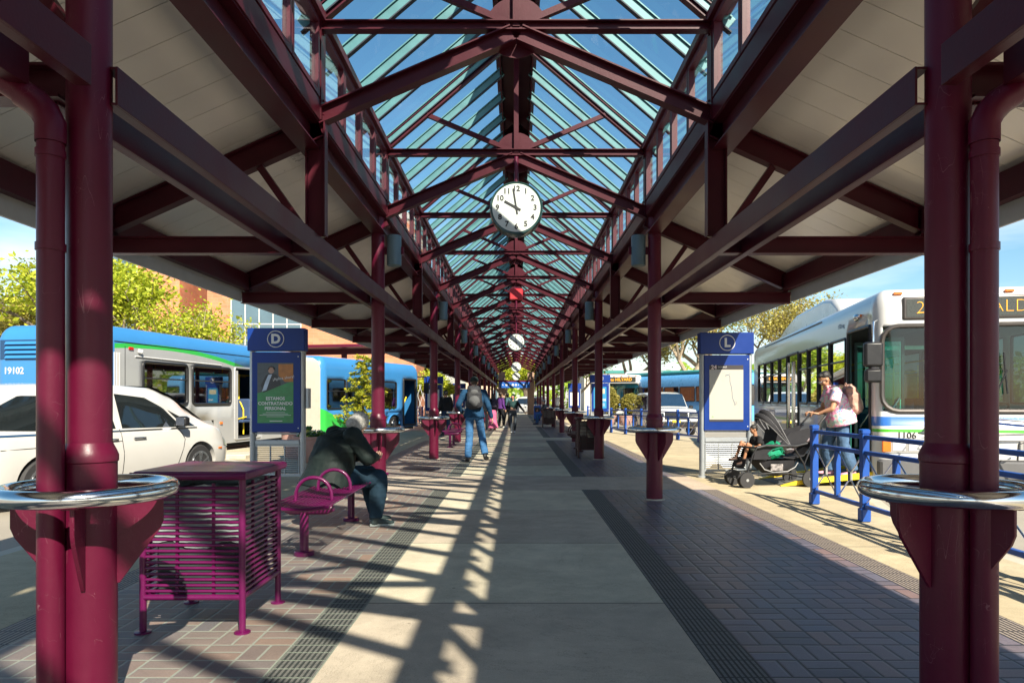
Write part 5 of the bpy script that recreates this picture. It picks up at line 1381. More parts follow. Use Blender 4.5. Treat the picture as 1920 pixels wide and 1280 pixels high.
# ---------------------------------------------------------------- litter bins
def make_bin(label, loc, mat, w=.56, d=.58, h=.90, group='slatted litter bins', recycle=False, rz=0):
    r = thing('litter_bin', label, 'litter bin', loc, rz, group)
    for x in (-w/2, w/2):
        for y in (-d/2, d/2):
            m = MB(); m.cyl((x, y, .012), (x, y, h-.02), .019, seg=14); m.lathe([(.045, 0), (.045, .008), (.03, .012)], (x, y, 0), 18); m.build('leg', mat, r)
    m = MB(); m.rbox(-w/2-.045, w/2+.045, -d/2-.05, d/2+.05, h-.035, h+.012, .012)
    m.cyl((-w/2-.045, -d/2-.05, h-.012), (w/2+.045, -d/2-.05, h-.012), .02, seg=12); m.build('lid', mat, r)
    n = 19; fr = []
    for (a, b, nm) in (((-w/2, -d/2), (w/2, -d/2), 1), ((w/2, -d/2), (w/2, d/2), 1), ((-w/2, -d/2), (-w/2, d/2), 0), ((-w/2, d/2), (w/2, d/2), 0)):
        m = MB()
        for k in range(n):
            z = .235+(h-.32)*k/(n-1); m.cyl((a[0], a[1], z), (b[0], b[1], z), .0085, seg=10)
        m.cyl((a[0], a[1], .20), (b[0], b[1], .20), .017, seg=12)
        for t in (.333, .70):
            x, y = a[0]+(b[0]-a[0])*t, a[1]+(b[1]-a[1])*t; ix = -.014*(1 if x > 0 else -1) if a[0] == b[0] else 0; iy = .014*(1 if a[1] < 0 else -1) if a[1] == b[1] else 0
            m.box(x+ix-.008, x+ix+.008, y+iy-.006, y+iy+.006, .21, h-.06)
        m.build('slat_panel', mat, r)
    m = MB(); m.rbox(-w/2+.045, w/2-.045, -d/2+.05, d/2-.05, .17, h-.12, .02); m.build('liner', surf('bin_liner', (.035, .045, .045), .45, .1, .3, 5), r)
    bag = MB(); n = 40; vs = []
    for j, z in enumerate((h-.42, h-.33, h-.22, h-.14, h-.08)):
        for k in range(n):
            t = k/n*4; sd = int(t); f = t-sd; hw, hd = w/2-.036, d/2-.040
            x, y = ((-hw+2*hw*f, -hd), (hw, -hd+2*hd*f), (hw-2*hw*f, hd), (-hw, hd-2*hd*f))[sd]
            q = 1+.018*sin(k*2.3+j*1.9)+.012*sin(k*5.1+j*2.7); vs.append((x*q, y*q, z+(.012*sin(k*1.3) if j else .03*sin(k*.9))))
    bag.add(vs, [(j*n+k, j*n+(k+1) % n, (j+1)*n+(k+1) % n, (j+1)*n+k) for j in range(4) for k in range(n)])
    bag.build('bag', surf('bag_plastic', (.30, .34, .34), .2, 0, .15, 6, coat=.5), r)
    return r
make_bin('purple slatted litter bin in front of the bench, sunlit beside the leaning ring', (-1.825, 4.17, 0), M['purple'])
brown = surf('dark_bin_metal', (.06, .02, .022), .45)
make_bin('dark slatted litter bin in shade behind the third right column', (1.70, 15.95, 0), brown, group='slatted litter bins')
make_bin('dark slatted litter bin beside the seated man far along the right row', (1.55, 33.0, 0), brown, group='slatted litter bins')

# ---------------------------------------------------------------- benches
def make_bench(label, loc, rz, mat, length=2.3, arms=(0.5, 1.15, 1.8), group='slatted metal benches'):
    """seat runs along local +y, sitters face local +x"""
    r = thing('bench', label, 'bench', loc, rz, group)
    w = .50
    def zsec(x): return .45+.028*((x/(w/2))**2) - .02*(1 if x > .22 else 0)*(x-.22)*20
    m = MB(); n = 15
    for k in range(n):
        x = -w/2+.02+(w-.04)*k/(n-1); m.cyl((x, .02, zsec(x)), (x, length-.02, zsec(x)), .0085, seg=8)
    m.build('seat', mat, r)
    nb = 5
    for y in (0.0, length):
        m = MB(); m.loft([(-w/2+w*i/12, y, zsec(-w/2+w*i/12)-.004) for i in range(13)], [(.016, .024)]*13, 10, side=(0, 0, 1)); m.build('end_rail', mat, r)
    m = MB()
    for y in (length*.33, length*.66): m.loft([(-w/2+.03+(w-.06)*i/8, y, zsec(-w/2+.03+(w-.06)*i/8)-.014) for i in range(9)], .010, 8)
    m.build('cross_rail', mat, r)
    for y in arms:
        m = MB(); pts = []
        for i in range(13): t = pi*i/12; pts.append((.155*cos(t), y, .46+.195*sin(t)**.75))
        m.loft([(.155, y, .44)]+pts+[(-.155, y, .44)], .0155, 12); m.build('arm', mat, r)
    for y in (.42, length-.42):
        m = MB(); m.cyl((-.08, y, .02), (-.08, y, .40), .038, seg=20); m.lathe([(.085, 0), (.085, .028), (.075, .036), (.04, .038)], (-.08, y, 0), 28); m.build('leg', mat, r)
        m = MB(); m.loft([(-.24, y, .385), (-.2, y, .385), (.12, y, .385), (.17, y, .395)], [.028, .045, .045, .028], 14); m.build('seat_bracket', mat, r)
    return r
make_bench('purple slatted bench with arched arms, carrying the seated person in black', (-1.72, 5.42, 0), 0, M['purple'], 2.5, (.42, 1.08))
make_bench('small purple bench in the distance behind the walking man', (-1.75, 18.6, 0), 0, M['purple'], 1.9, (.6, 1.3))
make_bench('dark bench end in shade by the third right column', (1.66, 17.3, 0), pi, brown, 1.9, (.6, 1.2)).location = (1.55, 19.0, 0)
make_bench('dark bench under the seated man far along the right row', (1.60, 38.6, 0), pi, brown, 2.0, (.6,))

# ---------------------------------------------------------------- blue railings
def make_railing(label, p0, p1, n, group='blue steel railings along the bays', end_post=True):
    p0, p1 = Vector(p0), Vector(p1); d = p1-p0; ang = atan2(d.y, d.x); Lr = d.length
    r = thing('railing', label, 'railing', (p0.x, p0.y, 0), ang, group)
    mt = M['bluemetal']
    for i in range(n+1):
        x = Lr*i/n; m = MB(); m.rbox(x-.038, x+.038, -.038, .038, .02, .95, .005); m.rbox(x-.052, x+.052, -.052, .052, 0, .15, .012); m.rbox(x-.046, x+.046, -.046, .046, .945, 1.0, .010); m.build('post', mt, r)
    for i in range(n):
        a, b = Lr*i/n+.04, Lr*(i+1)/n-.04
        for z, hh in ((.915, .045), (.745, .045), (.17, .045)): m = MB(); m.rbox(a, b, -.022, .022, z-hh/2, z+hh/2, .004); m.build('rail', mt, r)
        xm = (a+b)/2; m = MB(); m.rbox(xm-.028, xm+.028, -.028, .028, .193, .722, .004); m.build('mid_post', mt, r)
        m = MB()
        for (c, e) in ((a, xm-.03), (xm+.03, b)):
            cx = (c+e)/2; cz = .455
            for sx, sz in ((c, .715), (e, .715), (c, .20), (e, .20)): m.cyl((sx, 0, sz), (cx+(-.02 if sx < cx else .02), 0, cz+(.04 if sz > cz else -.04)), .008, seg=8)
            m.rbox(cx-.032, cx+.032, -.014, .014, cz-.055, cz+.055, .004)
        m.build('cross_rods', M['chrome'], r)
    return r
make_railing('nearest blue railing with crossed steel rods, running towards the right foreground column', (3.76, 8.68), (3.74, 2.4), 5)
make_railing('farther blue railing in front of the pale off-road car, crossed rods between posts', (3.86, 28.0), (5.75, 21.6), 5)
make_railing('small blue railing in the distance left of the K sign', (4.0, 38.5), (5.6, 42.0), 3)
make_railing('small blue and pink railing by the distant left bus front', (-4.6, 33.6), (-5.7, 35.6), 3)

# ---------------------------------------------------------------- planters, kerb-side things
def flowers(mb_l, mb_f, c, r, n, rnd):
    for _ in range(n):
        a = rnd.uniform(0, 2*pi); q = r*sqrt(rnd.random()); p = V(c[0]+q*cos(a), c[1]+q*sin(a), c[2]+rnd.uniform(.0, .12))
        for mb, s in ((mb_l, .035),)+(((mb_f, .022),) if rnd.random() < .4 else ()):
            u = V(rnd.uniform(-1, 1), rnd.uniform(-1, 1), rnd.uniform(-.5, .5)).normalized()*s; v = u.orthogonal().normalized()*s
            o = V(0, 0, .03 if mb is mb_f else 0); mb.add([p-u+o, p-v+o, p+u+o, p+v+o], [(0, 1, 2, 3)])
LG = leafmat('leaf_green', (.04, .12, .015), (.09, .20, .02), (.15, .26, .03))
FB = leafmat('flower_mix', (.10, .14, .45), (.75, .6, .05), (.65, .65, .75))
TERRA = surf('pink_planter', (.42, .24, .20), .8, 0, .15, 4, .2, 40)
def planter(label, loc, r=.33, h=.52, seed=1):
    root = thing('planter', label, 'planter', loc, 0, 'round flower planters')
    m = MB(); m.lathe([(r*.62, 0), (r*.75, .05), (r*.95, h*.6), (r, h-.06), (r*1.06, h-.05), (r*1.06, h), (r*.92, h), (r*.9, h-.06), (.001, h-.06)], (0, 0, 0), 36); m.build('pot', TERRA, root)
    a, b = MB(), MB(); flowers(a, b, (0, 0, h-.03), r*.85, 260, random.Random(seed)); a.build('leaves', LG, root, smooth=0); b.build('flowers', FB, root, smooth=0)
planter('pink clay planter of blue and yellow pansies left of the seated person', (-4.35, 14.6, 0), .36, .55, 3)
planter('taller pink clay planter just behind the other, with yellow pansies', (-4.95, 15.6, 0), .36, .62, 4)
for i, (x, y, lab) in enumerate(((4.95, 36.5, 'clay pot holding the larger round bush by the K sign'), (5.7, 36.0, 'clay pot holding the smaller round bush by the K sign'))):
    planter(lab, (x, y, 0), .4, .5, 9+i)
bb = thing('newspaper_box', 'small bright blue box standing far along the right row', 'box', (1.35, 44.5, 0), 0)
m = MB(); m.rbox(-.22, .22, -.2, .2, .1, .95, .02); m.build('case', M['bluemetal'], bb); m = MB(); m.box(-.16, .16, -.206, -.2, .55, .85); m.build('window', M['ink'], bb, smooth=0)
m = MB(); m.rbox(-.2, .2, -.18, .18, 0, .1, .01); m.build('base', M['black'], bb)
# white wavy lattice screen near the left bus front
lt = thing('lattice_screen', 'white wavy metal lattice screen beside the front of the blue bus', 'screen', (-4.9, 36.5, 0), 0)
m = MB()
for k in range(9):
    x = -.55+k*.14; m.loft([(x+.05*sin(j*.9+k*pi), 0, .1+.12*j) for j in range(18)], .012, 6)
m.build('lattice', M['letter'], lt)
m = MB()
for x in (-.62, .62): m.box(x-.04, x+.04, -.04, .04, 0, 2.35)
m.build('posts', M['bluemetal'], lt, smooth=0)
# maroon bay frame behind the left bus
fr = thing('gantry', 'maroon steel frame with a white tension rod cross, behind the articulated bus', 'steel frame', (-11.4, 33.0, -.15), radians(-12))
for x in (-2.6, .2, 3.4):
    m = MB(); m.box(x-.10, x+.10, -.10, .10, 0, 3.6); m.build('post', mr, fr, smooth=0)
m = MB(); m.box(-4.5, 5.4, -.12, .12, 3.6, 3.82); m.build('beam', mr, fr, smooth=0)
m = MB(); m.cyl((-2.4, 0, 1.2), (0, 0, 3.5), .025, seg=8); m.cyl((-2.4, 0, 3.5), (0, 0, 1.2), .025, seg=8); m.lathe([(.12, -.02), (.12, .02)], (-1.2, 0, 2.35), 20, 'y'); m.build('cross_rods', M['letter'], fr)
m = MB(); m.box(-4.8, 5.7, -1.6, 1.4, 3.83, 3.95); m.build('roof', mr, fr, smooth=0)
# pavement signpost parcel: small kerb island block at left
isl = MB(); isl.rbox(-6.75, -6.05, 15.35, 16.2, -.15, .10, .03)
tag(isl.build('kerb_block', M['kerb']), 'tan concrete kerb block beside the open rear door of the blue bus', 'kerb block')
# ---------------------------------------------------------------- trees
BARK = surf('bark', (.13, .10, .075), .9, 0, .3, 6, .5, 30)
BARKP = surf('pale_bark', (.30, .24, .17), .9, 0, .25, 6, .4, 30)
def leaf(mb, p, s, rnd):
    u = V(rnd.uniform(-1, 1), rnd.uniform(-1, 1), rnd.uniform(-.6, .6)).normalized(); v = u.cross(V(rnd.uniform(-1, 1), rnd.uniform(-1, 1), rnd.uniform(-1, 1))).normalized()
    mb.add([p-u*s, p-v*s*.55, p+u*s, p+v*s*.55], [(0, 1, 2, 3)])
def make_tree(name, label, loc, h, spread, lm, leaves=9000, lsize=.10, seed=1, bark=None, trunk_h=.3, clump=.35, group=None, depth=4, cat='tree'):
    rnd = random.Random(seed); root = thing(name, label, cat, loc, 0, group)
    tb = MB(); tips = []
    def grow(p, d, ln, r, lev):
        pts = [p]; q = p.copy(); dd = d.copy()
        for k in range(3):
            dd = (dd+V(rnd.uniform(-.22, .22), rnd.uniform(-.22, .22), rnd.uniform(-.05, .18))).normalized(); q = q+dd*(ln/3); pts.append(q.copy())
        tb.loft(pts, [r, r*.9, r*.8, r*.65], 7 if lev < 2 else 5)
        if lev >= depth-1: tips.extend(pts[1:])
        elif lev >= depth-2: tips.append(pts[-1])
        if lev < depth:
            n = rnd.randint(3, 4) if lev < 2 else rnd.randint(2, 4)
            for k in range(n):
                a = 2*pi*(k+rnd.random()*.7)/n; out = V(cos(a)*spread, sin(a)*spread, rnd.uniform(.25, .9)).normalized()
                nd = (dd*.55+out).normalized(); st = pts[rnd.choice((2, 3, 3))]
                grow(st, nd, ln*rnd.uniform(.60, .82), r*.58, lev+1)
    grow(V(0, 0, 0), V(0, 0, 1), h*trunk_h, h*.022, 0)
    # scale to requested height
    top = max(t.z for t in tips); k = h/top
    tb.v = [(x*k, y*k, z*k) for x, y, z in tb.v]; tips = [t*k for t in tips]
    tb.build('trunk', bark or BARK, root)
    lb = MB()
    if leaves:
        for _ in range(leaves):
            t = rnd.choice(tips); r = clump*h*.16
            p = t+V(rnd.gauss(0, r), rnd.gauss(0, r), rnd.gauss(0, r*.7))
            if p.z > h*.12: leaf(lb, p, lsize*rnd.uniform(.6, 1.3), rnd)
        lb.build('crown', lm, root, smooth=0)
    return root
YG = leafmat('leaf_yellow_green', (.26, .34, .02), (.42, .48, .03), (.58, .58, .05))
GR = leafmat('leaf_mid_green', (.14, .26, .02), (.26, .38, .03), (.42, .50, .05))
OL = leafmat('leaf_olive_bud', (.28, .24, .06), (.42, .36, .08), (.52, .46, .10))
DK = leafmat('leaf_dark', (.03, .07, .015), (.06, .13, .02), (.25, .25, .03))
GO_ = 'spring trees behind the left bus'
make_tree('tree', 'yellow-green spring tree at the far left edge above the bus roof', (-25.5, 27.5, -.15), 6.2, .9, GR, 15000, .12, 3, group=GO_)
make_tree('tree', 'olive half-bare tree seen just left of the downpipe, over the blue bus', (-21.0, 28.0, -.15), 6.0, 1.0, OL, 14000, .08, 5, group=GO_)
make_tree('tree', 'bright yellow-green tree right of the left column, in front of the brick building', (-17.2, 27.0, -.15), 6.9, .9, YG, 9000, .11, 8, group=GO_)
make_tree('tree', 'thin olive tree with bare twigs in front of the brick wall', (-14.6, 26.5, -.15), 5.9, 1.0, YG, 5500, .07, 11, group=GO_, bark=BARKP)
make_tree('tree', 'small yellow-budded tree nearest the white-framed windows of the brick building', (-12.9, 27.5, -.15), 5.3, 1.0, YG, 3000, .08, 15, group=GO_, bark=BARKP)
GR2 = 'bare and budding trees beyond the right bays'
for i, (x, y, h, lm, n, lab) in enumerate(((12.6, 52, 10.5, OL, 7000, 'large bare-branched tree above the pale off-road car'), (15.2, 56, 10.5, GR, 7000, 'green budding tree just left of the L sign'), (8.6, 60, 9.0, OL, 9000, 'brown budding tree above the HILYARD bus'),
        (5.4, 62, 7.0, GR, 9000, 'small green tree between the J and K signs'), (19, 50, 9.5, OL, 7000, 'brown budding tree half hidden behind the L sign'))):
    make_tree('tree', lab, (x, y, -.15), h, 1.0, lm, n, .11, 20+i, group=GR2, bark=BARKP)
GR3 = 'street trees beyond the end of the walkway'
make_tree('tree', 'bright green tree filling the end opening on the left', (-0.9, 71, -.15), 5.6, 1.1, YG, 14000, .13, 31, group=GR3, trunk_h=.14, clump=.5)
make_tree('tree', 'bright green tree filling the end opening on the right', (1.3, 76, -.15), 6.0, 1.1, YG, 14000, .13, 32, group=GR3, trunk_h=.14, clump=.5)
make_tree('tree', 'yellow-green tree behind the second left bay sign', (-6.2, 50, -.15), 5.0, 1.1, YG, 12000, .12, 33, group=GR3)
make_tree('tree', 'rounded lime tree left of the walking man', (-4.9, 42.5, 0), 3.1, 1.2, YG, 9000, .08, 34, group=GR3, trunk_h=.2)
# conifer in front of the front half of the bus
cf = thing('conifer', 'slender conifer with gold-tipped drooping sprays left of the second column', 'tree', (-5.45, 24.3, 0))
rnd = random.Random(4); tb = MB(); tb.loft([(0, 0, 0), (0.02, 0, 1.2), (.10, 0, 2.3)], [.035, .025, .01], 8); tb.build('trunk', BARK, cf)
lb = MB()
for k in range(34):
    z = .35+1.95*k/34; a = k*2.4; ln = (.62*(1-z/2.9)+.14)*rnd.uniform(.7, 1.3); d = V(cos(a), sin(a), .25)
    for j in range(110):
        t = rnd.random(); p = V(.04*z, 0, z)+d*(ln*t)+V(0, 0, -.25*ln*t*t)+V(rnd.gauss(0, .035), rnd.gauss(0, .035), rnd.gauss(0, .03)); leaf(lb, p, .038*rnd.uniform(.7, 1.4), rnd)
lb.build('crown', leafmat('leaf_gold', (.14, .20, .02), (.38, .40, .03), (.62, .54, .04)), cf, smooth=0)
cf.scale = (1.5, 1.5, 1.25)
# clipped round bushes
def bush(label, loc, r, lm, n=3500, seed=1, lobes=None):
    root = thing('round_bush', label, 'bush', loc, 0, 'round clipped bushes'); rnd = random.Random(seed); lb = MB()
    tk_ = MB(); tk_.cyl((0, 0, 0), (0, 0, r*.8), .04, .02, 8); tk_.build('stem', BARK, root)
    lobes = lobes or [(0, 0, r, r)]
    for _ in range(n):
        lx, ly, lz, lr = rnd.choice(lobes); d = V(rnd.gauss(0, 1), rnd.gauss(0, 1), rnd.gauss(0, 1)).normalized()
        p = V(lx, ly, lz)+d*lr*rnd.uniform(.75, 1.03)*(1+.08*mnoise.noise(d*3)); leaf(lb, p, .05*rnd.uniform(.6, 1.3), rnd)
    lb.build('crown', lm, root, smooth=0)
BU = leafmat('leaf_bush', (.16, .16, .03), (.32, .28, .05), (.45, .38, .10))
bush('larger two-lobed round bush in front of the HILYARD bus', (4.95, 36.5, .5), .6, BU, 7000, 5, [(0, 0, .55, .5), (-.1, 0, 1.15, .42), (.1, .1, .8, .45)])
bush('smaller round bush right of the two-lobed one, by the HILYARD bus', (6.0, 36.0, .5), .55, BU, 4500, 6, [(0, 0, .6, .55)])
# ---------------------------------------------------------------- buildings
RB = brickmat('red_brick', (.50, .18, .09), (.58, .23, .12), (.46, .28, .19), 1.0, .6, .2)
WG = surf('office_glass', (.08, .13, .16), .06, 0, .4, .35, coat=1.0); WF = surf('white_frame', (.5, .5, .49), .5)
def building(name, label, loc, rz, W, D, Hh, mat, wins, roofmat, cat='building'):
    r = thing(name, label, cat, loc, rz)
    m = MB(); m.box(0, W, 0, D, 0, Hh); m.build('wall', mat, r, smooth=0)
    m = MB(); m.box(-.12, W+.12, -.12, D+.12, Hh+.002, Hh+.4); m.build('roof', roofmat, r, smooth=0)
    for (x0, x1, z0, z1, nx, nz) in wins:
        m = MB(); t = .07
        m.box(x0, x1, -.06, -.002, z0, z0+t); m.box(x0, x1, -.06, -.002, z1-t, z1)
        for i in range(nx+1): x = x0+(x1-x0-t)*i/nx; m.box(x, x+t, -.06, -.002, z0+t, z1-t)
        for j in range(1, nz): z = z0+(z1-z0)*j/nz; m.box(x0+t, x1-t, -.05, -.003, z-t/2, z+t/2)
        f = m.build('window', WF, r, smooth=0); g = MB(); g.box(x0+t, x1-t, -.03, -.004, z0+t, z1-t); g.build('pane', WG, f, smooth=0)
    return r
wn = []
for k in range(1):
    for z in (1.2, 4.6, 8.0, 11.4): wn.append((1.5+4.2*k, 3.3+4.2*k, z, z+1.9, 2, 1))
building('brick_building', 'large orange-red brick building behind the left trees', (-25.3, 39.6, -.15), radians(8), 5.6, 14, 12, RB, wn, WF)
building('glazed_building', 'brick building wing with a white-framed glass bay above the D sign', (-18.6, 41.4, -.15), radians(3), 12.5, 12, 12.5, RB, [(1.4, 5.6, 4.1, 8.0, 5, 2), (1.4, 5.6, 9.2, 12.0, 5, 1), (7.6, 8.8, .8, 2.4, 2, 1)], WF)
building('low_brick_building', 'low brick building with a white flat roof at the far left edge', (-42, 31, -.15), radians(2), 17, 8, 5.1, RB, [(12.5, 14, 1.2, 3.2, 2, 1)], WF)
building('white_office', 'pale office block with rows of windows beyond the front of the blue bus', (-15.5, 66, -.15), radians(-4), 9, 12, 7.5, surf('pale_wall', (.62, .62, .58), .7), [(.4+1.7*k, 1.8+1.7*k, z, z+1.6, 2, 2) for k in range(5) for z in (.8, 3.2, 5.4)], WF)
building('grey_shop_row', 'low pale shop row far beyond the right bays', (9.5, 96, -.15), radians(2), 46, 10, 5.2, surf('shop_wall', (.50, .45, .40), .8), [(1+4*k, 4+4*k, .8, 3.2, 2, 1) for k in range(10)], surf('teal_roof2', (.03, .20, .18), .6))
building('tan_building', 'low tan building across the street beyond the end opening', (-14, 112, -.15), 0, 11.0, 10, 5, surf('tan_wall', (.50, .38, .28), .8), [(1+3*k, 3+3*k, 1, 3.2, 2, 1) for k in range(4)], WF)
# distant tree line that reads as one mass
tl = MB(); rnd = random.Random(77)
for _ in range(16000):
    a = rnd.uniform(-1.35, 1.35); d = rnd.uniform(120, 150); x, y = d*sin(a), d*cos(a)
    hh = 7+4*mnoise.noise(V(a*9, 0, 0))+2*mnoise.noise(V(a*31, 2, 0)); leaf(tl, V(x, y, rnd.uniform(-.1, max(1.5, hh))), .7*rnd.uniform(.6, 1.4), rnd)
tag(tl.build('distant_woods', GR, smooth=0), 'hazy green band of trees along the horizon beyond the station', 'woods', kind='stuff')
# ---------------------------------------------------------------- people
SKIN_L = surf('skin_light', (.55, .33, .24), .5, 0, .08, 6, spec=.4)
SKIN_M = surf('skin_medium', (.42, .22, .13), .5, 0, .08, 6, spec=.4)
SKIN_D = surf('skin_brown', (.30, .14, .075), .45, 0, .08, 6, spec=.4)
def cloth(nm, c, var=.2, rough=.85): return surf(nm, c, rough, 0, var, 5, .25, 180, .2)
DENIM = cloth('denim', (.05, .145, .31), .4)
def hand(mb, wrist, d, palm_n, side, curl=.35, s=1.0, thumb_side=None):
    """five separate fingers; d = direction of the hand, palm_n = where the palm looks, side = towards the thumb"""
    d = Vector(d).normalized(); n = (Vector(palm_n)-d*Vector(palm_n).dot(d)).normalized(); t = Vector(side); t = (t-d*t.dot(d)-n*t.dot(n)).normalized()
    w = Vector(wrist)
    mb.loft([w-d*.01*s, w+d*.02*s, w+d*.05*s, w+d*.085*s, w+d*.095*s], [(.026*s, .019*s), (.032*s, .019*s), (.040*s, .017*s), (.040*s, .014*s), (.034*s, .008*s)], 12, side=t)
    for k, (o, ln) in enumerate(((.030, .068), (.010, .078), (-.010, .072), (-.029, .056))):
        p = w+d*(.088*s)+t*(o*s); dd = d.copy(); pts = [p]; r = [.0090*s]
        for j, f in enumerate((.42, .33, .25)):
            a = curl*(.7+.5*j)*(1+.08*k); dd = (dd*cos(a)+n*sin(a)).normalized(); p = p+dd*(ln*f*s); pts.append(p); r.append((.0085-.0012*j)*s)
        pts.append(p+dd*.003*s); r.append(.003*s); mb.loft(pts, r, 8)
    p = w+d*.028*s+t*.030*s; dd = (t*.75+d*.6+n*.25).normalized(); pts = [p-dd*.01*s, p]; r = [.011*s, .011*s]
    for f in (.030, .024): p = p+dd*f*s; pts.append(p); r.append(.0092*s); dd = (dd+d*.35+n*.30).normalized()
    pts.append(p+dd*.004*s); r.append(.003*s); mb.loft(pts, r, 8)
def frame_of(yaw, pitch=0.0, roll=0.0):
    return (Matrix.Rotation(yaw, 3, 'Z') @ Matrix.Rotation(pitch, 3, 'X') @ Matrix.Rotation(roll, 3, 'Y'))
def head_shapes(mb, c, R, s=1.0):
    c = Vector(c)
    def E(p, r): mb.ell(c+R @ (Vector(p)*s), [q*s for q in r], R, 16, 12)
    E((0, -.008, .025), (.074, .094, .090)); E((0, .030, -.035), (.056, .058, .070)); E((0, .045, -.075), (.034, .035, .026))
    E((0, .088, -.012), (.012, .016, .022)); E((0, .098, -.022), (.014, .012, .010))
    E((0, .082, -.050), (.023, .010, .008)); E((0, .075, .022), (.045, .018, .012))
    for q in (-1, 1): E((q*.074, -.002, -.012), (.008, .018, .028)); E((q*.038, .060, -.028), (.022, .022, .022))
def face_bits(parent, c, R, s=1.0, brow=None):
    c = Vector(c)
    for q in (-1, 1):
        m = MB(); m.ell(c+R @ Vector((q*.030*s, .079*s, .004*s)), [.011*s, .006*s, .006*s], R, 10, 6); e = m.build('eye', surf('eye_white', (.7, .68, .65), .3), parent)
        m = MB(); m.ell(c+R @ Vector((q*.030*s, .0840*s, .004*s)), [.005*s, .002*s, .005*s], R, 8, 6); m.build('iris', M['ink'], e)
        m = MB(); m.loft([c+R @ Vector((q*x*s, .086*s, (.022+.004*sin((x-.014)*80))*s)) for x in (.014, .03, .045)], .0028*s, 6); m.build('eyebrow', brow or M['ink'], parent)
    m = MB(); m.ell(c+R @ Vector((0, .0895*s, -.050*s)), [.022*s, .005*s, .006*s], R, 12, 6); m.build('lips', surf('lips', (.34, .12, .10), .4), parent)
def person(label, loc, yaw, J, skin, top, bottom, shoe, hair, hairstyle='short', voxel=.010, s=1.0, sleeve='long', fat=1.0, jacket_hem=.0, belly=0.0,
           head_pitch=0.0, head_yaw=0.0, hands=None, cuffs=True, group=None, wrinkle=.006, flare=0.0, cat='person', leg=1.0, face=True, midriff=False, top2=None, sole=None):
    root = thing('person', label, cat, loc, yaw, group)
    j = dict(pel=(0, 0, .93), che=(0, 0, 1.25), nec=(0, .0, 1.45), hea=(0, .025, 1.60),
             sR=(.18, 0, 1.40), sL=(-.18, 0, 1.40), eR=(.24, -.02, 1.12), eL=(-.24, -.02, 1.12), wR=(.25, .08, .88), wL=(-.25, .08, .88),
             hR=(.09, 0, .90), hL=(-.09, 0, .90), kR=(.10, .03, .50), kL=(-.10, .03, .50), aR=(.11, -.01, .09), aL=(-.11, -.01, .09), fR=(.13, .14, .03), fL=(-.13, .14, .03))
    j.update(J); j = {k: Vector(v)*s for k, v in j.items()}
    acr = (j['sR']-j['sL']).normalized(); hip = (j['hR']-j['hL']).normalized()
    HR = frame_of(head_yaw, head_pitch)
    # --- skin
    b = MB(); f = fat
    b.loft([j['pel']-V(0, 0, .08*s), j['pel'], j['pel'].lerp(j['che'], .5), j['che'], j['nec']-V(0, 0, .05)*s, j['nec']], [(.10*s, .09*s), (.145*s*f, .105*s*f), (.125*s*f, .095*s*f), (.155*s*f, .11*s*f), (.10*s, .07*s), (.055*s, .055*s)], 18, side=acr)
    b.cap(j['nec']-V(0, 0, .04)*s, j['hea']-HR @ V(0, .01, .05)*s, .055*s, .050*s); head_shapes(b, j['hea'], HR, s)
    for q in 'RL':
        b.cap(j['s'+q], j['e'+q], .047*s*(1+(f-1)*.7), .037*s*(1+(f-1)*.5)); b.cap(j['e'+q], j['w'+q], .037*s*(1+(f-1)*.5), .024*s)
        b.cap(j['h'+q], j['k'+q], .072*s*(1+(f-1)*.6), .050*s*(1+(f-1)*.4)); b.cap(j['k'+q], j['a'+q], .048*s*(1+(f-1)*.4), .034*s); b.cap(j['a'+q], j['a'+q]-V(0, 0, .04)*s, .034*s, .034*s)
        ft = j['f'+q]-j['a'+q]; ft.z = 0; ft.normalize(); b.cap(j['a'+q]-V(0, 0, .05)*s, j['f'+q], .032*s, .028*s)
    me = remeshed(b, voxel, 3)
    body = mesh_obj('body', me, skin, root)
    hm = MB()
    for q, sg in (('R', 1), ('L', -1)):
        hd = (hands or {}).get(q)
        d = (j['w'+q]-j['e'+q]).normalized()
        if hd is None: hand(hm, j['w'+q], d, (-sg, 0, 0.1), (0, 1, .2), .45, s)
        else: hand(hm, j['w'+q], hd[0] or d, hd[1], hd[2], hd[3], s)
    # hands belong to the same body mesh
    import bmesh
    bm = bmesh.new(); bm.from_mesh(me); t = bpy.data.meshes.new('h'); t.from_pydata([tuple(v) for v in hm.v], [], hm.f); bm.from_mesh(t); bm.to_mesh(me); bm.free(); bpy.data.meshes.remove(t); shade(me, 60)
    if face: face_bits(body, j['hea'], HR, s)
    # --- top
    if top:
        g = MB(); o = .016*s
        lowz = j['pel']-(j['che']-j['pel']).normalized()*(jacket_hem*s) if not midriff else j['pel'].lerp(j['che'], .55)
        fwd = acr.cross(V(0, 0, 1))*-1
        mid = j['pel'].lerp(j['che'], .5)
        rr = [((.158+flare)*s*f+o, (.118+flare)*s*f+o), (.15*s*f+o, .115*s*f+o+belly*.6), (.150*s*f+o, .118*s*f+o+belly), (.168*s*f+o, .122*s*f+o), (.135*s+o, .085*s+o), (.070*s, .068*s)]
        if bottom and not midriff:
            tw = .155*s*f+.026*s*leg; td = .12*s*f+.026*s*leg; rr[0] = (max(rr[0][0], tw+.014), max(rr[0][1], td+.014)); rr[1] = (max(rr[1][0], tw+.012), max(rr[1][1], td+.012))
        if midriff: g.loft([lowz, j['che'], j['nec']-V(0, 0, .06)*s, j['nec']-V(0, 0, .01)*s], [(.135*s*f+o, .10*s*f+o), (.16*s*f+o, .12*s*f+o), (.13*s+o, .08*s+o), (.068*s, .066*s)], 20, side=acr)
        else: g.loft([lowz, j['pel'], mid, j['che'], j['nec']-V(0, 0, .055)*s, j['nec']-V(0, 0, .0)*s], rr, 22, side=acr)
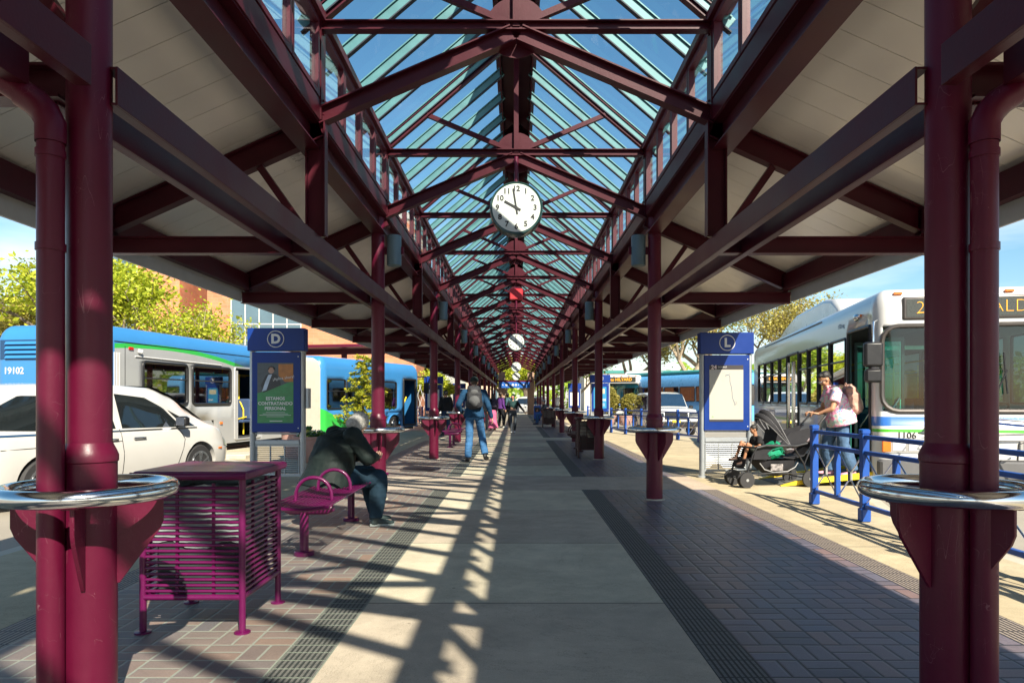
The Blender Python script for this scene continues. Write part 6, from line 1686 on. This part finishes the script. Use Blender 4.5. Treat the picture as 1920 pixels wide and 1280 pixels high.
        for q in 'RL':
            af = 1+(f-1)*.7
            g.cap(j['s'+q], j['s'+q].lerp(j['nec']-V(0, 0, .05)*s, .5), .066*s*af, .07*s)
            if sleeve == 'long':
                g.cap(j['s'+q], j['e'+q], .066*s*af, .056*s*af); g.cap(j['e'+q], j['w'+q]-(j['w'+q]-j['e'+q]).normalized()*.02*s, .056*s*af, .040*s)
            elif sleeve == 'short':
                m_ = j['s'+q].lerp(j['e'+q], .62); g.loft([j['s'+q], j['s'+q].lerp(m_, .5), m_], [.070*s*af, .071*s*af, .074*s*af], 16)
            elif sleeve == 'puff': g.cap(j['s'+q], j['e'+q], .07*s*af, .062*s*af); g.cap(j['e'+q], j['w'+q], .062*s*af, .045*s)
        mt = remeshed(g, voxel, 5, wrinkle*s, 9.0); mesh_obj('top', mt, top, root)
    # --- trousers
    if bottom:
        g = MB(); o = .013*s*leg
        g.loft([j['pel']+(j['che']-j['pel']).normalized()*.08*s, j['pel'], (j['hR']+j['hL'])/2-V(0, 0, .05)*s], [(.142*s*f+o, .108*s*f+o), (.155*s*f+o, .12*s*f+o), (.13*s*f+o, .10*s*f+o)], 20, side=hip)
        for q in 'RL':
            lf = 1+(f-1)*.6
            g.cap(j['h'+q], j['k'+q], .088*s*lf, .064*s*lf+o*.5); e = j['a'+q]+(j['k'+q]-j['a'+q]).normalized()*.00*s
            g.loft([j['k'+q], j['k'+q].lerp(e, .5), e-V(0, 0, .01)*s], [.064*s*lf+o*.5, .058*s*lf+o, (.050*s+o)], 16)
        mt = remeshed(g, voxel, 4, wrinkle*s, 11.0); mesh_obj('trousers', mt, bottom, root)
    # --- shoes
    if shoe:
        for q in 'RL':
            g = MB(); a = j['a'+q]; t_ = j['f'+q]; d = (t_-a); dz = t_.z-(a.z-.06*s); d.z = 0; d.normalize(); base = a-V(0, 0, .055*s)
            sd = d.cross(V(0, 0, 1)); tilt = V(0, 0, 1)*(t_.z-base.z)
            pts = [base-d*.055*s, base-d*.02*s, base+d*.05*s+tilt*.3, base+d*.12*s+tilt*.75, base+d*.17*s+tilt, base+d*.20*s+tilt]
            g.loft(pts, [(.025*s, .025*s), (.038*s, .040*s), (.040*s, .040*s), (.046*s, .030*s), (.040*s, .024*s), (.018*s, .012*s)], 14, side=sd)
            g.cap(a+V(0, 0, .02)*s, base, .045*s, .042*s)
            so_ = mesh_obj('shoe', remeshed(g, min(voxel, .009), 3), shoe, root)
            g = MB(); nn = 14
            pl = []
            for k in range(nn):
                t2 = 2*pi*k/nn; L_ = .13*s; pl.append((cos(t2)*.135*s+.07*s, sin(t2)*.044*s*(1+.15*cos(t2))))
            up_ = V(0, 0, 1)
            vs = []
            for dz_ in (-.036, -.012):
                for (a_, b_) in pl: vs.append(base+d*a_+sd*b_+V(0, 0, dz_*s)+tilt*max(0, min(1, a_/(.17*s))))
            g.add(vs, [tuple(range(nn-1, -1, -1)), tuple(range(nn, 2*nn))]+[(k, (k+1) % nn, nn+(k+1) % nn, nn+k) for k in range(nn)])
            g.build('sole', sole or M['black'], so_)
    # --- hair
    if hair:
        g = MB(); c = j['hea']
        def E(p, r): g.ell(c+HR @ (Vector(p)*s), [q*s for q in r], HR, 16, 12)
        if hairstyle == 'short': E((0, -.022, .036), (.082, .094, .088)); E((0, -.05, -.01), (.072, .058, .07))
        if hairstyle == 'bob': E((0, -.022, .036), (.088, .098, .09)); E((0, -.045, -.03), (.088, .070, .09)); E((-.065, .0, -.03), (.022, .05, .06)); E((.065, .0, -.03), (.022, .05, .06))
        if hairstyle == 'pixie': E((0, -.025, .056), (.082, .090, .076)); E((0, -.055, .015), (.072, .050, .065)); E((-.03, .05, .095), (.045, .04, .028)); E((.02, .055, .09), (.04, .035, .026))
        if hairstyle == 'buzz': E((0, -.014, .030), (.078, .096, .092)); E((0, -.045, .0), (.07, .058, .06))
        if hairstyle == 'long': E((0, -.022, .036), (.086, .098, .09)); E((0, -.06, -.05), (.085, .05, .14)); E((-.07, -.02, -.06), (.022, .045, .12)); E((.07, -.02, -.06), (.022, .045, .12))
        mesh_obj('hair', remeshed(g, min(voxel, .009), 2, .006 if hairstyle != 'buzz' else .001, 26.0), hair, root)
    return root, j, HR
HAIRB = surf('hair_black', (.012, .010, .010), .5, 0, .4, 40, .6, 90)
HAIRG = surf('hair_grey', (.36, .34, .32), .6, 0, .5, 45, .7, 90)
HAIRBR = surf('hair_brown', (.07, .04, .025), .6, 0, .4, 40, .6, 90)
NAVYC = cloth('navy_jacket', (.015, .055, .12), .25)
def backpack(parent, c, R, w, d, h, mat, mat2=None, straps=True, s=1.0):
    """c = point on the back; R = torso frame (y forward)"""
    g = MB(); c = Vector(c)
    def E(p, r): g.ell(c+R @ Vector(p), r, R, 18, 12)
    def B(x0, x1, y0, y1, z0, z1, bb):
        t = MB(); t.rbox(x0, x1, y0, y1, z0, z1, bb); g.add([c+R @ Vector(p) for p in t.v], t.f)
    B(-w*.48, w*.48, -d, 0, -h*.5, h*.28, .05); B(-w*.42, w*.42, -d*.85, 0, h*.1, h*.5, .06); B(-w*.42, w*.42, -d*1.15, -d*.5, -h*.44, -h*.02, .05); B(-w*.55, w*.55, -d*.6, -d*.1, -h*.42, -h*.08, .04)
    bp = mesh_obj('backpack', remeshed(g, .010, 6, .007, 14), mat, parent)
    g = MB(); g.ell(c+R @ Vector((0, -d*1.02, -h*.16)), (w*.36, d*.22, h*.24), R, 16, 10); g.ell(c+R @ Vector((0, -d*.90, h*.22)), (w*.26, d*.16, h*.12), R, 16, 10)
    mesh_obj('pocket', remeshed(g, .009, 2), mat2 or mat, bp)
    g = MB(); g.torus((0, 0, 0), .03, .007, 18, 6, 'y'); g.v = [tuple(c+R @ (Vector(v)+Vector((0, -d*.2, h*.5)))) for v in g.v]; g.build('loop', mat, bp)
    g = MB()
    for q in (-1, 1): g.loft([c+R @ Vector((q*w*.3, -d*.1, h*.42)), c+R @ Vector((q*w*.36, .10, h*.52)), c+R @ Vector((q*w*.40, .24, h*.30)), c+R @ Vector((q*w*.46, .20, -h*.15)), c+R @ Vector((q*w*.42, -d*.1, -h*.38))], [(.026, .008)]*5, 8, side=R @ Vector((1, 0, 0)))
    g.build('strap', mat, bp)
    return bp
# ---- 1. seated person in black, back to us (bench x about -1.75, y about 7.0)
J = dict(pel=(0, -.05, .56), che=(0, .03, .83), nec=(0, .16, 1.00), hea=(0, .28, 1.06), sR=(.21, .11, .95), sL=(-.21, .11, .95), eR=(.32, .22, .74), eL=(-.30, .24, .72), wR=(.14, .40, .72), wL=(-.12, .42, .70),
         hR=(.11, .02, .52), hL=(-.11, .02, .52), kR=(.14, .44, .50), kL=(-.12, .46, .52), aR=(.15, .40, .10), aL=(-.10, .52, .10), fR=(.17, .56, .03), fL=(-.10, .68, .03))
BLK = cloth('black_nylon', (.011, .017, .016), .3, .62)
DKJ = cloth('dark_denim', (.012, .030, .05), .35)
r1, j1, H1 = person('seated person in a black hooded jacket on the purple bench, back turned, grey hair', (-1.86, 7.0, 0), radians(-50), J, SKIN_L, BLK, DKJ, surf('dark_shoe', (.02, .035, .035), .6, 0, .3, 20), HAIRG, 'bob', .009, 1.0, fat=1.52, jacket_hem=.16, belly=.03, flare=.05, head_pitch=-.95, hands={'R': (None, (0, .3, 1), (-1, .3, 0), .8), 'L': (None, (0, .3, 1), (1, .3, 0), .8)}, sleeve='puff', wrinkle=.010, sole=surf('grey_sole', (.25, .28, .27), .7))
g = MB(); g.loft([(-.13, .06, .97), (-.10, -.01, .935), (0, -.05, .915), (.10, -.01, .935), (.13, .06, .97), (.09, .13, .99), (-.09, .13, .99)], [(.05, .04)]*7, 12, closed=True)
mesh_obj('hood', remeshed(g, .010, 4, .006, 10), BLK, r1)
g = MB(); g.rbox(-.035, .035, .44, .452, .70, .84, .004); ph = g.build('phone', M['black'], None); ph.matrix_world = r1.matrix_world
bpy.data.objects.remove(ph)
# ---- 2. walking man with backpack
J = dict(pel=(0, 0, .95), che=(0, .03, 1.27), nec=(0, .05, 1.48), hea=(0, .075, 1.63), sR=(.20, .04, 1.42), sL=(-.20, .04, 1.42), eR=(.29, .0, 1.14), eL=(-.33, .02, 1.16), wR=(.36, .10, .90), wL=(-.25, .16, 1.00),
         hR=(.095, 0, .92), hL=(-.095, 0, .92), kR=(.16, .16, .50), kL=(-.10, -.02, .50), aR=(.22, -.02, .16), aL=(-.13, -.06, .10), fR=(.27, .14, .05), fL=(-.15, .10, .03))
r2, j2, H2 = person('man walking away in navy jacket, blue jeans and black cap with a charcoal backpack', (-.90, 14.75, 0), radians(4), J, SKIN_L, NAVYC, DENIM, surf('black_shoe', (.015, .015, .017), .5), HAIRBR, 'buzz', .010, 1.04, fat=1.06, jacket_hem=.05, flare=.01, leg=1.4, wrinkle=.009)
def cap_on(root, j, HR, mat, s=1.0, brim=True):
    g = MB(); c = j['hea']; g.ell(c+HR @ V(0, -.01, .045)*s, (.088*s, .104*s, .080*s), HR, 20, 12); cp = mesh_obj('cap', remeshed(g, .009, 2), mat, root)
    if brim:
        g = MB(); g.ell(c+HR @ V(0, .115, .045)*s, (.065*s, .065*s, .010*s), HR, 16, 6); g.build('brim', mat, cp)
cap_on(r2, j2, H2, cloth('black_cap', (.018, .03, .03), .2), 1.04)
text('cap_mark', 'ape', M['letter'], r2, (0.0, -.045, 1.735), .035, depth=.001) if False else None
backpack(r2, j2['che']+V(0, -.13, .04), frame_of(0, radians(-4)), .33, .17, .50, cloth('charcoal_pack', (.035, .035, .04), .3, .6), cloth('grey_pack', (.09, .09, .095), .3, .6))
# ---- 3-7 group in the middle distance
GP = 'people standing and walking along the left of the walkway'
J = dict(aR=(.12, .06, .09), fR=(.14, .20, .03), wR=(.22, .24, 1.05), eR=(.25, .02, 1.12))
r, j, H = person('person in grey tee and pale cap standing beyond the walking man', (-1.40, 30.5, 0), radians(20), J, SKIN_M, cloth('grey_tee', (.17, .19, .19)), cloth('grey_trousers', (.22, .25, .24)), surf('blue_shoe', (.10, .22, .28), .6), HAIRBR, 'short', .016, 1.02, sleeve='short', group=GP, face=False); cap_on(r, j, H, cloth('pale_cap', (.45, .45, .47)), 1.02)
r, j, H = person('person in long pink skirt with a dark patterned backpack, seen from the side', (-1.02, 30.0, 0), radians(30), {}, SKIN_D, cloth('black_tee', (.02, .02, .025)), None, surf('pink_shoe', (.45, .12, .2), .6), HAIRB, 'long', .016, .93, group=GP, face=False)
g = MB(); g.loft([(0, 0, .98), (0, 0, .80), (0, 0, .45), (.0, -.02, .10)], [(.14, .10), (.17, .13), (.16, .14), (.24, .22)], 20, side=(1, 0, 0)); mesh_obj('skirt', remeshed(g, .016, 2, .01, 9), cloth('pink_skirt', (.62, .13, .25)), r)
backpack(r, (0, -.10, 1.18), frame_of(0), .30, .15, .40, cloth('dark_floral', (.06, .05, .08), .9))
r, j, H = person('person in purple hooded jacket and black trousers facing the others', (-.74, 32.6, 0), radians(-50), dict(kR=(.16, .05, .5), aR=(.24, 0, .09), fR=(.3, .13, .03)), SKIN_M, cloth('purple_jacket', (.10, .03, .17)), cloth('black_jeans', (.012, .012, .015)), surf('pale_shoe', (.5, .5, .48), .6), HAIRBR, 'short', .016, .98, group=GP, face=False)
r, j, H = person('person in black with a teal-trimmed backpack, standing beside the purple jacket', (-.42, 33.2, 0), radians(15), dict(kL=(-.14, .05, .5), aL=(-.2, .02, .09), fL=(-.24, .15, .03)), SKIN_M, cloth('black_coat', (.015, .017, .02)), cloth('black_jeans2', (.012, .012, .014)), surf('dark_shoe2', (.08, .08, .08), .6), HAIRB, 'short', .016, .97, group=GP, face=False)
backpack(r, (0, -.11, 1.22), frame_of(0), .30, .15, .44, cloth('teal_pack', (.06, .12, .15), .7))
J = dict(hea=(0, .03, 1.60), eR=(.26, .02, 1.14), wR=(.10, .22, 1.12), eL=(-.34, -.05, 1.16), wL=(-.50, .02, .98), kR=(.08, .16, .50), aR=(.05, .10, .10), fR=(.05, .26, .05), kL=(-.10, .0, .50), aL=(-.06, -.20, .14), fL=(-.06, -.07, .03))
r, j, H = person('woman with teal hair and sunglasses walking towards us in crop top and grey leggings', (-.13, 27.3, 0), radians(176), J, SKIN_L, cloth('dark_croptop', (.02, .05, .05)), cloth('grey_leggings', (.06, .07, .085)), surf('white_shoe', (.6, .6, .6), .6), surf('hair_teal', (.01, .14, .14), .6, 0, .4, 40), 'long', .013, .89, sleeve='none', midriff=True, group=GP, leg=.4)
g = MB(); 
for q in (-1, 1): g.ell(j['hea']+H @ V(q*.03, .088, .004), (.024, .008, .018), H, 12, 8)
g.beam(j['hea']+H @ V(-.07, .084, .01), j['hea']+H @ V(.07, .084, .01), .006, .006); g.build('sunglasses', M['redlens'], r)
g = MB()
for q in 'RL': g.cap(j['s'+q], j['e'+q], .055, .048); g.cap(j['e'+q], j['w'+q], .048, .035)
g.loft([j['pel']+V(.13, -.05, .12), j['che']+V(.13, -.05, 0), j['nec']+V(.10, -.04, -.04)], [.05, .06, .04], 12); g.loft([j['pel']+V(-.13, -.05, .12), j['che']+V(-.13, -.05, 0), j['nec']+V(-.10, -.04, -.04)], [.05, .06, .04], 12)
mesh_obj('open_jacket', remeshed(g, .015, 3, .005, 9), cloth('open_jacket', (.015, .015, .02)), r)
r, j, H = person('dark-clothed figure standing half hidden behind the fourth left column', (-2.62, 25.6, 0), radians(25), {}, SKIN_M, cloth('black_hoodie', (.012, .014, .018)), cloth('dark_blue_trousers', (.02, .04, .09)), surf('black_shoe3', (.015, .015, .015), .6), HAIRB, 'short', .018, .98, fat=1.1, face=False)
# right side
J = dict(pel=(0, -.02, .52), che=(0, .06, .84), nec=(0, .10, 1.03), hea=(0, .15, 1.17), sR=(.18, .07, .98), sL=(-.18, .07, .98), eR=(.24, .22, .76), eL=(-.24, .22, .76), wR=(.12, .40, .72), wL=(-.12, .40, .72), hR=(.1, .03, .50), hL=(-.1, .03, .50), kR=(.13, .45, .50), kL=(-.13, .45, .50), aR=(.13, .48, .10), aL=(-.13, .48, .10), fR=(.14, .62, .03), fL=(-.14, .62, .03))
r, j, H = person('man in checked shirt, jeans and grey cap sitting far along the right row', (1.62, 37.2, 0), radians(80), J, SKIN_L, cloth('check_shirt', (.06, .07, .09), .9), cloth('jeans_far', (.04, .11, .26)), surf('navy_shoe', (.03, .05, .12), .6), HAIRBR, 'short', .016, 1.05, group=None, face=False); cap_on(r, j, H, cloth('grey_cap', (.25, .26, .28)), 1.05)
r, j, H = person('person in white tee under an open dark jacket standing behind the far right columns', (2.62, 44.5, 0), radians(150), dict(wR=(.12, .25, 1.1)), SKIN_M, cloth('white_tee', (.6, .6, .6)), cloth('dark_trousers', (.03, .03, .04)), surf('dark_shoe5', (.05, .05, .05), .6), HAIRB, 'short', .018, 1.02, sleeve='short', face=False)
# ---- woman with the stroller, facing left (-x)
def tiedye():
    m, nt = new_mat('tie_dye')
    out = N(nt, 'ShaderNodeOutputMaterial'); b = N(nt, 'ShaderNodeBsdfPrincipled', i_Roughness=0.85); L(nt, b.outputs[0], out.inputs[0])
    tc = N(nt, 'ShaderNodeTexCoord'); n1 = N(nt, 'ShaderNodeTexNoise', i_Scale=7.0, i_Detail=2.5, i_Distortion=1.6); L(nt, tc.outputs['Object'], n1.inputs[0])
    r = N(nt, 'ShaderNodeValToRGB'); L(nt, n1.outputs[0], r.inputs[0]); cr = r.color_ramp
    cr.elements[0].position = .30; cr.elements[0].color = c4((.10, .30, .62)); cr.elements[1].position = .78; cr.elements[1].color = c4((.75, .62, .12))
    for p, c in ((.37, (.60, .53, .56)), (.43, (.78, .12, .36)), (.47, (.62, .34, .45)), (.51, (.60, .57, .55)), (.57, (.58, .54, .55)), (.61, (.20, .60, .55)), (.65, (.58, .55, .52)), (.70, (.78, .18, .30))):
        e = cr.elements.new(p); e.color = c4(c)
    L(nt, r.outputs[0], b.inputs['Base Color']); return m
J = dict(pel=(0, -.02, .90), che=(0, .06, 1.20), nec=(0, .13, 1.38), hea=(0, .215, 1.505), sR=(.18, .10, 1.31), sL=(-.18, .10, 1.31), eR=(.24, .17, 1.05), eL=(-.25, .20, 1.05), wR=(.13, .36, .98), wL=(-.15, .37, .97),
         hR=(.1, 0, .88), hL=(-.1, 0, .88), kR=(.11, .14, .50), kL=(-.11, -.02, .48), aR=(.11, .10, .09), aL=(-.12, -.16, .10), fR=(.12, .25, .03), fL=(-.13, -.01, .03))
r5, j5, H5 = person('woman in tie-dye tee and wide jeans pushing the stroller off the yellow ramp', (5.07, 10.80, .13), radians(86), J, SKIN_M, tiedye(), cloth('wide_jeans', (.07, .13, .23), .45), surf('pink_sneaker', (.6, .3, .38), .6), HAIRB, 'pixie', .008, 1.0, sleeve='short', fat=1.18, jacket_hem=.10, belly=.03, flare=.03, head_pitch=-.55, leg=2.4, wrinkle=.007,
      hands={'R': ((-.15, .85, .1), (0, .1, -1), (-1, .2, 0), 1.0), 'L': ((.15, .85, .1), (0, .1, -1), (1, .2, 0), 1.0)})
g = MB(); g.torus(j5['nec']+V(0, .01, .02), .075, .014, 28, 8, 'z', -.4, pi+.4); hp = g.build('headphones', surf('pink_plastic', (.75, .40, .42), .4), r5)
for q in (-1, 1): g = MB(); g.ell(j5['nec']+V(q*.06, .075, .0), (.035, .022, .035)); g.build('ear_cup', surf('pink_plastic2', (.75, .38, .40), .4), hp)
g = MB()
for q in (-1, 1): g.torus((0, 0, 0), .022, .002, 20, 5, 'y'); 
g2 = MB()
for q in (-1, 1):
    t = MB(); t.torus((0, 0, 0), .022, .0022, 20, 5, 'y'); t.v = [tuple(j5['hea']+H5 @ (Vector(v)+V(q*.031, .098, .002))) for v in t.v]; g2.add(t.v, t.f)
    g2.cyl(j5['hea']+H5 @ V(q*.052, .096, .006), j5['hea']+H5 @ V(q*.078, .0, .004), .0022, seg=6)
g2.cyl(j5['hea']+H5 @ V(-.010, .098, .004), j5['hea']+H5 @ V(.010, .098, .004), .0022, seg=6); g2.build('glasses', M['chrome'], r5)
backpack(r5, j5['che']+V(0, -.155, -.02), frame_of(0, radians(-8)), .34, .19, .48, cloth('pink_beige_pack', (.50, .30, .24), .25), cloth('cream_pocket', (.55, .45, .32), .3))
# ---------------------------------------------------------------- tandem stroller, nose towards -x
st = thing('stroller', 'black tandem stroller with open canopy and star-spoked wheels, child in front seat', 'stroller', (3.40, 10.50, 0), radians(9))
# local x: 0 = front axle, +x towards the pusher ; y: -0.25 .. 0.25
BP = M['black']; FAB = cloth('stroller_fabric', (.022, .022, .026), .3, .7); TUBE = surf('stroller_tube', (.03, .03, .033), .3, .4)
def sw(x, y, r=.115):
    m = MB(); m.lathe([(r-.022, -.018), (r-.004, -.018), (r, -.010), (r, .010), (r-.004, .018), (r-.022, .018)], (0, 0, 0), 36, 'y'); w_ = m.build('wheel', M['rubber'], st, loc=(x, y, r))
    m = MB(); m.lathe([(r-.018, -.006), (r-.018, .006), (r-.030, .008), (r-.030, -.008)], (0, 0, 0), 32, 'y')
    for k in range(5):
        a = 2*pi*k/5+.4; 
        for da in (-.22, .22): m.beam((.018*cos(a), 0, .018*sin(a)), ((r-.024)*cos(a+da), 0, (r-.024)*sin(a+da)), .012, .012, (0, 1, 0))
    m.cyl((0, -.022, 0), (0, .022, 0), .022, seg=14); m.build('hub', surf('hub_grey', (.30, .31, .32), .4, .2), w_)
for y in (-.25, -.17, .17, .25): sw(0, y, .118)
for y in (-.28, .28): sw(1.0, y, .125)
for y in (-.24, .24):
    m = MB(); R = .013
    m.loft([(0, y, .20), (.10, y, .50), (.16, y, .60)], R, 10); m.loft([(.16, y, .60), (.30, y, .63), (.80, y, .62), (.98, y, .66)], [.02, .022, .02, .016], 10)
    m.loft([(.75, y, .62), (.92, y, .36), (1.0, y, .13)], R, 10); m.loft([(.93, y, .34), (1.05, y, .62), (1.16, y*.95, .92), (1.30, y*.9, 1.07)], R, 10)
    m.loft([(.02, y, .20), (.45, y, .22), (1.0, y, .20)], R*.8, 10); m.build('frame_tube', TUBE, st)
m = MB(); m.loft([(1.30, -.216, 1.07), (1.35, -.17, 1.10), (1.36, 0, 1.11), (1.35, .17, 1.10), (1.30, .216, 1.07)], .016, 12); m.build('handlebar', BP, st)
m = MB(); m.loft([(.16, -.24, .60), (.06, -.14, .60), (.04, 0, .60), (.06, .14, .60), (.16, .24, .60)], .016, 10); m.build('front_tray_bar', BP, st)
m = MB(); m.cyl((0, -.25, .118), (0, .25, .118), .01, seg=8); m.cyl((1.0, -.28, .125), (1.0, .28, .125), .011, seg=8)
for y in (-.21, .21): m.rbox(-.03, .03, y-.035, y+.035, .13, .23, .01)
m.build('axle', TUBE, st)
# seats
def sheet(mb, pts, y0, y1, th=.02):
    n = len(pts); vs = [(x, y, z) for y in (y0, y1) for x, z in pts]+[(x, y, z-th) for y in (y0, y1) for x, z in pts]
    fs = []
    for i in range(n-1): fs += [(i, i+1, n+i+1, n+i), (2*n+i, 3*n+i, 3*n+i+1, 2*n+i+1), (i, 2*n+i, 2*n+i+1, i+1), (n+i, n+i+1, 3*n+i+1, 3*n+i)]
    fs += [(0, n, 3*n, 2*n), (n-1, 3*n-1, 4*n-1, 2*n-1)]; mb.add(vs, fs)
m = MB(); sheet(m, [(-.02, .30), (.02, .42), (.12, .44), (.34, .42), (.42, .50), (.50, .70), (.54, .86)], -.19, .19); m.build('front_seat', FAB, st, fix=True)
m = MB(); sheet(m, [(.62, .46), (.78, .44), (.96, .48), (1.08, .66), (1.17, .82)], -.19, .19); m.build('rear_seat', FAB, st, fix=True)
for y in (-.20, .20):
    m = MB(); m.prism([(.12, .42), (.40, .42), (.52, .66), (.30, .60), (.16, .56)], lambda a, b, d: (a, d, b), y-.006, y+.006); m.build('side_panel', FAB, st, smooth=0)
    m = MB(); m.prism([(.56, .64), (.95, .64), (1.20, .93), (1.0, .88), (.72, .82)], lambda a, b, d: (a, d, b), y-.006, y+.006); m.build('rear_side_panel', FAB, st, smooth=0)
# basket with mesh pocket
m = MB(); vs = []
top = [(.12, -.22, .40), (.98, -.22, .40), (.98, .22, .40), (.12, .22, .40)]; bot = [(.38, -.17, .13), (.86, -.17, .11), (.86, .17, .11), (.38, .17, .13)]
m.add(top+bot, [(0, 1, 5, 4), (1, 2, 6, 5), (2, 3, 7, 6), (3, 0, 4, 7), (4, 5, 6, 7)]); bk = m.build('basket', FAB, st, smooth=0)
sf_ = bk.modifiers.new('s', 'SUBSURF'); sf_.levels = 1; sf_.render_levels = 1; so2 = bk.modifiers.new('t', 'SOLIDIFY'); so2.thickness = .008
m = MB(); m.loft([(.22, -.222, .365), (.30, -.215, .27), (.45, -.208, .225), (.68, -.205, .235), (.80, -.212, .30), (.84, -.222, .37)], .007, 6); m.build('piping', surf('grey_piping', (.35, .35, .36), .6), bk)
m = MB(); m.rbox(.40, .60, -.216, -.208, .25, .35, .003); m.build('pocket_contents', surf('mesh_pocket_things', (.22, .20, .20), .7, 0, .9, 25), bk)
# canopies: ribbed fans around the hinge
def fan(name, hx, hz, R, a0, a1, mat, n=5):
    """fan of fabric around the y axis through (hx,hz); angles from +x, in degrees"""
    m = MB(); rows = []; K = 10; S = n*4
    for i in range(S+1):
        a = radians(a0+(a1-a0)*i/S); puff = 1+.05*abs(sin(pi*i/4)); row = []
        for k in range(K+1):
            t = pi*k/K; yy = -.205*cos(t); rr = R*puff*(sin(t)**.38 if 0 < k < K else .0)
            rr = max(rr, .02); row.append((hx+rr*cos(a), yy, hz+rr*sin(a)))
        rows.append(row)
    vs = sum(rows, []); W_ = K+1; m.add(vs, [(i*W_+k, i*W_+k+1, (i+1)*W_+k+1, (i+1)*W_+k) for i in range(S) for k in range(K)])
    o = m.build(name, mat, st, smooth=50); s_ = o.modifiers.new('s', 'SOLIDIFY'); s_.thickness = .006
    m = MB()
    for i in (0, S//2, S): m.loft(rows[i], .007, 6)
    m.build('rib', surf('rib_grey', (.25, .25, .26), .5), o)
fan('canopy', .74, .60, .64, 136, 119, FAB, 2)
# straps and bags
bg_ = thing('holdall', 'bright green holdall wedged between the stroller seats', 'bag', (3.90, 10.50, .47), 0)
m = MB(); m.ell((0, 0, .07), (.17, .13, .12)); m.ell((.03, -.02, .13), (.12, .10, .09)); m.ell((-.06, -.04, .03), (.12, .11, .09)); mesh_obj('bag_body', remeshed(m, .010, 2, .012, 12), cloth('green_bag', (.01, .22, .12), .4, .6), bg_)
m = MB(); m.loft([(-.12, -.15, .03), (-.05, -.17, .10), (.08, -.15, .13), (.15, -.10, .06)], [(.012, .005)]*4, 8); m.loft([(-.10, -.15, .0), (.0, -.17, .04), (.14, -.13, .02)], [(.012, .005)]*3, 8); m.build('strap', cloth('green_strap', (.04, .32, .20)), bg_)
m = MB(); m.loft([(1.12, -.22, .74), (1.15, -.24, .55), (1.17, -.24, .42)], [(.010, .004)]*3, 6); m.build('loose_strap', FAB, st)
# front child, facing -x, side-on, legs drawn up and out
J = dict(pel=(0, 0, .0+.50), che=(0, .02, .66), nec=(0, .05, .76), hea=(0, .085, .865), sR=(.105, .04, .725), sL=(-.105, .04, .725), eR=(.14, .06, .60), eL=(-.14, .06, .60), wR=(.08, .18, .60), wL=(-.08, .18, .60),
         hR=(.06, .02, .48), hL=(-.06, .02, .48), kR=(.08, .24, .66), kL=(-.09, .22, .64), aR=(.07, .33, .45), aL=(-.08, .28, .40), fR=(.07, .42, .40), fL=(-.08, .37, .345))
J = {k: tuple(Vector(v)/.62) for k, v in J.items()}
r, j, H = person('small child in dark clothes riding in the front stroller seat, bare knees up', (3.72, 10.55, 0), radians(97), J, surf('skin_child', (.36, .17, .09), .5, 0, .08, 6), cloth('child_black_tee', (.02, .02, .022)), None, surf('sandal', (.06, .03, .02), .7), HAIRB, 'buzz', .007, .62, sleeve='short', head_pitch=-.25)
g = MB()
for q in 'RL': g.cap(j['h'+q], j['h'+q].lerp(j['k'+q], .62), .058, .055)
g.ell(j['pel'], (.10, .085, .07)); mesh_obj('shorts', remeshed(g, .009, 2, .004, 14), cloth('shorts', (.05, .06, .055)), r)
# rear child lying back: only arms and legs show beyond the canopy
J = dict(pel=(0, 0, .52), che=(0, -.10, .58), nec=(0, -.16, .58), hea=(0, -.19, .60), sR=(.10, -.15, .60), sL=(-.10, -.15, .60), eR=(.13, -.10, .60), eL=(-.13, -.06, .60), wR=(.10, .0, .62), wL=(-.10, .02, .62),
         hR=(.05, .03, .52), hL=(-.05, .03, .52), kR=(.07, .20, .68), kL=(-.07, .20, .66), aR=(.07, .40, .66), aL=(-.07, .38, .63), fR=(.07, .43, .74), fL=(-.07, .42, .70))
J = {k: tuple(Vector(v)/.6) for k, v in J.items()}
r, j, H = person('second child lying back in the rear stroller seat, pale bare feet sticking out', (4.16, 10.60, .03), radians(-84), J, SKIN_L, cloth('grey_romper', (.2, .2, .22)), cloth('grey_leg', (.25, .2, .22)), None, HAIRBR, 'buzz', .008, .60)
